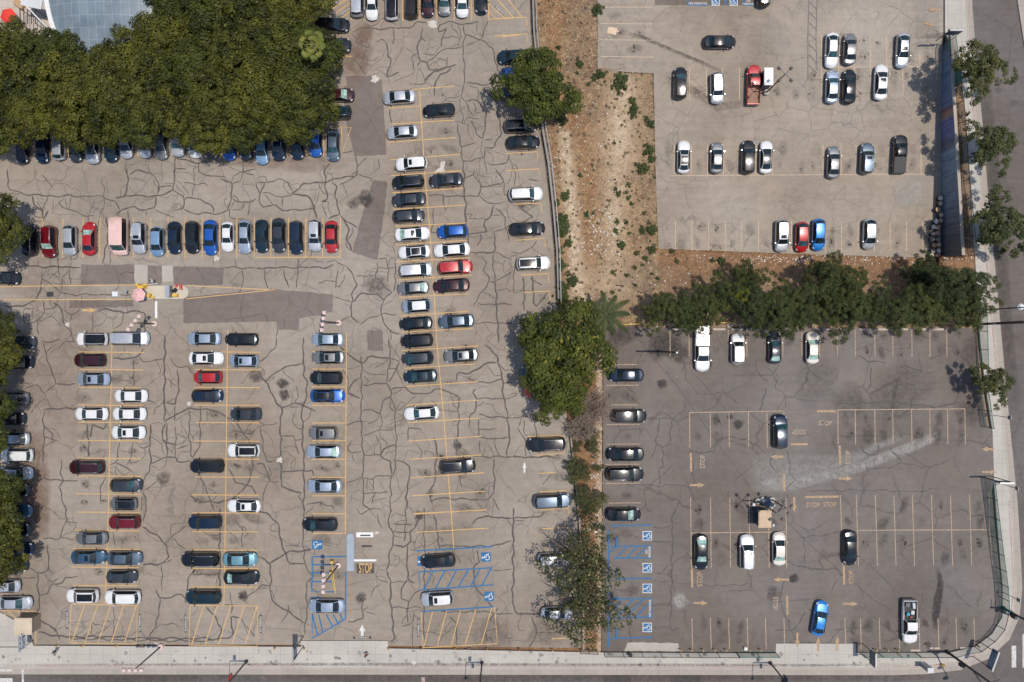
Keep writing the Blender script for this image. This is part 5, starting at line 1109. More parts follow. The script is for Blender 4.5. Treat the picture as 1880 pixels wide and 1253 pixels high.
tree('round_tree', 'smaller round tree just below the large round tree between the lots', 1026, 720, 52, 4.6, BIGC[0], FICT, 6.5, None)
HED = [crown('hedge_crown', rn, 3.6, 3.0, 115, 80, .50, .28, M['hedge'], .42, lop=.45, pale=.03, gap=1.0, asp=.4) for _ in range(4)]
HEDT = trunk_mesh('hedge_trunk', rn, 4, .2, 2.4, 5, M['bark'])
YEL = crown('yellow_crown', rn, 3.5, 2.6, 40, 90, .8, .4, M['yel'], 0, holes=.1, lop=.5)
HL_ = [(1212, 572, 45, 4), (1248, 568, 42, 3.8), (1293, 562, 40, 4), (1330, 548, 46, 4.2), (1372, 512, 44, 4.2), (1378, 560, 46, 4.2), (1425, 565, 44, 4), (1468, 568, 44, 4), (1512, 545, 50, 4.6), (1515, 500, 38, 4.2), (1555, 565, 48, 4.4), (1600, 562, 48, 4.4), (1562, 520, 42, 4.4), (1648, 572, 46, 4.2), (1700, 560, 50, 4.4), (1692, 508, 40, 4), (1745, 525, 52, 4.6), (1778, 530, 46, 4.6), (1768, 568, 44, 4.2), (1270, 585, 30, 3), (1440, 585, 34, 3.4)]
for i, (x, y, r_, h_) in enumerate(sorted(HL_)):
    tree('hedge_tree', '%s dark green tree from left in the hedge row above the dark lot' % ORD[i], x, y, r_ * rn.uniform(.68, .98), h_ * rn.uniform(.8, 1.3), HED, HEDT, 4, 'trees of the hedge row', 3.5)
tree('yellow_green_tree', 'small yellow green treetop standing out of the hedge row', 1360, 545, 17, 5.6, YEL, HEDT, 4, None, 3.5)
STR = [crown('street_crown', rn, 3.6, 2.8, 95, 62, .55, .32, M['street'], .35, lop=.45, pale=.05, gap=.75) for _ in range(3)]
for x, y, r_, h_, lab in ((1795, 127, 47, 5, 'topmost street tree on the right sidewalk by the screened fence'), (1816, 270, 42, 4.0, 'street tree on the right sidewalk below the cyclist'), (1832, 416, 50, 3.7, 'largest street tree on the right sidewalk beside the drums'), (1818, 703, 34, 3.7, 'small lone street tree on the right sidewalk by the dark lot')):
    tree('street_tree', lab, x, y, r_, h_, STR, HEDT, 4, 'street trees along the right sidewalk', 3.5)
SPA = crown('sparse_crown', rn, 4.7, 2.8, 140, 20, .62, .36, M['sparse'], 0, lop=.5, pale=.09, gap=.75)
SPT = trunk_mesh('sparse_trunk', rn, 4.2, .26, 4.5, 18, M['twig'], sub=9)
tree('sparse_tree', 'upper of two thin half bare trees over the silver cars', 1066, 1031, 60, 5.0, SPA, SPT, 4.2, None, 4.5)
tree('sparse_tree', 'lower of two thin half bare trees over the silver cars', 1078, 1116, 62, 5.0, SPA, SPT, 4.2, None, 4.5)
def bare(name, rnd, r, h, n):
    mb = MB()
    for i in range(n):
        th = rnd.uniform(0, 6.28); q = rnd.uniform(.4, 1) * r; e = Vector((math.cos(th) * q, math.sin(th) * q, h * rnd.uniform(.4, 1))); mid = e * .5 + Vector((0, 0, h * .15))
        mb.tube([(0, 0, 0), mid, e], .06, 4, r1=.025)
        for _ in range(9):
            a = mid.lerp(e, rnd.random()); b = a + Vector((rnd.uniform(-1, 1), rnd.uniform(-1, 1), rnd.uniform(-.1, .5))) * r * .35; mb.tube([a, b], .034, 3, r1=.016)
    return mb.mesh(name, M['twig'])
for x, y, r_, lab in ((1082, 748, 3.4, 'dry leafless shrub below the round tree between the lots'), (1068, 785, 2.3, 'smaller leafless shrub beside the low wall between the lots')):
    p = P(x, y, .8); o = link('bare_shrub', bare('bare_shrub', rn, r_, 3.4, 80 if r_ > 2 else 40)); o.location = (p.x, p.y, -.05); tag(o, lab, 'shrub', 'leafless shrubs')
SHR = [crown('shrub', rn, 1.0, .75, 24, 38, .26, .22, M['bush'], .45, lop=.5, pale=.02, gap=.7) for _ in range(4)]
sh = [(0, 2, s) for s in "330,340,20 485,455,30 640,540,38 590,565,22 775,570,50 755,620,32 860,725,28 885,780,30 870,820,26 360,855,32 990,890,28 965,850,18 985,1080,36 1005,1150,25 945,1205,42 620,60,32 600,95,20 815,640,13 550,605,16 735,1028,14 550,500,16 465,525,14 765,680,14 440,810,13".split()]
sh += [(1, 2, s) for s in "485,48,20 385,200,32 325,250,22 745,140,18 765,185,22 835,115,18 835,210,18 860,255,18 535,335,22 1000,430,42 940,445,26 745,445,22 780,545,34 895,605,20 955,645,20 1010,580,30 1155,595,20 360,400,48 370,460,40 405,530,28 345,590,22 355,690,32 430,800,42 360,860,42 375,910,32 830,770,22 725,745,20 1050,795,18 720,890,16 1500,672,34 1440,660,18 1465,745,20 1185,665,18 1030,65,12 820,385,18 755,380,18 885,715,16 1005,760,14 940,695,13 865,410,10 840,465,15 820,170,12 890,840,15 580,320,14 950,320,14 1340,820,10 1380,860,14 360,360,36 385,430,30 350,930,40".split()]
pts = []
for r_, c_, s in sh:
    x, y, q = map(float, s.split(',')); X, Y_ = T(r_, c_, x, y); pts.append((Y_, X, q / 3.915 * S * 1.12))
pts.sort()
words = ['high', 'upper', 'middle', 'lower']
for i, (y, x, r_) in enumerate(pts):
    near = 'hillside fence' if x < interp(EL, y) + 32 else 'upper lot edge' if x > 1150 and y < 460 else 'bare dirt path' if x < 1092 else 'dry slope'
    size = 'tiny' if r_ < .4 else 'small' if r_ < .6 else 'medium' if r_ < .8 else 'wide'
    o = link('shrub', rn.choice(SHR)); z = zt(x, y) + (bump(x, y) if is_dirt(x, y) else 0); p = P(x, y, z + .4 * r_)
    o.location = (p.x, p.y, z); o.scale = (r_, r_, r_); o.rotation_euler = (0, 0, rn.uniform(0, 6.28))
    o['_k'] = 0; del o['_k']
    pts[i] = (o, size, near, x, y)
from collections import Counter
cnt = Counter()
tot = Counter((s_, n_) for _, s_, n_, _, _ in pts)
for o, s_, n_, x, y in pts:
    cnt[(s_, n_)] += 1
    k_ = cnt[(s_, n_)]
    lab = '%s green shrub by the %s' % (s_, n_) if tot[(s_, n_)] == 1 else '%s of the %s green shrubs by the %s, counting from the top' % (ORD[k_ - 1], s_, n_)
    tag(o, lab, 'shrub', 'shrubs on the dirt slope')
for i, (x, y, q) in enumerate(((575, 720, 60), (500, 690, 48), (590, 800, 46), (470, 920, 70), (510, 980, 50), (440, 1000, 46), (520, 1160, 80), (610, 1180, 60), (560, 1240, 50), (620, 940, 32), (470, 780, 34))):
    X, Y_ = T(2, 2, x, y); r_ = q / 3.915 * S * 1.1; h_ = r_ * .9; p = P(X, Y_, h_)
    o = link('bush', rn.choice(BUS)); o.scale = (r_ / 3.5,) * 3; o.location = (p.x, p.y, h_ * .8); o.rotation_euler = (0, 0, rn.uniform(0, 6.28)); tag(o, '%s bush from top in the strip between the two lower lots' % ORD[sorted([720, 690, 800, 920, 980, 1000, 1160, 1180, 1240, 940, 780]).index(y)], 'bush', 'bushes between the lower lots')
# fan palm over the grove and feather palm between the lots
def fan_palm():
    h = 13.0; p = P(572, 82, h); root = thing('fan_palm', 'fan palm with pale round leaves rising out of the grove', 'palm tree', (p.x, p.y, 0), .2)
    mb = MB(); mb.tube([(0, 0, 0), (.05, 0, 5), (0, 0, h - .2)], .24, 8, r1=.17); mb.obj('trunk', M['bark'], root, True)
    r2 = random.Random(5); ang0 = [92, 50, 12, -30, -66, -100, -140, 178, 135, 70, -10, -120]
    for i, a in enumerate(ang0):
        th = R(a + r2.uniform(-10, 10)); ln = r2.uniform(1.5, 2.0) if i < 9 else .8; fr_ = r2.uniform(.56, .72); vs, fs, tn = [], [], []
        d = Vector((math.cos(th), math.sin(th), 0)); sd = Vector((-d.y, d.x, 0)); hub = d * ln * .72 + Vector((0, 0, .25 - .2 * (i % 3)))
        n = 13
        for j in range(n):
            b = R(-100 + 200 * j / (n - 1)); dd = d * math.cos(b) + sd * math.sin(b); tip = hub + dd * fr_ * r2.uniform(.9, 1.05) + Vector((0, 0, -.22)); w_ = .10; q = dd.cross(Vector((0, 0, 1))) * w_
            o = len(vs); vs += [hub, hub + dd * fr_ * .6 + q + Vector((0, 0, .03)), tip, hub + dd * fr_ * .6 - q]; fs.append((o, o + 1, o + 2, o + 3)); tn += [r2.uniform(.3, .9)] * 4
        o = len(vs); q = sd * .035; vs += [Vector((0, 0, 0)) - q, Vector((0, 0, 0)) + q, hub + q, hub - q]; fs.append((o, o + 1, o + 2, o + 3)); tn += [1] * 4
        l_ = link('frond', finish('frond', vs, fs, tn, M['fan']), root); l_.location = (0, 0, h)
fan_palm()
def feather_palm():
    h = 5.2; p = P(1113, 578, h); root = thing('feather_palm', 'feather palm with drooping fronds beside the large round tree', 'palm tree', (p.x, p.y, 0), 0)
    mb = MB(); mb.tube([(0, 0, 0), (.1, 0, 2.5), (0, 0, h - .1)], .26, 8, r1=.18); mb.obj('trunk', M['bark'], root, True)
    r2 = random.Random(9)
    for i in range(10):
        a = 6.283 * i / 10 + r2.uniform(-.15, .15); ln = r2.uniform(3.2, 4.3); vs, fs, tn = [], [], []
        d = Vector((math.cos(a), math.sin(a), 0)); sd = Vector((-d.y, d.x, 0)); n = 30; dr = r2.uniform(.8, 1.5); sp = []
        for j in range(n + 1):
            t = j / n; sp.append(d * ln * t * (1 - .08 * t) + sd * .25 * math.sin(3 * t + i) * t + Vector((0, 0, .6 * math.sin(2.2 * t) - dr * t * t)))
        for j in range(3, n):
            t = j / n
            for s_ in (1, -1):
                w_ = .50 * math.sin(math.pi * min(1, t * .85 + .15)) + .12; tip = sp[j] + sd * s_ * w_ + d * w_ * .7 + Vector((0, 0, -.15 - .1 * r2.random()))
                o = len(vs); vs += [sp[j] - d * .10, sp[j] + d * .10, tip]; fs.append((o, o + 1, o + 2)); tn += [r2.uniform(.1, .8)] * 3
        for j in range(n):
            o = len(vs); q = sd * .035; vs += [sp[j] - q, sp[j] + q, sp[j + 1] + q, sp[j + 1] - q]; fs.append((o, o + 1, o + 2, o + 3)); tn += [.95] * 4
        l_ = link('frond', finish('frond', vs, fs, tn, M['frond']), root); l_.location = (0, 0, h)
feather_palm()
# dry grass and litter, beyond counting
def tufts():
    r2 = random.Random(3); vs, fs, tn = [], [], []; lv, lf = [], []; wv, wf, wt = [], [], []
    n = 0
    while n < 9000:
        y = r2.uniform(-20, 600); x = r2.uniform(970, 1800) if r2.random() < .45 else r2.uniform(975, 1210)
        if not is_dirt(x, y): continue
        n += 1
        z = zt(x, y) + bump(x, y) - .02; p = P(x, y, z)
        for _ in range(4):
            th = r2.uniform(0, 6.28); l = r2.uniform(.12, .42); e = p + Vector((math.cos(th) * l, math.sin(th) * l, r2.uniform(.03, .22))); q = Vector((-math.sin(th), math.cos(th), 0)) * r2.uniform(.015, .04)
            o = len(vs); vs += [p - q, p + q, e]; fs.append((o, o + 1, o + 2))
    mb = MB(); mb.add(vs, fs); o = mb.obj('dry_grass', M['straw']); tag(o, 'dry straw coloured grass scattered over the dirt slope', 'dry grass'); o['kind'] = 'stuff'
    mb = MB(); rows = [(1060, 400, 40, 150, 120), (1105, 425, 22, 45, 170), (1115, 555, 14, 10, 45), (1080, 260, 30, 120, 50), (1040, 330, 20, 120, 40), (1500, 476, 150, 7, 260), (1720, 472, 40, 6, 60), (1095, 850, 6, 130, 260), (1098, 700, 8, 90, 90), (1300, 500, 90, 30, 70), (1360, 598, 100, 5, 130)]
    for cx, cy, sx, sy, m in rows:
        for _ in range(m):
            x, y = cx + r2.gauss(0, 1) * sx, cy + r2.uniform(-1, 1) * sy + r2.gauss(0, 1) * 2
            if not is_dirt(x, y): continue
            z = zt(x, y) + bump(x, y) - .01; p = P(x, y, z); s_ = r2.uniform(.06, .22); mb.box(p.x, p.y, z, z + r2.uniform(.03, .09), s_, s_ * r2.uniform(.4, 1), r2.uniform(0, 3))
    o = mb.obj('litter', simple('pale_litter', (.62, .58, .54), .8, vary=.3, scale=.7)); tag(o, 'pale scraps of litter and rubble strewn over the dirt', 'litter'); o['kind'] = 'stuff'
    mb = MB()
    for _ in range(900):
        y = r2.uniform(-10, 590); x = r2.uniform(975, 1205) if r2.random() < .7 else r2.uniform(1205, 1500)
        if not is_dirt(x, y): continue
        z = zt(x, y) + bump(x, y) - .03; p = P(x, y, z); s_ = r2.uniform(.1, .35)
        mb.add([p + Vector((math.cos(a) * s_ * r2.uniform(.6, 1), math.sin(a) * s_ * r2.uniform(.6, 1), r2.uniform(.02, .06))) for a in [i * 1.05 for i in range(6)]] + [p + Vector((0, 0, r2.uniform(.1, .25)))], [(i, (i + 1) % 6, 6) for i in range(6)])
    o = mb.obj('weeds', simple('dead_weeds', (.12, .088, .055), 1, vary=.4, scale=.8)); tag(o, 'dead brown weeds dotted over the dirt slope', 'weeds'); o['kind'] = 'stuff'
tufts()
# ------------------------------------------------------------------ walls and fences
METAL = simple('dark_metal', (.045, .045, .048), .5, .3); GALV = simple('galvanised_steel', (.33, .34, .34), .5, .5); WOODP = simple('pole_wood', (.075, .05, .038), .9, vary=.3)
PINK = simple('faded_lamp_housing', (.62, .47, .42), .6); YELM = simple('yellow_enamel', (.66, .42, .05), .5); WHITE = simple('white_enamel', (.72, .71, .69), .5)
def screen_mat(name, col, alpha):
    m, nt, b = mat(name); b.inputs['Base Color'].default_value = (*col, 1); b.inputs['Roughness'].default_value = .8
    g = NG(nt); tr = g.n('ShaderNodeBsdfTransparent'); mx = g.n('ShaderNodeMixShader')
    g.l(g.ramp(g.noise(.5, 5, .6), [(.3, alpha * .75), (.7, min(1, alpha * 1.25))]), mx.inputs[0]); g.l(tr.outputs[0], mx.inputs[1]); g.l(b.outputs[0], mx.inputs[2])
    g.l(mx.outputs[0], nt.nodes['Material Output'].inputs[0]); return m
GREEN = screen_mat('green_screen', (.015, .15, .11), .5); LINKM = screen_mat('chain_link', (.30, .31, .30), .28); GREY_S = screen_mat('grey_green_screen', (.10, .17, .15), .35)

def wall_line(name, label, pts, h, w, m, cap=None, cat='wall', z0=-.6):
    root = thing(name, label, cat, P(*pts[len(pts) // 2], 0)); o0 = root.location
    mb = MB(); q = [P(x, y, 0) for x, y in pts]; vs = []
    for i, p in enumerate(q):
        d = (q[min(i + 1, len(q) - 1)] - q[max(i - 1, 0)]); d.normalize(); n = Vector((-d.y, d.x, 0)) * w / 2
        for s_, z in ((1, z0), (1, h), (-1, h), (-1, z0)): vs.append(p + n * s_ + Vector((0, 0, z)) - o0)
    fs = [(4 * i + j, 4 * i + 4 + j, 4 * i + 4 + (j + 1) % 4, 4 * i + (j + 1) % 4) for i in range(len(q) - 1) for j in range(3)]
    fs += [(0, 1, 2, 3), tuple(4 * (len(q) - 1) + j for j in (3, 2, 1, 0))]
    mb.add(vs, fs); mb.obj('wall_body', m, root)
    return root
def fence(label, pts, h, m, postm, railm, zb=.03, gap=2.6, name='screened_fence', rails=True):
    q = [P(x, y, zb) for x, y in pts]; root = thing(name, label, 'fence', q[0]); o0 = root.location
    mb = MB()
    for a, b in zip(q, q[1:]):
        mb.quad(a - o0 + Vector((0, 0, .06)), b - o0 + Vector((0, 0, .06)), b - o0 + Vector((0, 0, h - .05)), a - o0 + Vector((0, 0, h - .05)))
    mb.obj('mesh_panel', m, root)
    for z, nm in ((h, 'top_rail'), (.1, 'bottom_rail')) if rails else ():
        mb = MB(); mb.tube([p - o0 + Vector((0, 0, z)) for p in q], .05 if z > 1 else .035, 6); mb.obj(nm, railm, root)
    for a, b in zip(q, q[1:]):
        L = (b - a).length; n = max(1, round(L / gap))
        for i in range(n + (b == q[-1])):
            p = a.lerp(b, i / n) - o0; mb = MB(); mb.tube([p, p + Vector((0, 0, h + .12))], .05, 6); mb.obj('post', postm, root)
    return root
GRN = simple('green_steel', (.02, .16, .12), .5)
wall_line('retaining_wall', 'long low concrete wall along the hillside from the top edge', [(x + 3.5, y) for y, x in EL[:8] if y < 560], .75, .28, M['wallc'])
wall_line('retaining_wall', 'low concrete wall between the two lower lots', [(x + 4, y) for y, x in [(775, 1041), (860, 1050), (960, 1060), (1100, 1066), (1192, 1067)]], .30, .25, M['wallc'])
EL2 = [(968 + 9, -180), (985, 60), (994, 150), (1001, 235), (1012, 300), (1020.5, 380), (1027, 460), (1029, 555)]
fence('chain link fence on the low wall beside the dirt slope', EL2, 1.5, LINKM, GALV, GALV, name='chain_link_fence', zb=.1, gap=3)
DK = METAL
fence('short screened fence at the top of the mural wall', [(1741, 76), (1752, 160)], 2.0, GREEN, DK, GRN)
fence('chain link fence on top of the mural wall below the cyclist', [(1759, 190), (1767, 300), (1776, 400), (1783, 470)], 1.5, LINKM, DK, DK, name='chain_link_fence')
fence('green screened fence right of the hedge above the lone street tree', [(1797, 575), (1800, 676)], 2.0, GREY_S, DK, GRN)
fence('green screened fence below the lone street tree', [(1799, 722), (1808, 784)], 2.2, GREY_S, DK, GRN)
fence('long curved green screened fence around the lower right corner', [(1809, 878), (1822, 985), (1833, 1070), (1836, 1120)], 2.3, GREEN, DK, GRN)
fence('unscreened dark fence bending round the street corner', [(1836.5, 1122), (1830, 1148), (1812, 1170), (1788, 1187), (1742, 1198), (1680, 1198)], 1.9, GREY_S, DK, DK)
fence('green screened fence right of the lower driveway', [(1679, 1198), (1577, 1198)], 1.9, GREEN, DK, GRN)
fence('green screened fence left of the lower driveway', [(1424, 1198), (1352, 1198)], 1.9, GREEN, DK, GRN)
fence('dark chain link fence along the lower lot by the blue bays', [(1351, 1198.5), (1108, 1197)], 1.9, GREY_S, DK, DK)
fence('short dark gate at the foot of the thin trees', [(1064, 1192), (1096, 1194)], 1.6, LINKM, DK, DK, gap=1.2, name='metal_gate')
# yellow guard rail along the hedge
root = thing('guard_rail', 'yellow pipe rail along the foot of the hedge row', 'railing', P(1500, 594)); o0 = root.location
for a, b in (((1110, 597), (1190, 595)), ((1264, 592.5), (1345, 593)), ((1700, 594), (1740, 594))):
    mb = MB(); mb.tube([P(*a, 0) - o0 + Vector((0, 0, .7)), P(*b, 0) - o0 + Vector((0, 0, .7))], .06, 6); mb.obj('rail', YELM, root)
    for t in (0.02, .5, .98):
        p = P(*a).lerp(P(*b), t) - o0; mb = MB(); mb.tube([p - Vector((0, 0, .2)), p + Vector((0, 0, .7))], .06, 6); mb.obj('post', YELM, root)
# mural wall
def mural_mat():
    m, nt, b = mat('mural_paint'); g = NG(nt); sp = g.n('ShaderNodeSeparateXYZ'); g.l(g.co, sp.inputs[0])
    y = g.math('ADD', sp.outputs[1], g.math('MULTIPLY', g.noise(.35, 4), 1.0)); f = g.math('DIVIDE', g.math('SUBTRACT', y, 12.0), 34.0)
    c = g.ramp(f, [(.0, (.06, .06, .065)), (.16, (.06, .07, .085)), (.23, (.09, .14, .22)), (.30, (.13, .18, .25)), (.36, (.17, .23, .31)), (.47, (.19, .26, .35)), (.50, (.08, .08, .09)), (.535, (.11, .11, .27)), (.60, (.10, .13, .34)), (.625, (.40, .20, .07)), (.645, (.24, .07, .06)), (.665, (.10, .14, .26)), (.85, (.12, .18, .29)), (.93, (.06, .06, .07))], 'LINEAR')
    c = g.mix(1, c, g.ramp(g.noise(1.2, 6, .7), [(.3, 1.0), (.7, 1.6)]), 'MULTIPLY')
    c = g.mix(.4, c, (.17, .175, .182))
    c = g.mix(1, c, g.ramp(g.noise(.8, 5, .7, 0, g.scaled(1, 3.5, .25)), [(.35, .7), (.65, 1.25)]), 'MULTIPLY')
    sm_ = g.math('FRACT', g.math('DIVIDE', sp.outputs[1], 2.4)); c = g.mix(g.ramp(sm_, [(.0, 1), (.04, .0)]), c, (.05, .05, .055))
    g.l(c, b.inputs['Base Color']); b.inputs['Roughness'].default_value = .8; return m
def mural():
    ys = [62, 90, 130, 165, 230, 300, 360, 420, 476]; root = thing('mural_wall', 'tall retaining wall painted with a blue mural below the right sidewalk', 'wall', P(1745, 280, -3)); o0 = root.location
    vs, cs = [], []
    for y in ys:
        z = lotz(min(y, 473)); b = P(1728.4 if y > 160 else 1731, y, z)
        vs += [Vector((b.x, b.y, z - .5)) - o0, Vector((b.x, b.y, .25)) - o0]
        cs += [Vector((b.x - .04, b.y, .25)) - o0, Vector((b.x - .04, b.y, .40)) - o0, Vector((b.x + .38, b.y, .40)) - o0, Vector((b.x + .38, b.y, -.3)) - o0]
    mb = MB(); n = len(ys); mb.add(vs, [(2 * i, 2 * i + 2, 2 * i + 3, 2 * i + 1) for i in range(n - 1)]); mp = mural_mat()
    f_ = mb.obj('painted_face', mp, root)
    for v in f_.data.vertices: pass
    mb = MB(); mb.add(cs, [(4 * i + j, 4 * i + j + 1, 4 * i + j + 5, 4 * i + j + 4) for i in range(n - 1) for j in range(3)] + [(0, 1, 2, 3), tuple(4 * n - 4 + j for j in (3, 2, 1, 0))]); mb.obj('coping', M['kerb'], root)
    nt = mp.node_tree; tc = [x for x in nt.nodes if x.type == 'TEX_COORD'][0]; gm = nt.nodes.new('ShaderNodeNewGeometry')
    for l_ in list(nt.links):
        if l_.from_node == tc: nt.links.new(gm.outputs['Position'], l_.to_socket)
mural()
# ------------------------------------------------------------------ lamp poles, street lights, traffic signals
def floodpole(px_, py_, h, label, style, zg=0, ang=45, arm=.95):
    root = thing('lot_light_pole', label, 'light pole', P(px_, py_, zg), 0, 'floodlight poles in the lots')
    mb = MB(); mb.lathe(0, 0, [(.42, -.3), (.42, .55), (.36, .6)], 14); mb.obj('concrete_base', PINK if style == 'bank' else M['pad'], root)
    mb = MB(); mb.tube([(0, 0, .5), (0, 0, h)], .11, 8, r1=.075); mb.obj('pole', METAL if style == 'cross' else WOODP, root)
    if style == 'cross':
        for i in range(4):
            a = R(ang + 90 * i); c, s_ = math.cos(a), math.sin(a)
            mb = MB(); mb.tube([(0, 0, h - .05), (c * arm, s_ * arm, h)], .035, 6); ao = mb.obj('arm', METAL, root)
            mb = MB(); mb.box(c * (arm + .22), s_ * (arm + .22), h - .16, h + .06, .46, .40, a, top=.7); mb.obj('floodlight', METAL, ao)
    else:
        d = R(ang); c, s_ = math.cos(d), math.sin(d)
        mb = MB(); mb.tube([(-c * 1.25, -s_ * 1.25, h), (c * 1.25, s_ * 1.25, h)], .05, 6); ao = mb.obj('cross_arm', METAL, root)
        for t in (-1.15, -.4, .4, 1.15):
            mb = MB(); mb.box(c * t - .12, s_ * t, h + .02, h + .32, .55, .5, d + .2, top=.8); mb.obj('floodlight', PINK, ao)
    return root
floodpole(1405.6, 171.6, 8.4, 'dark cross armed floodlight pole beside the red pickup', 'cross', lotz(171.6))
floodpole(1390, 919.5, 8.4, 'dark cross armed floodlight pole beside the tan roofed booth', 'cross')
floodpole(1416, 917, 6.2, 'shorter floodlight pole among the clutter behind the tan roofed booth', 'cross', ang=20, arm=.6)
floodpole(623, 593.5, 9.2, 'wooden pole with four pale floodlights near the lot centre', 'bank', ang=82)
floodpole(622, 1037, 8.6, 'wooden pole with four pale floodlights over the blue bays', 'bank', ang=88)
floodpole(286, 595, 6.2, 'wooden pole with four pale floodlights below the ticket island', 'bank', ang=50)
floodpole(297, 1186, 8.3, 'tall wooden floodlight pole beside the bottom sidewalk', 'bank', ang=0)
def streetlight(px_, py_, h, label, banners=0, arm=2.1, ang=-90, red=False):
    root = thing('street_light', label, 'street light', P(px_, py_, .03), 0, 'street lights along the sidewalks'); d = R(ang); c, s_ = math.cos(d), math.sin(d)
    mb = MB(); mb.lathe(0, 0, [(.26, 0), (.24, .4), (.15, .6)], 10); mb.obj('base', METAL, root)
    mb = MB(); mb.tube([(0, 0, .5), (0, 0, h)], .12, 8, r1=.08); mb.obj('pole', METAL, root)
    mb = MB(); mb.tube([(0, 0, h - .1), (c * .3, s_ * .3, h + .25), (c * arm * .7, s_ * arm * .7, h + .3), (c * arm, s_ * arm, h + .25)], .05, 6); ao = mb.obj('arm', METAL, root)
    mb = MB(); mb.lathe(c * (arm + .2), s_ * (arm + .2), [(.08, h + .32), (.22, h + .2), (.2, h + .06), (.1, h + .02)], 10); mb.obj('lamp', METAL, ao)
    if banners:
        for k_ in range(banners):
            mb = MB(); mb.box(.05 if k_ else -.05, (.5 if k_ == 0 else -.5), 4.6 if k_ else 5.8, 6.0 if k_ else 7.4, .03, .7); mb.obj('banner', RED if red else BLUE, root)
    return root
RED = simple('red_cloth', (.42, .05, .035), .8); BLUE = simple('dark_blue_cloth', (.03, .04, .06), .8)
streetlight(453, 1214, 9.3, 'street light with a red banner on the bottom sidewalk', 1, red=True)
streetlight(885, 1216.5, 8.7, 'street light with two dark banners on the bottom sidewalk', 2)
streetlight(1414, 1217, 9.4, 'street light with banners left of the lower driveway', 2)
r_ = thing('street_lamp', 'twin globe street lamp leaning over the right road', 'street lamp', P(1812, 569, .03))
mb = MB(); mb.tube([(0, 0, 0), (0, 0, 8.2)], .12, 8, r1=.08); mb.obj('pole', METAL, r_)
mb = MB(); mb.tube([(-.2, 0, 6.6), (.8, .1, 7.6), (1.9, .1, 8.2)], .05, 6); mb.obj('arm', METAL, r_)
for x in (.3, 1.5):
    mb = MB(); mb.lathe(x, .1, [(.1, 6.7), (.4, 6.9), (.45, 7.15), (.3, 7.4), (.05, 7.5)], 14); mb.obj('globe', WHITE, r_)
r_ = thing('utility_pole', 'thick brown utility pole on the right sidewalk below the twin lamp', 'pole', P(1792, 596, 0)); mb = MB(); mb.tube([(0, 0, -.2), (.3, .1, 10.4)], .17, 8, r1=.2); mb.obj('pole', WOODP, r_); mb = MB(); mb.box(-.15, 0, 4, 4.7, .3, .25); mb.obj('meter_box', GALV, r_)
r_ = thing('metal_post', 'dark metal post in the middle of the dark lower lot', 'post', P(1210, 645.5, 0)); mb = MB(); mb.tube([(0, 0, 0), (0, 0, 12.3)], .16, 8, r1=.12); mb.obj('pole', METAL, r_); mb = MB(); mb.lathe(0, 0, [(.15, 12.2), (.13, 12.45), (.02, 12.5)], 8); mb.obj('cap', WHITE, r_); mb = MB(); mb.lathe(0, 0, [(.3, 0), (.3, .25), (.2, .3)], 10); mb.obj('foot', METAL, r_)
def signalpole(px_, py_, h, label, ang, arm, lean=0):
    root = thing('traffic_signal', label, 'traffic signal', P(px_, py_, .03), 0, 'traffic signals at the corner'); d = R(ang); c, s_ = math.cos(d), math.sin(d)
    mb = MB(); mb.lathe(0, 0, [(.3, 0), (.28, .5), (.2, .7)], 10); mb.obj('base', METAL, root)
    mb = MB(); mb.tube([(0, 0, .4), (0, 0, h)], .19, 8, r1=.12); mb.obj('pole', METAL, root)
    mb = MB(); mb.tube([(0, 0, h * .62), (c * arm * .5, s_ * arm * .5, h * .68), (c * arm, s_ * arm, h * .7)], .12, 8, r1=.07); mb.obj('mast_arm', METAL, root)
    for t, z in ((.0, .42), (.55, .68), (.95, .7)):
        mb = MB(); mb.box(c * arm * t + .3 * s_, s_ * arm * t - .3 * c, h * z - .55, h * z + .5, .42, .42, d); so_ = mb.obj('signal_head', METAL, root)
        mb = MB(); 
        for k_ in range(3): mb.box(c * arm * t + .55 * s_, s_ * arm * t - .55 * c, h * z - .45 + k_ * .32, h * z - .2 + k_ * .32, .3, .16, d)
        mb.obj('visor', METAL, so_)
    mb = MB(); mb.tube([(0, 0, h - .1), (-s_ * 1.2, c * 1.2, h + .3)], .05, 6); mb.obj('lamp_arm', METAL, root)
    return root
signalpole(1738, 1196.5, 10.5, 'tall dark traffic signal pole at the street corner', -60, 4.5)
signalpole(1840.5, 1116, 6.5, 'shorter traffic signal pole on the right of the corner', -10, 2.6)
signalpole(-12, 1218, 5.5, 'traffic signal at the far left of the bottom sidewalk', 40, 1.6)
for x, y, lab in ((1839, 889, 'slim sign post on the right sidewalk beside the long green fence'), (1826, 763, 'slim sign post on the right sidewalk above the driveway'), (1842, 1088, 'slim sign post on the corner sidewalk near the signal')):
    r_ = thing('sign_post', lab, 'sign post', P(x, y, .03), 0, 'slim sign posts'); mb = MB(); mb.tube([(0, 0, 0), (0, 0, 3.6)], .045, 6); mb.obj('post', METAL, r_); mb = MB(); mb.box(.03, 0, 3.0, 3.75, .05, .55); mb.obj('plate', GALV, r_)
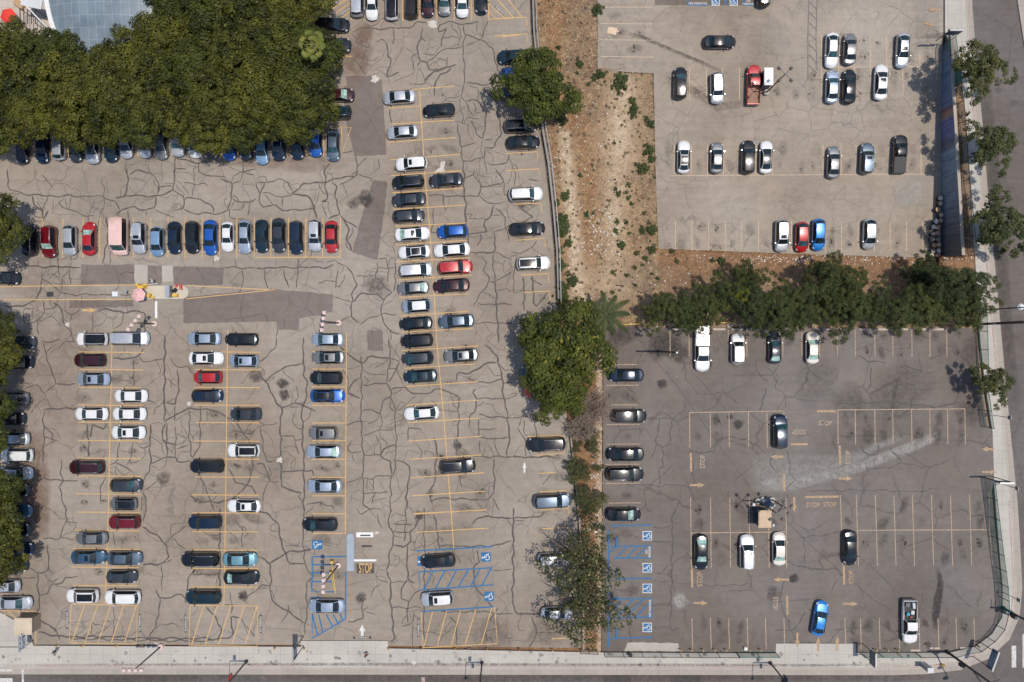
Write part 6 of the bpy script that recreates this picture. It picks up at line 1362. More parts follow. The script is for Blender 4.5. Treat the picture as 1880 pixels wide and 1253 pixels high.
# ------------------------------------------------------------------ sign boards on two posts
def signboard(px_, py_, length, z0, z1, ang, label, face, back, text=None, edge=GALV):
    root = thing('sign_board', label, 'sign', P(px_, py_, .03), R(ang), 'sign boards at the lot entrances'); h = length / 2
    mb = MB(); mb.box(0, 0, z0, z1, length, .10); mb.obj('panel', face, root)
    mb = MB(); mb.box(0, 0, z1 + .002, z1 + .07, length + .06, .22); mb.box(0, 0, z0 - .06, z0 - .002, length + .06, .18); mb.obj('frame', edge, root)
    for x in (-h + .25, h - .25): mb = MB(); mb.tube([(x, .12, 0), (x, .12, z1 - .1)], .06, 6); mb.obj('post', METAL, root)
    if text:
        mb = MB()
        for x, z, w, hh in text: mb.box(x * length, -.058, z0 + z * (z1 - z0), z0 + (z + hh) * (z1 - z0), w * length, .012)
        mb.obj('lettering', simple('sign_lettering', (.10, .11, .14), .7), root)
    return root
SB = simple('sign_blue', (.13, .19, .26), .5, vary=.35, scale=2); SW_ = simple('sign_white', (.66, .67, .70), .5); SD = simple('sign_slate', (.05, .065, .10), .5)
signboard(556, 1177, 1.9, 3.3, 5.2, -90, 'pale blue sign board on the bottom sidewalk left of the entrance', SB, SB)
tx = [(-.40, .12, .05, .5), (-.30, .15, .05, .45), (-.2, .1, .12, .12), (-.2, .3, .05, .3), (-.05, .12, .14, .3), (.1, .1, .05, .5), (.2, .35, .1, .2), (.35, .1, .16, .45), (-.33, .72, .10, .14), (.0, .72, .09, .14), (.32, .72, .08, .14)]
signboard(63, 1166, 2.1, 2.2, 3.5, 90, 'white lettered sign board above the small booth, lower left corner', SW_, SW_, tx)
signboard(1582.5, 1192, 2.0, 2.6, 4.4, -90, 'grey sign board on the lower sidewalk right of the driveway', SD, SD)
signboard(1727, 77, 1.9, 2.7, 4.2, 0, 'dark sign board facing south at the upper right driveway', SD, SD)
signboard(1809, 876, 1.9, 3.6, 5.0, 0, 'dark sign board with white top at the right driveway', SD, SD, edge=WHITE)
signboard(1793, 1192, 2.8, 3.2, 4.5, 70, 'long slate blue sign board at the rounded street corner', SB, SB)
# ------------------------------------------------------------------ booths
def booth(px_, py_, sx, sy, h, label, roofm, wallm, zg=0, ang=0, eave=.12):
    p = P(px_, py_, zg + h); root = thing('attendant_booth', label, 'booth', (p.x, p.y, zg), R(ang), 'attendant booths'); w, d = sx - 2 * eave, sy - 2 * eave
    mb = MB(); mb.box(0, 0, -.3, h - .12, w, d); wo = mb.obj('walls', wallm, root)
    mb = MB(); mb.box(0, 0, h - .118, h, sx, sy); mb.box(0, 0, h + .002, h + .05, sx * .9, sy * .9); mb.obj('roof', roofm, root)
    mb = MB(); mb.box(-w / 2 - .01, 0, 1.0, 1.9, .03, d * .6); mb.obj('window', GL['side'], wo)
    mb = MB(); mb.box(0, d / 2 + .012, 1.0, 1.9, w * .6, .03); mb.obj('window', GL['side'], wo)
    mb = MB(); mb.box(w * .1, -d / 2 - .012, 0, 2.0, .75, .03); mb.obj('door', wallm, wo)
    return root
BW = simple('booth_navy', (.02, .04, .085), .6); TANR = simple('tan_roof', (.52, .38, .26), .8, vary=.15, scale=2); TANP = concrete('weathered_roof', (.55, .46, .34), 0, .2)
booth(1411.5, 140.5, 1.3, 2.5, 2.6, 'white roofed booth beside the red pickup in the upper lot', WHITE, simple('booth_grey', (.12, .12, .13), .7), lotz(140))
booth(1404.5, 953.5, 1.8, 2.45, 2.7, 'tan roofed navy booth in the middle of the dark lot', TANR, BW)
booth(42, 1150.5, 2.5, 2.35, 2.4, 'weathered tan roofed booth in the lower left corner', TANP, simple('booth_tan', (.25, .2, .15), .8))
# cabinet on the lower sidewalk and blue planter by the gate
r_ = thing('utility_cabinet', 'grey utility cabinet on the lower sidewalk near the corner', 'cabinet', P(1693, 1219, .03)); mb = MB(); mb.box(0, 0, 0, 2.3, .75, .6); mb.obj('casing', simple('cabinet_grey', (.45, .45, .46), .5), r_); mb = MB(); mb.box(0, 0, 2.302, 2.36, .85, .7); mb.obj('lid', simple('cabinet_lid', (.52, .52, .52), .5), r_); mb = MB(); mb.box(-.385, 0, .15, 2.1, .02, .5); mb.obj('door', simple('cabinet_door', (.2, .2, .21), .5), r_)
# ------------------------------------------------------------------ ticket island
ISL = concrete('island_concrete', (.52, .47, .38), 0)
pts_ = [(265, 525)] + [(334 + 12 * math.cos(R(a)), 537 + 12 * math.sin(R(a))) for a in range(-90, 91, 20)] + [(265, 549)]
sheet('traffic_island', pts_, ISL, .14, skirt=.3)
GR2 = concrete('island_blue', (.33, .38, .43), 0)
sheet('traffic_island', [(636.5, 990)] + [(643.2 + 6.6 * math.cos(R(a)), 986 + 6 * math.sin(R(a))) for a in range(180, 361, 20)] + [(650, 1049)] + [(649 - 12, 1049)], GR2, .15, skirt=.3)
r_ = thing('sunshade_umbrella', 'pink six sided umbrella over the ticket island', 'umbrella', P(253, 541.5, 0)); 
UP = simple('pink_canvas', (.72, .42, .40), .8)
def canopy(root, h, r, m, n=6, rise=.5, rot=.2, drop=.12):
    vs = [(0, 0, h + rise)] + [(r * .55 * math.cos(rot + 6.283 * i / n), r * .55 * math.sin(rot + 6.283 * i / n), h + rise * .55) for i in range(n)] + [(r * math.cos(rot + 6.283 * i / n), r * math.sin(rot + 6.283 * i / n), h) for i in range(n)] + [(r * math.cos(rot + 6.283 * i / n), r * math.sin(rot + 6.283 * i / n), h - drop) for i in range(n)]
    fs = [(0, 1 + i, 1 + (i + 1) % n) for i in range(n)]
    for k_ in (1, 1 + n): fs += [(k_ + i, k_ + n + i, k_ + n + (i + 1) % n, k_ + (i + 1) % n) for i in range(n)]
    mb = MB(); mb.add(vs, fs); mb.obj('canopy', m, root)
    mb = MB(); mb.tube([(0, 0, 0), (0, 0, h + rise + .12)], .03, 6); mb.obj('pole', METAL, root)
    mb = MB()
    for i in range(n): mb.tube([(0, 0, h + rise - .03), (r * math.cos(rot + 6.283 * i / n), r * math.sin(rot + 6.283 * i / n), h - .02)], .012, 4)
    mb.obj('ribs', METAL, root)
canopy(r_, 2.1, 1.02, UP)
p_ = P(253, 541.5, 2.3); r_.location = (p_.x, p_.y, 0)
def chair(px_, py_, label, col, rz=0, z=0):
    root = thing('folding_chair', label, 'chair', P(px_, py_, z), rz); m = simple('chair_fabric', col, .8)
    mb = MB(); mb.box(0, 0, .42, .47, .5, .5); mb.obj('seat', m, root)
    mb = MB(); mb.add([(-.25, -.24, .5), (.25, -.24, .5), (.25, -.36, .95), (-.25, -.36, .95), (-.25, -.2, .5), (.25, -.2, .5), (.25, -.32, .95), (-.25, -.32, .95)], [(0, 1, 2, 3), (7, 6, 5, 4), (0, 4, 5, 1), (3, 2, 6, 7), (0, 3, 7, 4), (1, 5, 6, 2)]); mb.obj('backrest', m, root)
    for x in (-.23, .23):
        for y in (-.22, .22): mb = MB(); mb.tube([(x, y, 0), (x, y, .42)], .02, 5); mb.obj('leg', METAL, root)
chair(233.5, 537, 'grey blue chair beside the pink umbrella', (.22, .28, .33), 1.4)
chair(324, 533, 'black chair at the right end of the ticket island', (.015, .015, .017), -.6, .14)
def ybox(px_, py_, w, d, h, label, z=.14):
    root = thing('barrier_machine', label, 'barrier machine', P(px_, py_, z), 0, 'yellow machines on the ticket island'); mb = MB(); mb.box(0, 0, 0, h, w, d, top=.94); mb.obj('cabinet', YELM, root); mb = MB(); mb.box(0, 0, h + .002, h + .05, w * .9, d * .9); mb.obj('lid', YELM, root); mb = MB(); mb.box(0, -d / 2 - .01, h * .5, h * .8, w * .5, .03); mb.obj('display', METAL, root)
ybox(263.5, 528, .95, .45, 1.0, 'wide yellow barrier machine above the pink umbrella'); ybox(277, 543, .4, .55, .9, 'narrow yellow barrier machine right of the pink umbrella'); ybox(324, 543, .75, .42, .7, 'low yellow barrier machine at the right end of the island')
r_ = thing('pay_station', 'silver pay station standing across the ticket island', 'pay station', P(314, 536, .14)); 
mb = MB(); mb.box(0, 0, 0, 1.3, .62, 1.65); mb.obj('casing', GALV, r_); mb = MB(); mb.box(0, 0, 1.302, 1.36, .55, 1.7); mb.obj('top', simple('steel_top', (.5, .52, .56), .35, .6), r_); mb = MB(); mb.box(-.33, .2, .8, 1.15, .03, .5); mb.obj('screen', GL['side'], r_)
def cone(px_, py_, label, z=.14):
    root = thing('traffic_cone', label, 'traffic cone', P(px_, py_, z), 0, 'red cones on the ticket island'); c = simple('cone_red', (.55, .03, .03), .6)
    mb = MB(); mb.box(0, 0, 0, .05, .42, .42); mb.obj('base', c, root); mb = MB(); mb.lathe(0, 0, [(.17, .05), (.10, .45), (.04, .75)], 12); mb.obj('body', c, root); mb = MB(); mb.lathe(0, 0, [(.131, .30), (.105, .46)], 12); mb.obj('band', WHITE, root)
cone(332, 525, 'upper red cone at the rounded end of the ticket island'); cone(333, 530, 'lower red cone at the rounded end of the ticket island'); cone(323.5, 525.5, 'red cone behind the black chair on the ticket island')
def boom(a, b, label, m, z=1.0, name='boom_barrier', pivot=True):
    A, B = P(*a, 0), P(*b, 0); root = thing(name, label, 'barrier', A); d = B - A
    mb = MB(); mb.tube([(0, 0, z), tuple(d + Vector((0, 0, z)))], .05, 6); mb.obj('arm', m, root)
    mb = MB(); mb.box(0, 0, 0, z + .12, .32, .32); mb.obj('pillar', YELM if pivot else METAL, root)
    return root
boom((258, 524), (237, 516.5), 'raised thin barrier arm at the upper left of the ticket island', GALV)
boom((272, 524), (296, 522), 'white barrier arm beside the person on the ticket island', WHITE)
boom((284, 547), (330, 549), 'white rail along the lower edge of the ticket island', WHITE, .6)
boom((612, 1029), (619, 1087), 'left of two parallel yellow barrier arms over the blue bays', YELM); boom((610.5, 1049), (617, 1080), 'right of two parallel yellow barrier arms over the blue bays', YELM)
def slab(px_, py_, w, d, h, label, m, name='wheel_stop', cat='wheel stop', grp=None, ang=0):
    o0 = P(px_, py_, 0); mb = MB(); mb.box(0, 0, 0, h, w, d, top=.92); o = mb.obj(name, m); o.location = o0; o.rotation_euler = (0, 0, R(ang)); tag(o, label, cat, grp)
slab(670, 1028.5, 3.3, .32, .2, 'long white kerb block at the entrance gate above the word', WHITE, 'kerb_block', 'kerb block')
slab(669.5, 982, 2.5, .75, .12, 'white framed ground plate above the blue island', WHITE, 'ground_plate', 'plate'); slab(671, 983, 1.55, .22, .16, 'dark slot bar on the white framed ground plate', METAL, 'slot_bar', 'bar')
slab(673, 1003, 1.5, .25, .14, 'dark speed bar lying below the white framed plate', METAL, 'speed_bar', 'bar')
slab(287, 569, .34, 2.5, .1, 'upright white concrete bar below the ticket island', WHITE, 'concrete_bar', 'bar')
slab(92, 540.5, .95, .7, .06, 'dark drain plate left of the ticket island', METAL, 'drain_plate', 'plate'); slab(214, 540.5, .85, .75, .5, 'pale square box left of the grey blue chair', SW_, 'ground_box', 'box')
WS = concrete('wheel_stop', (.5, .42, .34), 0)
for i, x in enumerate((1248, 1320, 1354, 1388, 1422, 1455, 1520, 1553, 1588, 1622, 1656, 1690, 1722)): slab(x, 605, 1.9 if i < 2 else 1.7, .3, .14, '%s wheel stop from left at the top of the dark lot' % ORD[i], WS, grp='wheel stops at the top of the dark lot')
for i, (x, y) in enumerate(((1680, 1197 - 3), (1715.5, 1190), (1771, 1189.5))): slab(x, y, 1.5, .28, .14, '%s wheel stop from left at the bottom of the dark lot' % ORD[i], WS, grp='wheel stops at the bottom of the dark lot')
BS = simple('blue_stop', (.02, .12, .27), .7)
for i, (y0, y1) in enumerate(((986, 1007), (1044, 1062), (1094, 1101), (1154, 1171))): slab(1132, (y0 + y1) / 2, .26, (y1 - y0) * S, .13, '%s blue wheel stop from top in the blue bays' % ORD[i], BS, grp='blue wheel stops')
BOLL = simple('bollard_yellow', (.62, .42, .2), .6)
bx = [(108, 1184), (154, 1184), (216, 1184), (262, 1184.5), (506, 1189), (560, 1189.5), (714, 1189.5), (774, 1190), (836, 1190), (895, 1190.5), (954, 1192), (1014, 1192), (1248, 1191), (1268, 1191), (1289, 1191), (1310, 1191), (1331, 1191), (1374, 1191), (1394, 1191), (1605, 1191), (1626, 1191), (1645, 1191), (1793, 1185)]
for i, (x, y) in enumerate(bx):
    mb = MB(); mb.lathe(0, 0, [(.11, 0), (.11, .85), (.08, .93), (.01, .95)], 8); o = mb.obj('bollard', BOLL); o.location = P(x, y, 0); tag(o, '%s bollard from left along the bottom edge of the lots' % ORD[i], 'bollard', 'bollards along the bottom edge')
# stacked drums beside the mural wall
DR = [(1727, 364, 0), (1727, 374, 1), (1722, 385, 2), (1728, 395, 1), (1727.5, 405, 3), (1719, 407, 0), (1722.5, 417.6, 3), (1714.6, 417, 0), (1714, 430, 4), (1722, 428, 3), (1723, 440.6, 4), (1712.4, 439.5, 4), (1715.5, 450.6, 2), (1723.8, 449.5, 1), (1723.6, 460.7, 0), (1714, 461, 4), (1710.7, 469, 1), (1722, 469, 3)]
DT = [('white topped', simple('drum_top_white', (.62, .58, .54), .6)), ('cream topped', simple('drum_top_cream', (.5, .4, .3), .6)), ('tan topped', simple('drum_top_tan', (.45, .27, .16), .6)), ('pinkish topped', simple('drum_top_pink', (.42, .28, .22), .6)), ('grey topped', simple('drum_top_grey', (.22, .21, .21), .6))]
cn = Counter(); tt_ = Counter(d[2] for d in DR)
for x, y, c in DR:
    z = lotz(min(y, 472)); p = P(x, y, z + .85); root = thing('storage_drum', 'x x x x', 'drum', (p.x, p.y, z), 0, 'drums stacked by the mural wall'); cn[c] += 1
    LABELS['x x x x'].pop(); tag(root, '%s of the %s drums from top beside the mural wall' % (ORD[cn[c] - 1], DT[c][0]), 'drum', 'drums stacked by the mural wall')
    mb = MB(); mb.lathe(0, 0, [(.29, -.1), (.31, .28), (.30, .3), (.31, .56), (.30, .58), (.31, .84)], 14); mb.obj('body', simple('drum_side', (.05, .045, .045), .6) if c == 0 and cn[c] == 1 else bpy.data.materials['drum_side'], root)
    mb = MB(); mb.lathe(0, 0, [(.325, .80), (.325, .87), (.28, .875), (.27, .85)], 14); mb.obj('lid', DT[c][1], root)
# clutter beside the tan booth
chair(1398, 916, 'white folding chair behind the tan roofed booth', (.7, .66, .62), .5)
r_ = thing('folded_umbrella', 'navy umbrella half open behind the tan roofed booth', 'umbrella', P(1403, 921, 0)); canopy(r_, 1.9, .62, BW, 6, .6)
for x, y, s_, col, lab in ((1383, 926, .55, (.72, .68, .66), 'white box on the ground left of the navy umbrella'), (1416, 932, .4, (.55, .6, .6), 'pale green bucket right of the navy umbrella'), (1421.5, 928, .4, (.3, .34, .33), 'grey bucket right of the navy umbrella'), (1419, 964, .45, (.62, .68, .74), 'pale square bin at the corner of the tan booth')):
    mb = MB(); mb.lathe(0, 0, [(s_ * .4, 0), (s_ * .5, s_ * .8), (s_ * .42, s_ * .82), (s_ * .38, s_ * .5)], 10 if 'bucket' in lab else 4); o = mb.obj('bucket' if 'bucket' in lab else 'storage_box', simple('plastic', col, .6)); o.location = P(x, y, 0); o.rotation_euler = (0, 0, .7); tag(o, lab, 'bucket' if 'bucket' in lab else 'box')
for x, y, w, d, col, lab in ((1124, 57, 1.35, 1.05, (.62, .46, .32), 'flat tan cardboard sheet on the upper lot near the slope'), (1368, 1190, .45, .45, (.7, .68, .66), 'white box against the fence left of the lower driveway')):
    z = zt(x, y); mb = MB(); mb.box(0, 0, .02, .06 if w > 1 else .4, w, d, -.25); mb.box(w * .6, -.1, .02, .10, .25, .3, .3); o = mb.obj('cardboard' if w > 1 else 'storage_box', simple('card', col, .8)); o.location = P(x, y, z); tag(o, lab, 'cardboard' if w > 1 else 'box')
mb = MB(); mb.lathe(0, 0, [(.16, 0), (.16, .5), (.2, .52), (.2, .6), (.12, .72), (.02, .76)], 10); mb.tube([(-.28, 0, .45), (.28, 0, .45)], .07, 6); o = mb.obj('fire_hydrant', YELM); o.location = P(1729, 1220, .03); tag(o, 'small yellow fire hydrant on the lower sidewalk near the cabinet', 'hydrant')
mb = MB(); mb.lathe(0, 0, [(.28, 0), (.3, .8), (.31, .82), (.05, .9)], 12); mb.tube([(0, 0, .9), (0, 0, 1.0)], .05, 6); o = mb.obj('litter_bin', METAL); o.location = P(1156, 1199.5, .03); tag(o, 'dark round litter bin outside the chain link fence', 'bin')
mb = MB(); mb.lathe(0, 0, [(.35, 0), (.38, .25), (.3, .3), (.2, .15)], 14); o = mb.obj('tyre', TYRE); o.location = P(1106.5, 969.5, .02); tag(o, 'old tyre lying on the dirt above the thin trees', 'tyre')
# ------------------------------------------------------------------ building, terrace, red umbrella
def roof_mat():
    m, nt, b = mat('glazed_roof'); g = NG(nt); br = g.n('ShaderNodeTexBrick'); g.l(g.co, br.inputs['Vector']); br.offset = 0
    for k_, v_ in (('Scale', 1), ('Brick Width', 1.12), ('Row Height', 1.62), ('Mortar Size', .025), ('Bias', 0)): br.inputs[k_].default_value = v_
    br.inputs['Color1'].default_value = (.155, .20, .235, 1); br.inputs['Color2'].default_value = (.20, .245, .27, 1); br.inputs['Mortar'].default_value = (.30, .34, .36, 1)
    c = g.mix(1, br.outputs['Color'], g.ramp(g.noise(.4, 6, .6, .5), [(.3, .8), (.7, 1.15)]), 'MULTIPLY'); g.l(c, b.inputs['Base Color']); b.inputs['Roughness'].default_value = .3; return m
def dome():
    h = 6.0; root = thing('glazed_building', 'building with a curved grey blue panelled roof in the upper left', 'building', P(195, -60, 0)); o0 = root.location
    rim = [(p.x, p.y) for p in [P(195 + 112 * math.copysign(abs(math.cos(R(a))) ** .8, math.cos(R(a))), -60 + 190 * math.sin(R(a)), h) for a in range(0, 360, 6)]]
    cx = P(195, -60, h); vs, fs = [], []; n = len(rim)
    for i in range(9):
        k_ = 1 - i / 8 * .999
        for x, y in rim: vs.append((cx.x + (x - cx.x) * k_ - o0.x, cx.y + (y - cx.y) * k_ - o0.y, h + 1.6 * (1 - k_ ** 2)))
    fs = [(i * n + j, i * n + (j + 1) % n, (i + 1) * n + (j + 1) % n, (i + 1) * n + j) for i in range(8) for j in range(n)]
    mb = MB(); mb.add(vs, fs); mb.obj('roof', roof_mat(), root, True)
    w = MB(); tr = MB(); wv = []
    for x, y in rim: wv += [(cx.x + (x - cx.x) * .985 - o0.x, cx.y + (y - cx.y) * .985 - o0.y, -.3), (cx.x + (x - cx.x) * .985 - o0.x, cx.y + (y - cx.y) * .985 - o0.y, h - .05)]
    w.add(wv, [(2 * i, 2 * ((i + 1) % n), 2 * ((i + 1) % n) + 1, 2 * i + 1) for i in range(n)]); w.obj('wall', simple('building_wall', (.42, .42, .42), .7), root)
    tv = []
    for k_, z in ((.975, h - .3), (1.055, h - .3), (1.055, h + .12), (.985, h + .12)): tv += [(cx.x + (x - cx.x) * k_ - o0.x, cx.y + (y - cx.y) * (1 + (k_ - 1) * .6) - o0.y, z) for x, y in rim]
    tr.add(tv, [(k_ * n + i, k_ * n + (i + 1) % n, (k_ + 1) % 4 * n + (i + 1) % n, (k_ + 1) % 4 * n + i) for k_ in range(4) for i in range(n)]); tr.obj('roof_trim', WHITE, root)
dome()
DECK = concrete('terrace_paving', (.50, .43, .37), .9, .08)
sheet('terrace', [(-420, -300), (330, -300), (330, 110), (-420, 110)], DECK, .25, skirt=.4)
r_ = thing('sunshade_umbrella', 'red six sided umbrella on the terrace in the upper left', 'umbrella', P(17, 31, 2.2)); canopy(r_, 2.2, 1.15, simple('red_canvas', (.75, .05, .03), .8), 6, .5); r_.location.z = .25
r_ = thing('terrace_pergola', 'white beamed pergola over the terrace beside the curved roof', 'pergola', P(55, 15, .25)); o0 = r_.location
def beam(a, b, z0, z1, w, h, nm, m):
    A, B = P(*a, z0) - o0, P(*b, z1) - o0; mb = MB(); d = (B - A); n = Vector((-d.y, d.x, 0)).normalized() * w / 2; u = Vector((0, 0, h)); mb.add([A - n, A + n, B + n, B - n, A - n + u, A + n + u, B + n + u, B - n + u], [(0, 3, 2, 1), (4, 5, 6, 7), (0, 1, 5, 4), (1, 2, 6, 5), (2, 3, 7, 6), (3, 0, 4, 7)]); mb.obj(nm, m, r_)
beam((40, 2), (78, 10), 4.0, 4.0, 1.3, .15, 'awning', simple('awning_pale', (.55, .57, .58), .6)); beam((34, -4), (95, 60), 4.4, 4.4, .14, .15, 'beam', WHITE)
for i in range(5): beam((37 + i * 7, 16 + i * .6), (37.5 + i * 7, 45), 2.6, 2.6, .08, .1, 'slat', METAL)
beam((30, 3), (46, 14), .3, .3, 1.0, .5, 'bench', simple('bench_wood', (.45, .29, .15), .7)); beam((50, 4), (76, 13), 2.4, 2.4, .8, .1, 'dark_awning', simple('dark_canvas', (.04, .045, .045), .8))
for q in ((37, 17), (66, 19), (37, 44), (66, 44)): 
    mb = MB(); p_ = P(*q, 2.6) - o0; mb.tube([(p_.x, p_.y, 0), (p_.x, p_.y, 2.6)], .05, 6); mb.obj('post', METAL, r_)
# ------------------------------------------------------------------ people
def person(px_, py_, rz, label, shirt, trousers, hair, skin=(.42, .26, .18), pose='walk', z=0):
    """one skinned body; origin between the feet, facing +X"""
    rnd = random.Random(px_); st = .16 if pose == 'walk' else .04
    if pose == 'ride':
        J = {'pel': (0, 0, .98), 'sp': (.08, 0, 1.16), 'ch': (.2, 0, 1.36), 'nk': (.27, 0, 1.50), 'hd': (.31, 0, 1.60), 'ht': (.32, 0, 1.74), 'hl': (.02, .10, .94), 'kl': (.36, .12, .78), 'al': (.24, .12, .36), 'fl': (.38, .12, .30), 'hr': (.02, -.10, .94), 'kr': (.34, -.12, .66), 'ar': (.14, -.12, .24), 'fr': (.28, -.12, .18),
             'sl': (.22, .19, 1.40), 'el': (.40, .24, 1.18), 'wl': (.60, .22, 1.06), 'gl': (.68, .21, 1.04), 'sr': (.22, -.19, 1.40), 'er': (.40, -.24, 1.18), 'wr': (.60, -.22, 1.06), 'gr': (.68, -.21, 1.04)}
    else:
        J = {'pel': (0, 0, .95), 'sp': (.01, 0, 1.15), 'ch': (.02, 0, 1.36), 'nk': (.03, 0, 1.50), 'hd': (.05, 0, 1.58), 'ht': (.05, 0, 1.73), 'hl': (0, .10, .91), 'kl': (st * .8 + .03, .11, .50), 'al': (st, .11, .09), 'fl': (st + .17, .12, .04), 'hr': (0, -.10, .91), 'kr': (-st * .2 + .03, -.11, .50), 'ar': (-st * 1.3, -.11, .10), 'fr': (-st * 1.3 + .16, -.12, .04),
             'sl': (.02, .20, 1.42), 'el': (-.06 - st * .3, .25, 1.14), 'wl': (.02 - st * .2, .25, .90), 'gl': (.05 - st * .2, .24, .80), 'sr': (.02, -.20, 1.42), 'er': (.0 + st * .4, -.25, 1.15), 'wr': (.14 + st, -.24, .93), 'gr': (.19 + st, -.23, .84)}
    E = ['pel-sp', 'sp-ch', 'ch-nk', 'nk-hd', 'hd-ht', 'pel-hl', 'hl-kl', 'kl-al', 'al-fl', 'pel-hr', 'hr-kr', 'kr-ar', 'ar-fr', 'ch-sl', 'sl-el', 'el-wl', 'wl-gl', 'ch-sr', 'sr-er', 'er-wr', 'wr-gr']
    rad = {'pel': .13, 'sp': .12, 'ch': .14, 'nk': .055, 'hd': .085, 'ht': .08, 'hl': .095, 'hr': .095, 'kl': .06, 'kr': .06, 'al': .042, 'ar': .042, 'fl': .035, 'fr': .035, 'sl': .06, 'sr': .06, 'el': .042, 'er': .042, 'wl': .03, 'wr': .03, 'gl': .035, 'gr': .035}
    ks = list(J); me = bpy.data.meshes.new('body'); me.from_pydata([J[k_] for k_ in ks], [tuple(ks.index(a) for a in e.split('-')) for e in E], [])
    o = bpy.data.objects.new('tmp', me); COL.objects.link(o); md = o.modifiers.new('s', 'SKIN'); o.modifiers.new('d', 'SUBSURF').levels = 1
    for i, k_ in enumerate(ks):
        sv = me.skin_vertices[0].data[i]; r_ = rad[k_]; sv.radius = (r_, r_ * (1.25 if k_ in ('ch', 'pel', 'sp') else 1)); sv.use_root = k_ == 'pel'
    dg = bpy.context.evaluated_depsgraph_get(); bm_ = bpy.data.meshes.new_from_object(o.evaluated_get(dg)); bpy.data.objects.remove(o)
    bm_.materials.clear()
    for m in (simple('skin', skin, .6), simple('shirt', shirt, .85), simple('trousers', trousers, .85), simple('shoes', (.03, .03, .03), .6)): bm_.materials.append(m)
    ne = (J['nk'][2] - .03)
    for f in bm_.polygons:
        c = f.center; arm = abs(c.y) > .2 and c.z > .7
        hand = (Vector(c) - Vector(J['gl'])).length < .09 or (Vector(c) - Vector(J['gr'])).length < .09
        f.material_index = 0 if (c.z > ne or hand) else 1 if (c.z > J['pel'][2] or arm) else 3 if c.z < (.09 if pose != 'ride' else .0) or (pose == 'ride' and min((Vector(c) - Vector(J['fl'])).length, (Vector(c) - Vector(J['fr'])).length) < .12) else 2
        f.use_smooth = True
    root = thing('person', label, 'person', P(px_, py_, z), rz); body = link('body', bm_, root)
    hb = bmesh.new(); bmesh.ops.create_uvsphere(hb, u_segments=14, v_segments=9, radius=1)
    hc = Vector(J['hd']) + Vector((-.012, 0, .075)); hm = bpy.data.meshes.new('hair')
    bmesh.ops.delete(hb, geom=[v for v in hb.verts if v.co.z < -.35 or (v.co.x > .55 and v.co.z < .35)], context='VERTS')
    for v in hb.verts: v.co = hc + Vector((v.co.x * .112, v.co.y * .098, v.co.z * .118))
    hb.to_mesh(hm); hb.free(); hm.materials.append(simple('hair', hair, .7)); link('hair', hm, root)
    mb = MB(); hd = Vector(J['hd'])
    for s_ in (1, -1):
        mb.lathe(hd.x + .02, hd.y + s_ * .098, [(.022, hd.z + .0), (.028, hd.z + .03), (.01, hd.z + .06)], 8)
    mb.box(hd.x + .10, hd.y, hd.z + .0, hd.z + .05, .035, .028, top=.5); mb.obj('face', bm_.materials[0], root)
    mb = MB()
    for s_ in (1, -1): mb.box(hd.x + .088, s_ * .034, hd.z + .055, hd.z + .07, .012, .022)
    mb.box(hd.x + .086, 0, hd.z - .03, hd.z - .02, .014, .045); mb.obj('eyes_and_mouth', METAL, root)
    mb = MB()
    for g_, w_ in (('gl', 'wl'), ('gr', 'wr')):
        d = (Vector(J[g_]) - Vector(J[w_])).normalized(); sd = d.cross(Vector((1, 0, .2))); sd = sd.normalized() if sd.length > .1 else Vector((0, 1, 0)); c0 = Vector(J[g_]) + d * .02
        for k_, (off, ln) in enumerate(((-.027, .07), (-.009, .082), (.009, .078), (.027, .06))):
            a = c0 + sd * off; mb.tube([a, a + d * ln * .55 + Vector((.008, 0, 0)), a + d * ln + Vector((.022, 0, -.004))], .0095, 6, r1=.007)
        a = Vector(J[w_]).lerp(Vector(J[g_]), .5) + Vector((.03, 0, 0)); mb.tube([a, a + d * .03 + Vector((.03, 0, 0)), a + d * .06 + Vector((.038, 0, 0))], .011, 6, r1=.008)
    mb.obj('fingers', bm_.materials[0], root)
    return root
person(285.5, 516.5, R(200), 'person in a white shirt standing above the ticket island', (.75, .75, .74), (.02, .022, .03), (.012, .01, .01), pose='stand')
person(674.5, 1198, R(-80), 'person in a red top walking on the bottom sidewalk', (.30, .03, .04), (.02, .02, .025), (.015, .012, .012), z=.03)
person(109, 1190.5, R(215), 'person in blue jeans and olive top on the bottom sidewalk', (.06, .065, .03), (.10, .17, .26), (.012, .01, .01), z=.03)
pr = person(1768, 216, R(92), 'person in dark clothing riding a bicycle along the right sidewalk', (.02, .022, .024), (.03, .025, .03), (.012, .01, .01), pose='ride', z=.06)
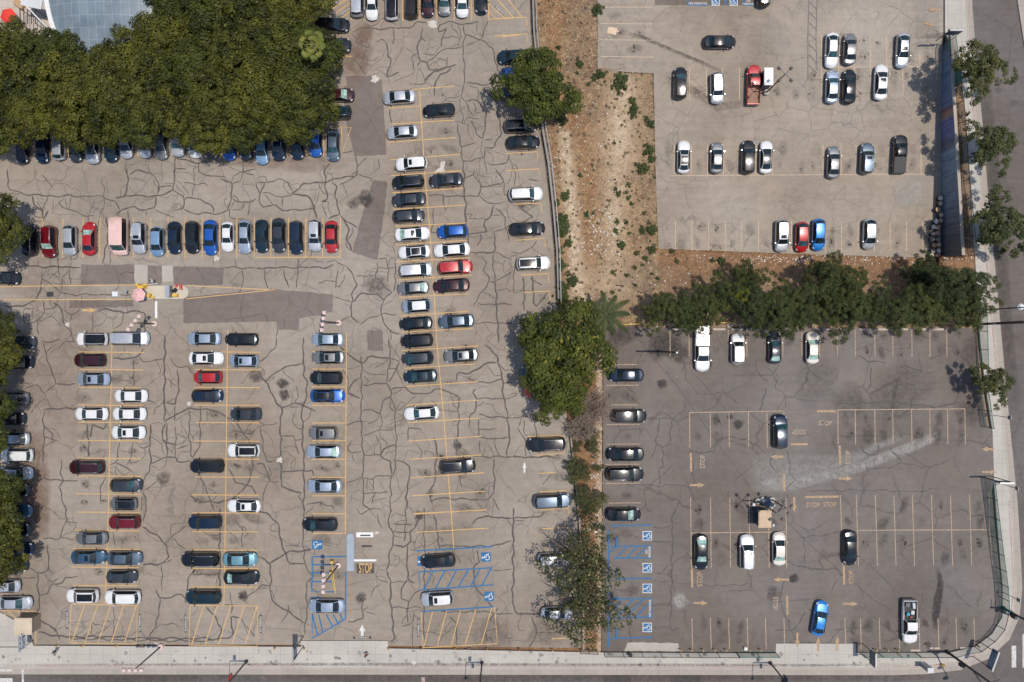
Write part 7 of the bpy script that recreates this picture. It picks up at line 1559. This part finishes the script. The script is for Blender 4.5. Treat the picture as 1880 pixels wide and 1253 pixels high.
def bicycle(px_, py_, rz, z):
    root = thing('bicycle', 'bicycle with thin dark wheels under the rider on the right sidewalk', 'bicycle', P(px_, py_, z), rz)
    for x in (-.5, .55):
        n = 22; pts = [(x + .33 * math.cos(6.283 * i / n), 0, .34 + .33 * math.sin(6.283 * i / n)) for i in range(n + 1)]; mb = MB(); mb.tube(pts, .022, 6, cap=False)
        for i in range(0, n, 3): mb.tube([(x, 0, .34), pts[i]], .005, 3)
        mb.obj('wheel', TYRE, root)
    fr = MB(); 
    for a, b in (((-.5, 0, .34), (-.12, 0, .84)), ((-.5, 0, .34), (.02, 0, .32)), ((.02, 0, .32), (-.14, 0, .86)), ((-.12, 0, .82), (.38, 0, .84)), ((.02, 0, .32), (.40, 0, .76)), ((.55, 0, .34), (.36, 0, .98))): fr.tube([a, b], .02, 6)
    fr.obj('frame', simple('bicycle_frame', (.22, .06, .04), .4), root)
    mb = MB(); mb.tube([(.36, -.27, 1.0), (.36, 0, 1.0), (.36, .27, 1.0)], .016, 6); mb.obj('handlebar', METAL, root)
    mb = MB(); mb.box(-.15, 0, .87, .93, .26, .14, top=.8); mb.obj('saddle', METAL, root)
bicycle(1768, 214.5, R(92), .03)
# ------------------------------------------------------------------ camera, sky, sun
cam = bpy.data.cameras.new('camera'); co = bpy.data.objects.new('camera', cam); COL.objects.link(co)
co.location = (0, 0, CAMH); co.rotation_euler = (0, 0, 0); cam.sensor_width = 36; cam.sensor_fit = 'HORIZONTAL'; cam.lens = 36 * CAMH / (1880 * S); cam.clip_end = 2000; cam.clip_start = 1
scene.camera = co
w = bpy.data.worlds.new('World'); scene.world = w; w.use_nodes = True
sk = w.node_tree.nodes.new('ShaderNodeTexSky'); sk.sky_type = 'NISHITA'; sk.sun_disc = False; sk.sun_elevation = R(75.5); sk.sun_rotation = R(90)
w.node_tree.links.new(sk.outputs[0], w.node_tree.nodes['Background'].inputs[0]); w.node_tree.nodes['Background'].inputs[1].default_value = .13
sl = bpy.data.lights.new('sun', 'SUN'); sl.energy = 3.28; sl.angle = R(.5); sl.color = (1, .93, .835); so = bpy.data.objects.new('sun', sl); COL.objects.link(so); so.rotation_euler = (0, R(90 - 75.5), 0); so.location = (30, 0, 90)
vs_ = scene.view_settings; scene.display_settings.display_device = 'sRGB'; vs_.view_transform = 'Standard'; vs_.look = 'None'; vs_.exposure = 0; vs_.gamma = 1; vs_.use_curve_mapping = False
for l_, n_ in LABELS.items():
    if len(n_) > 1: print('DUPLABEL', l_, n_)
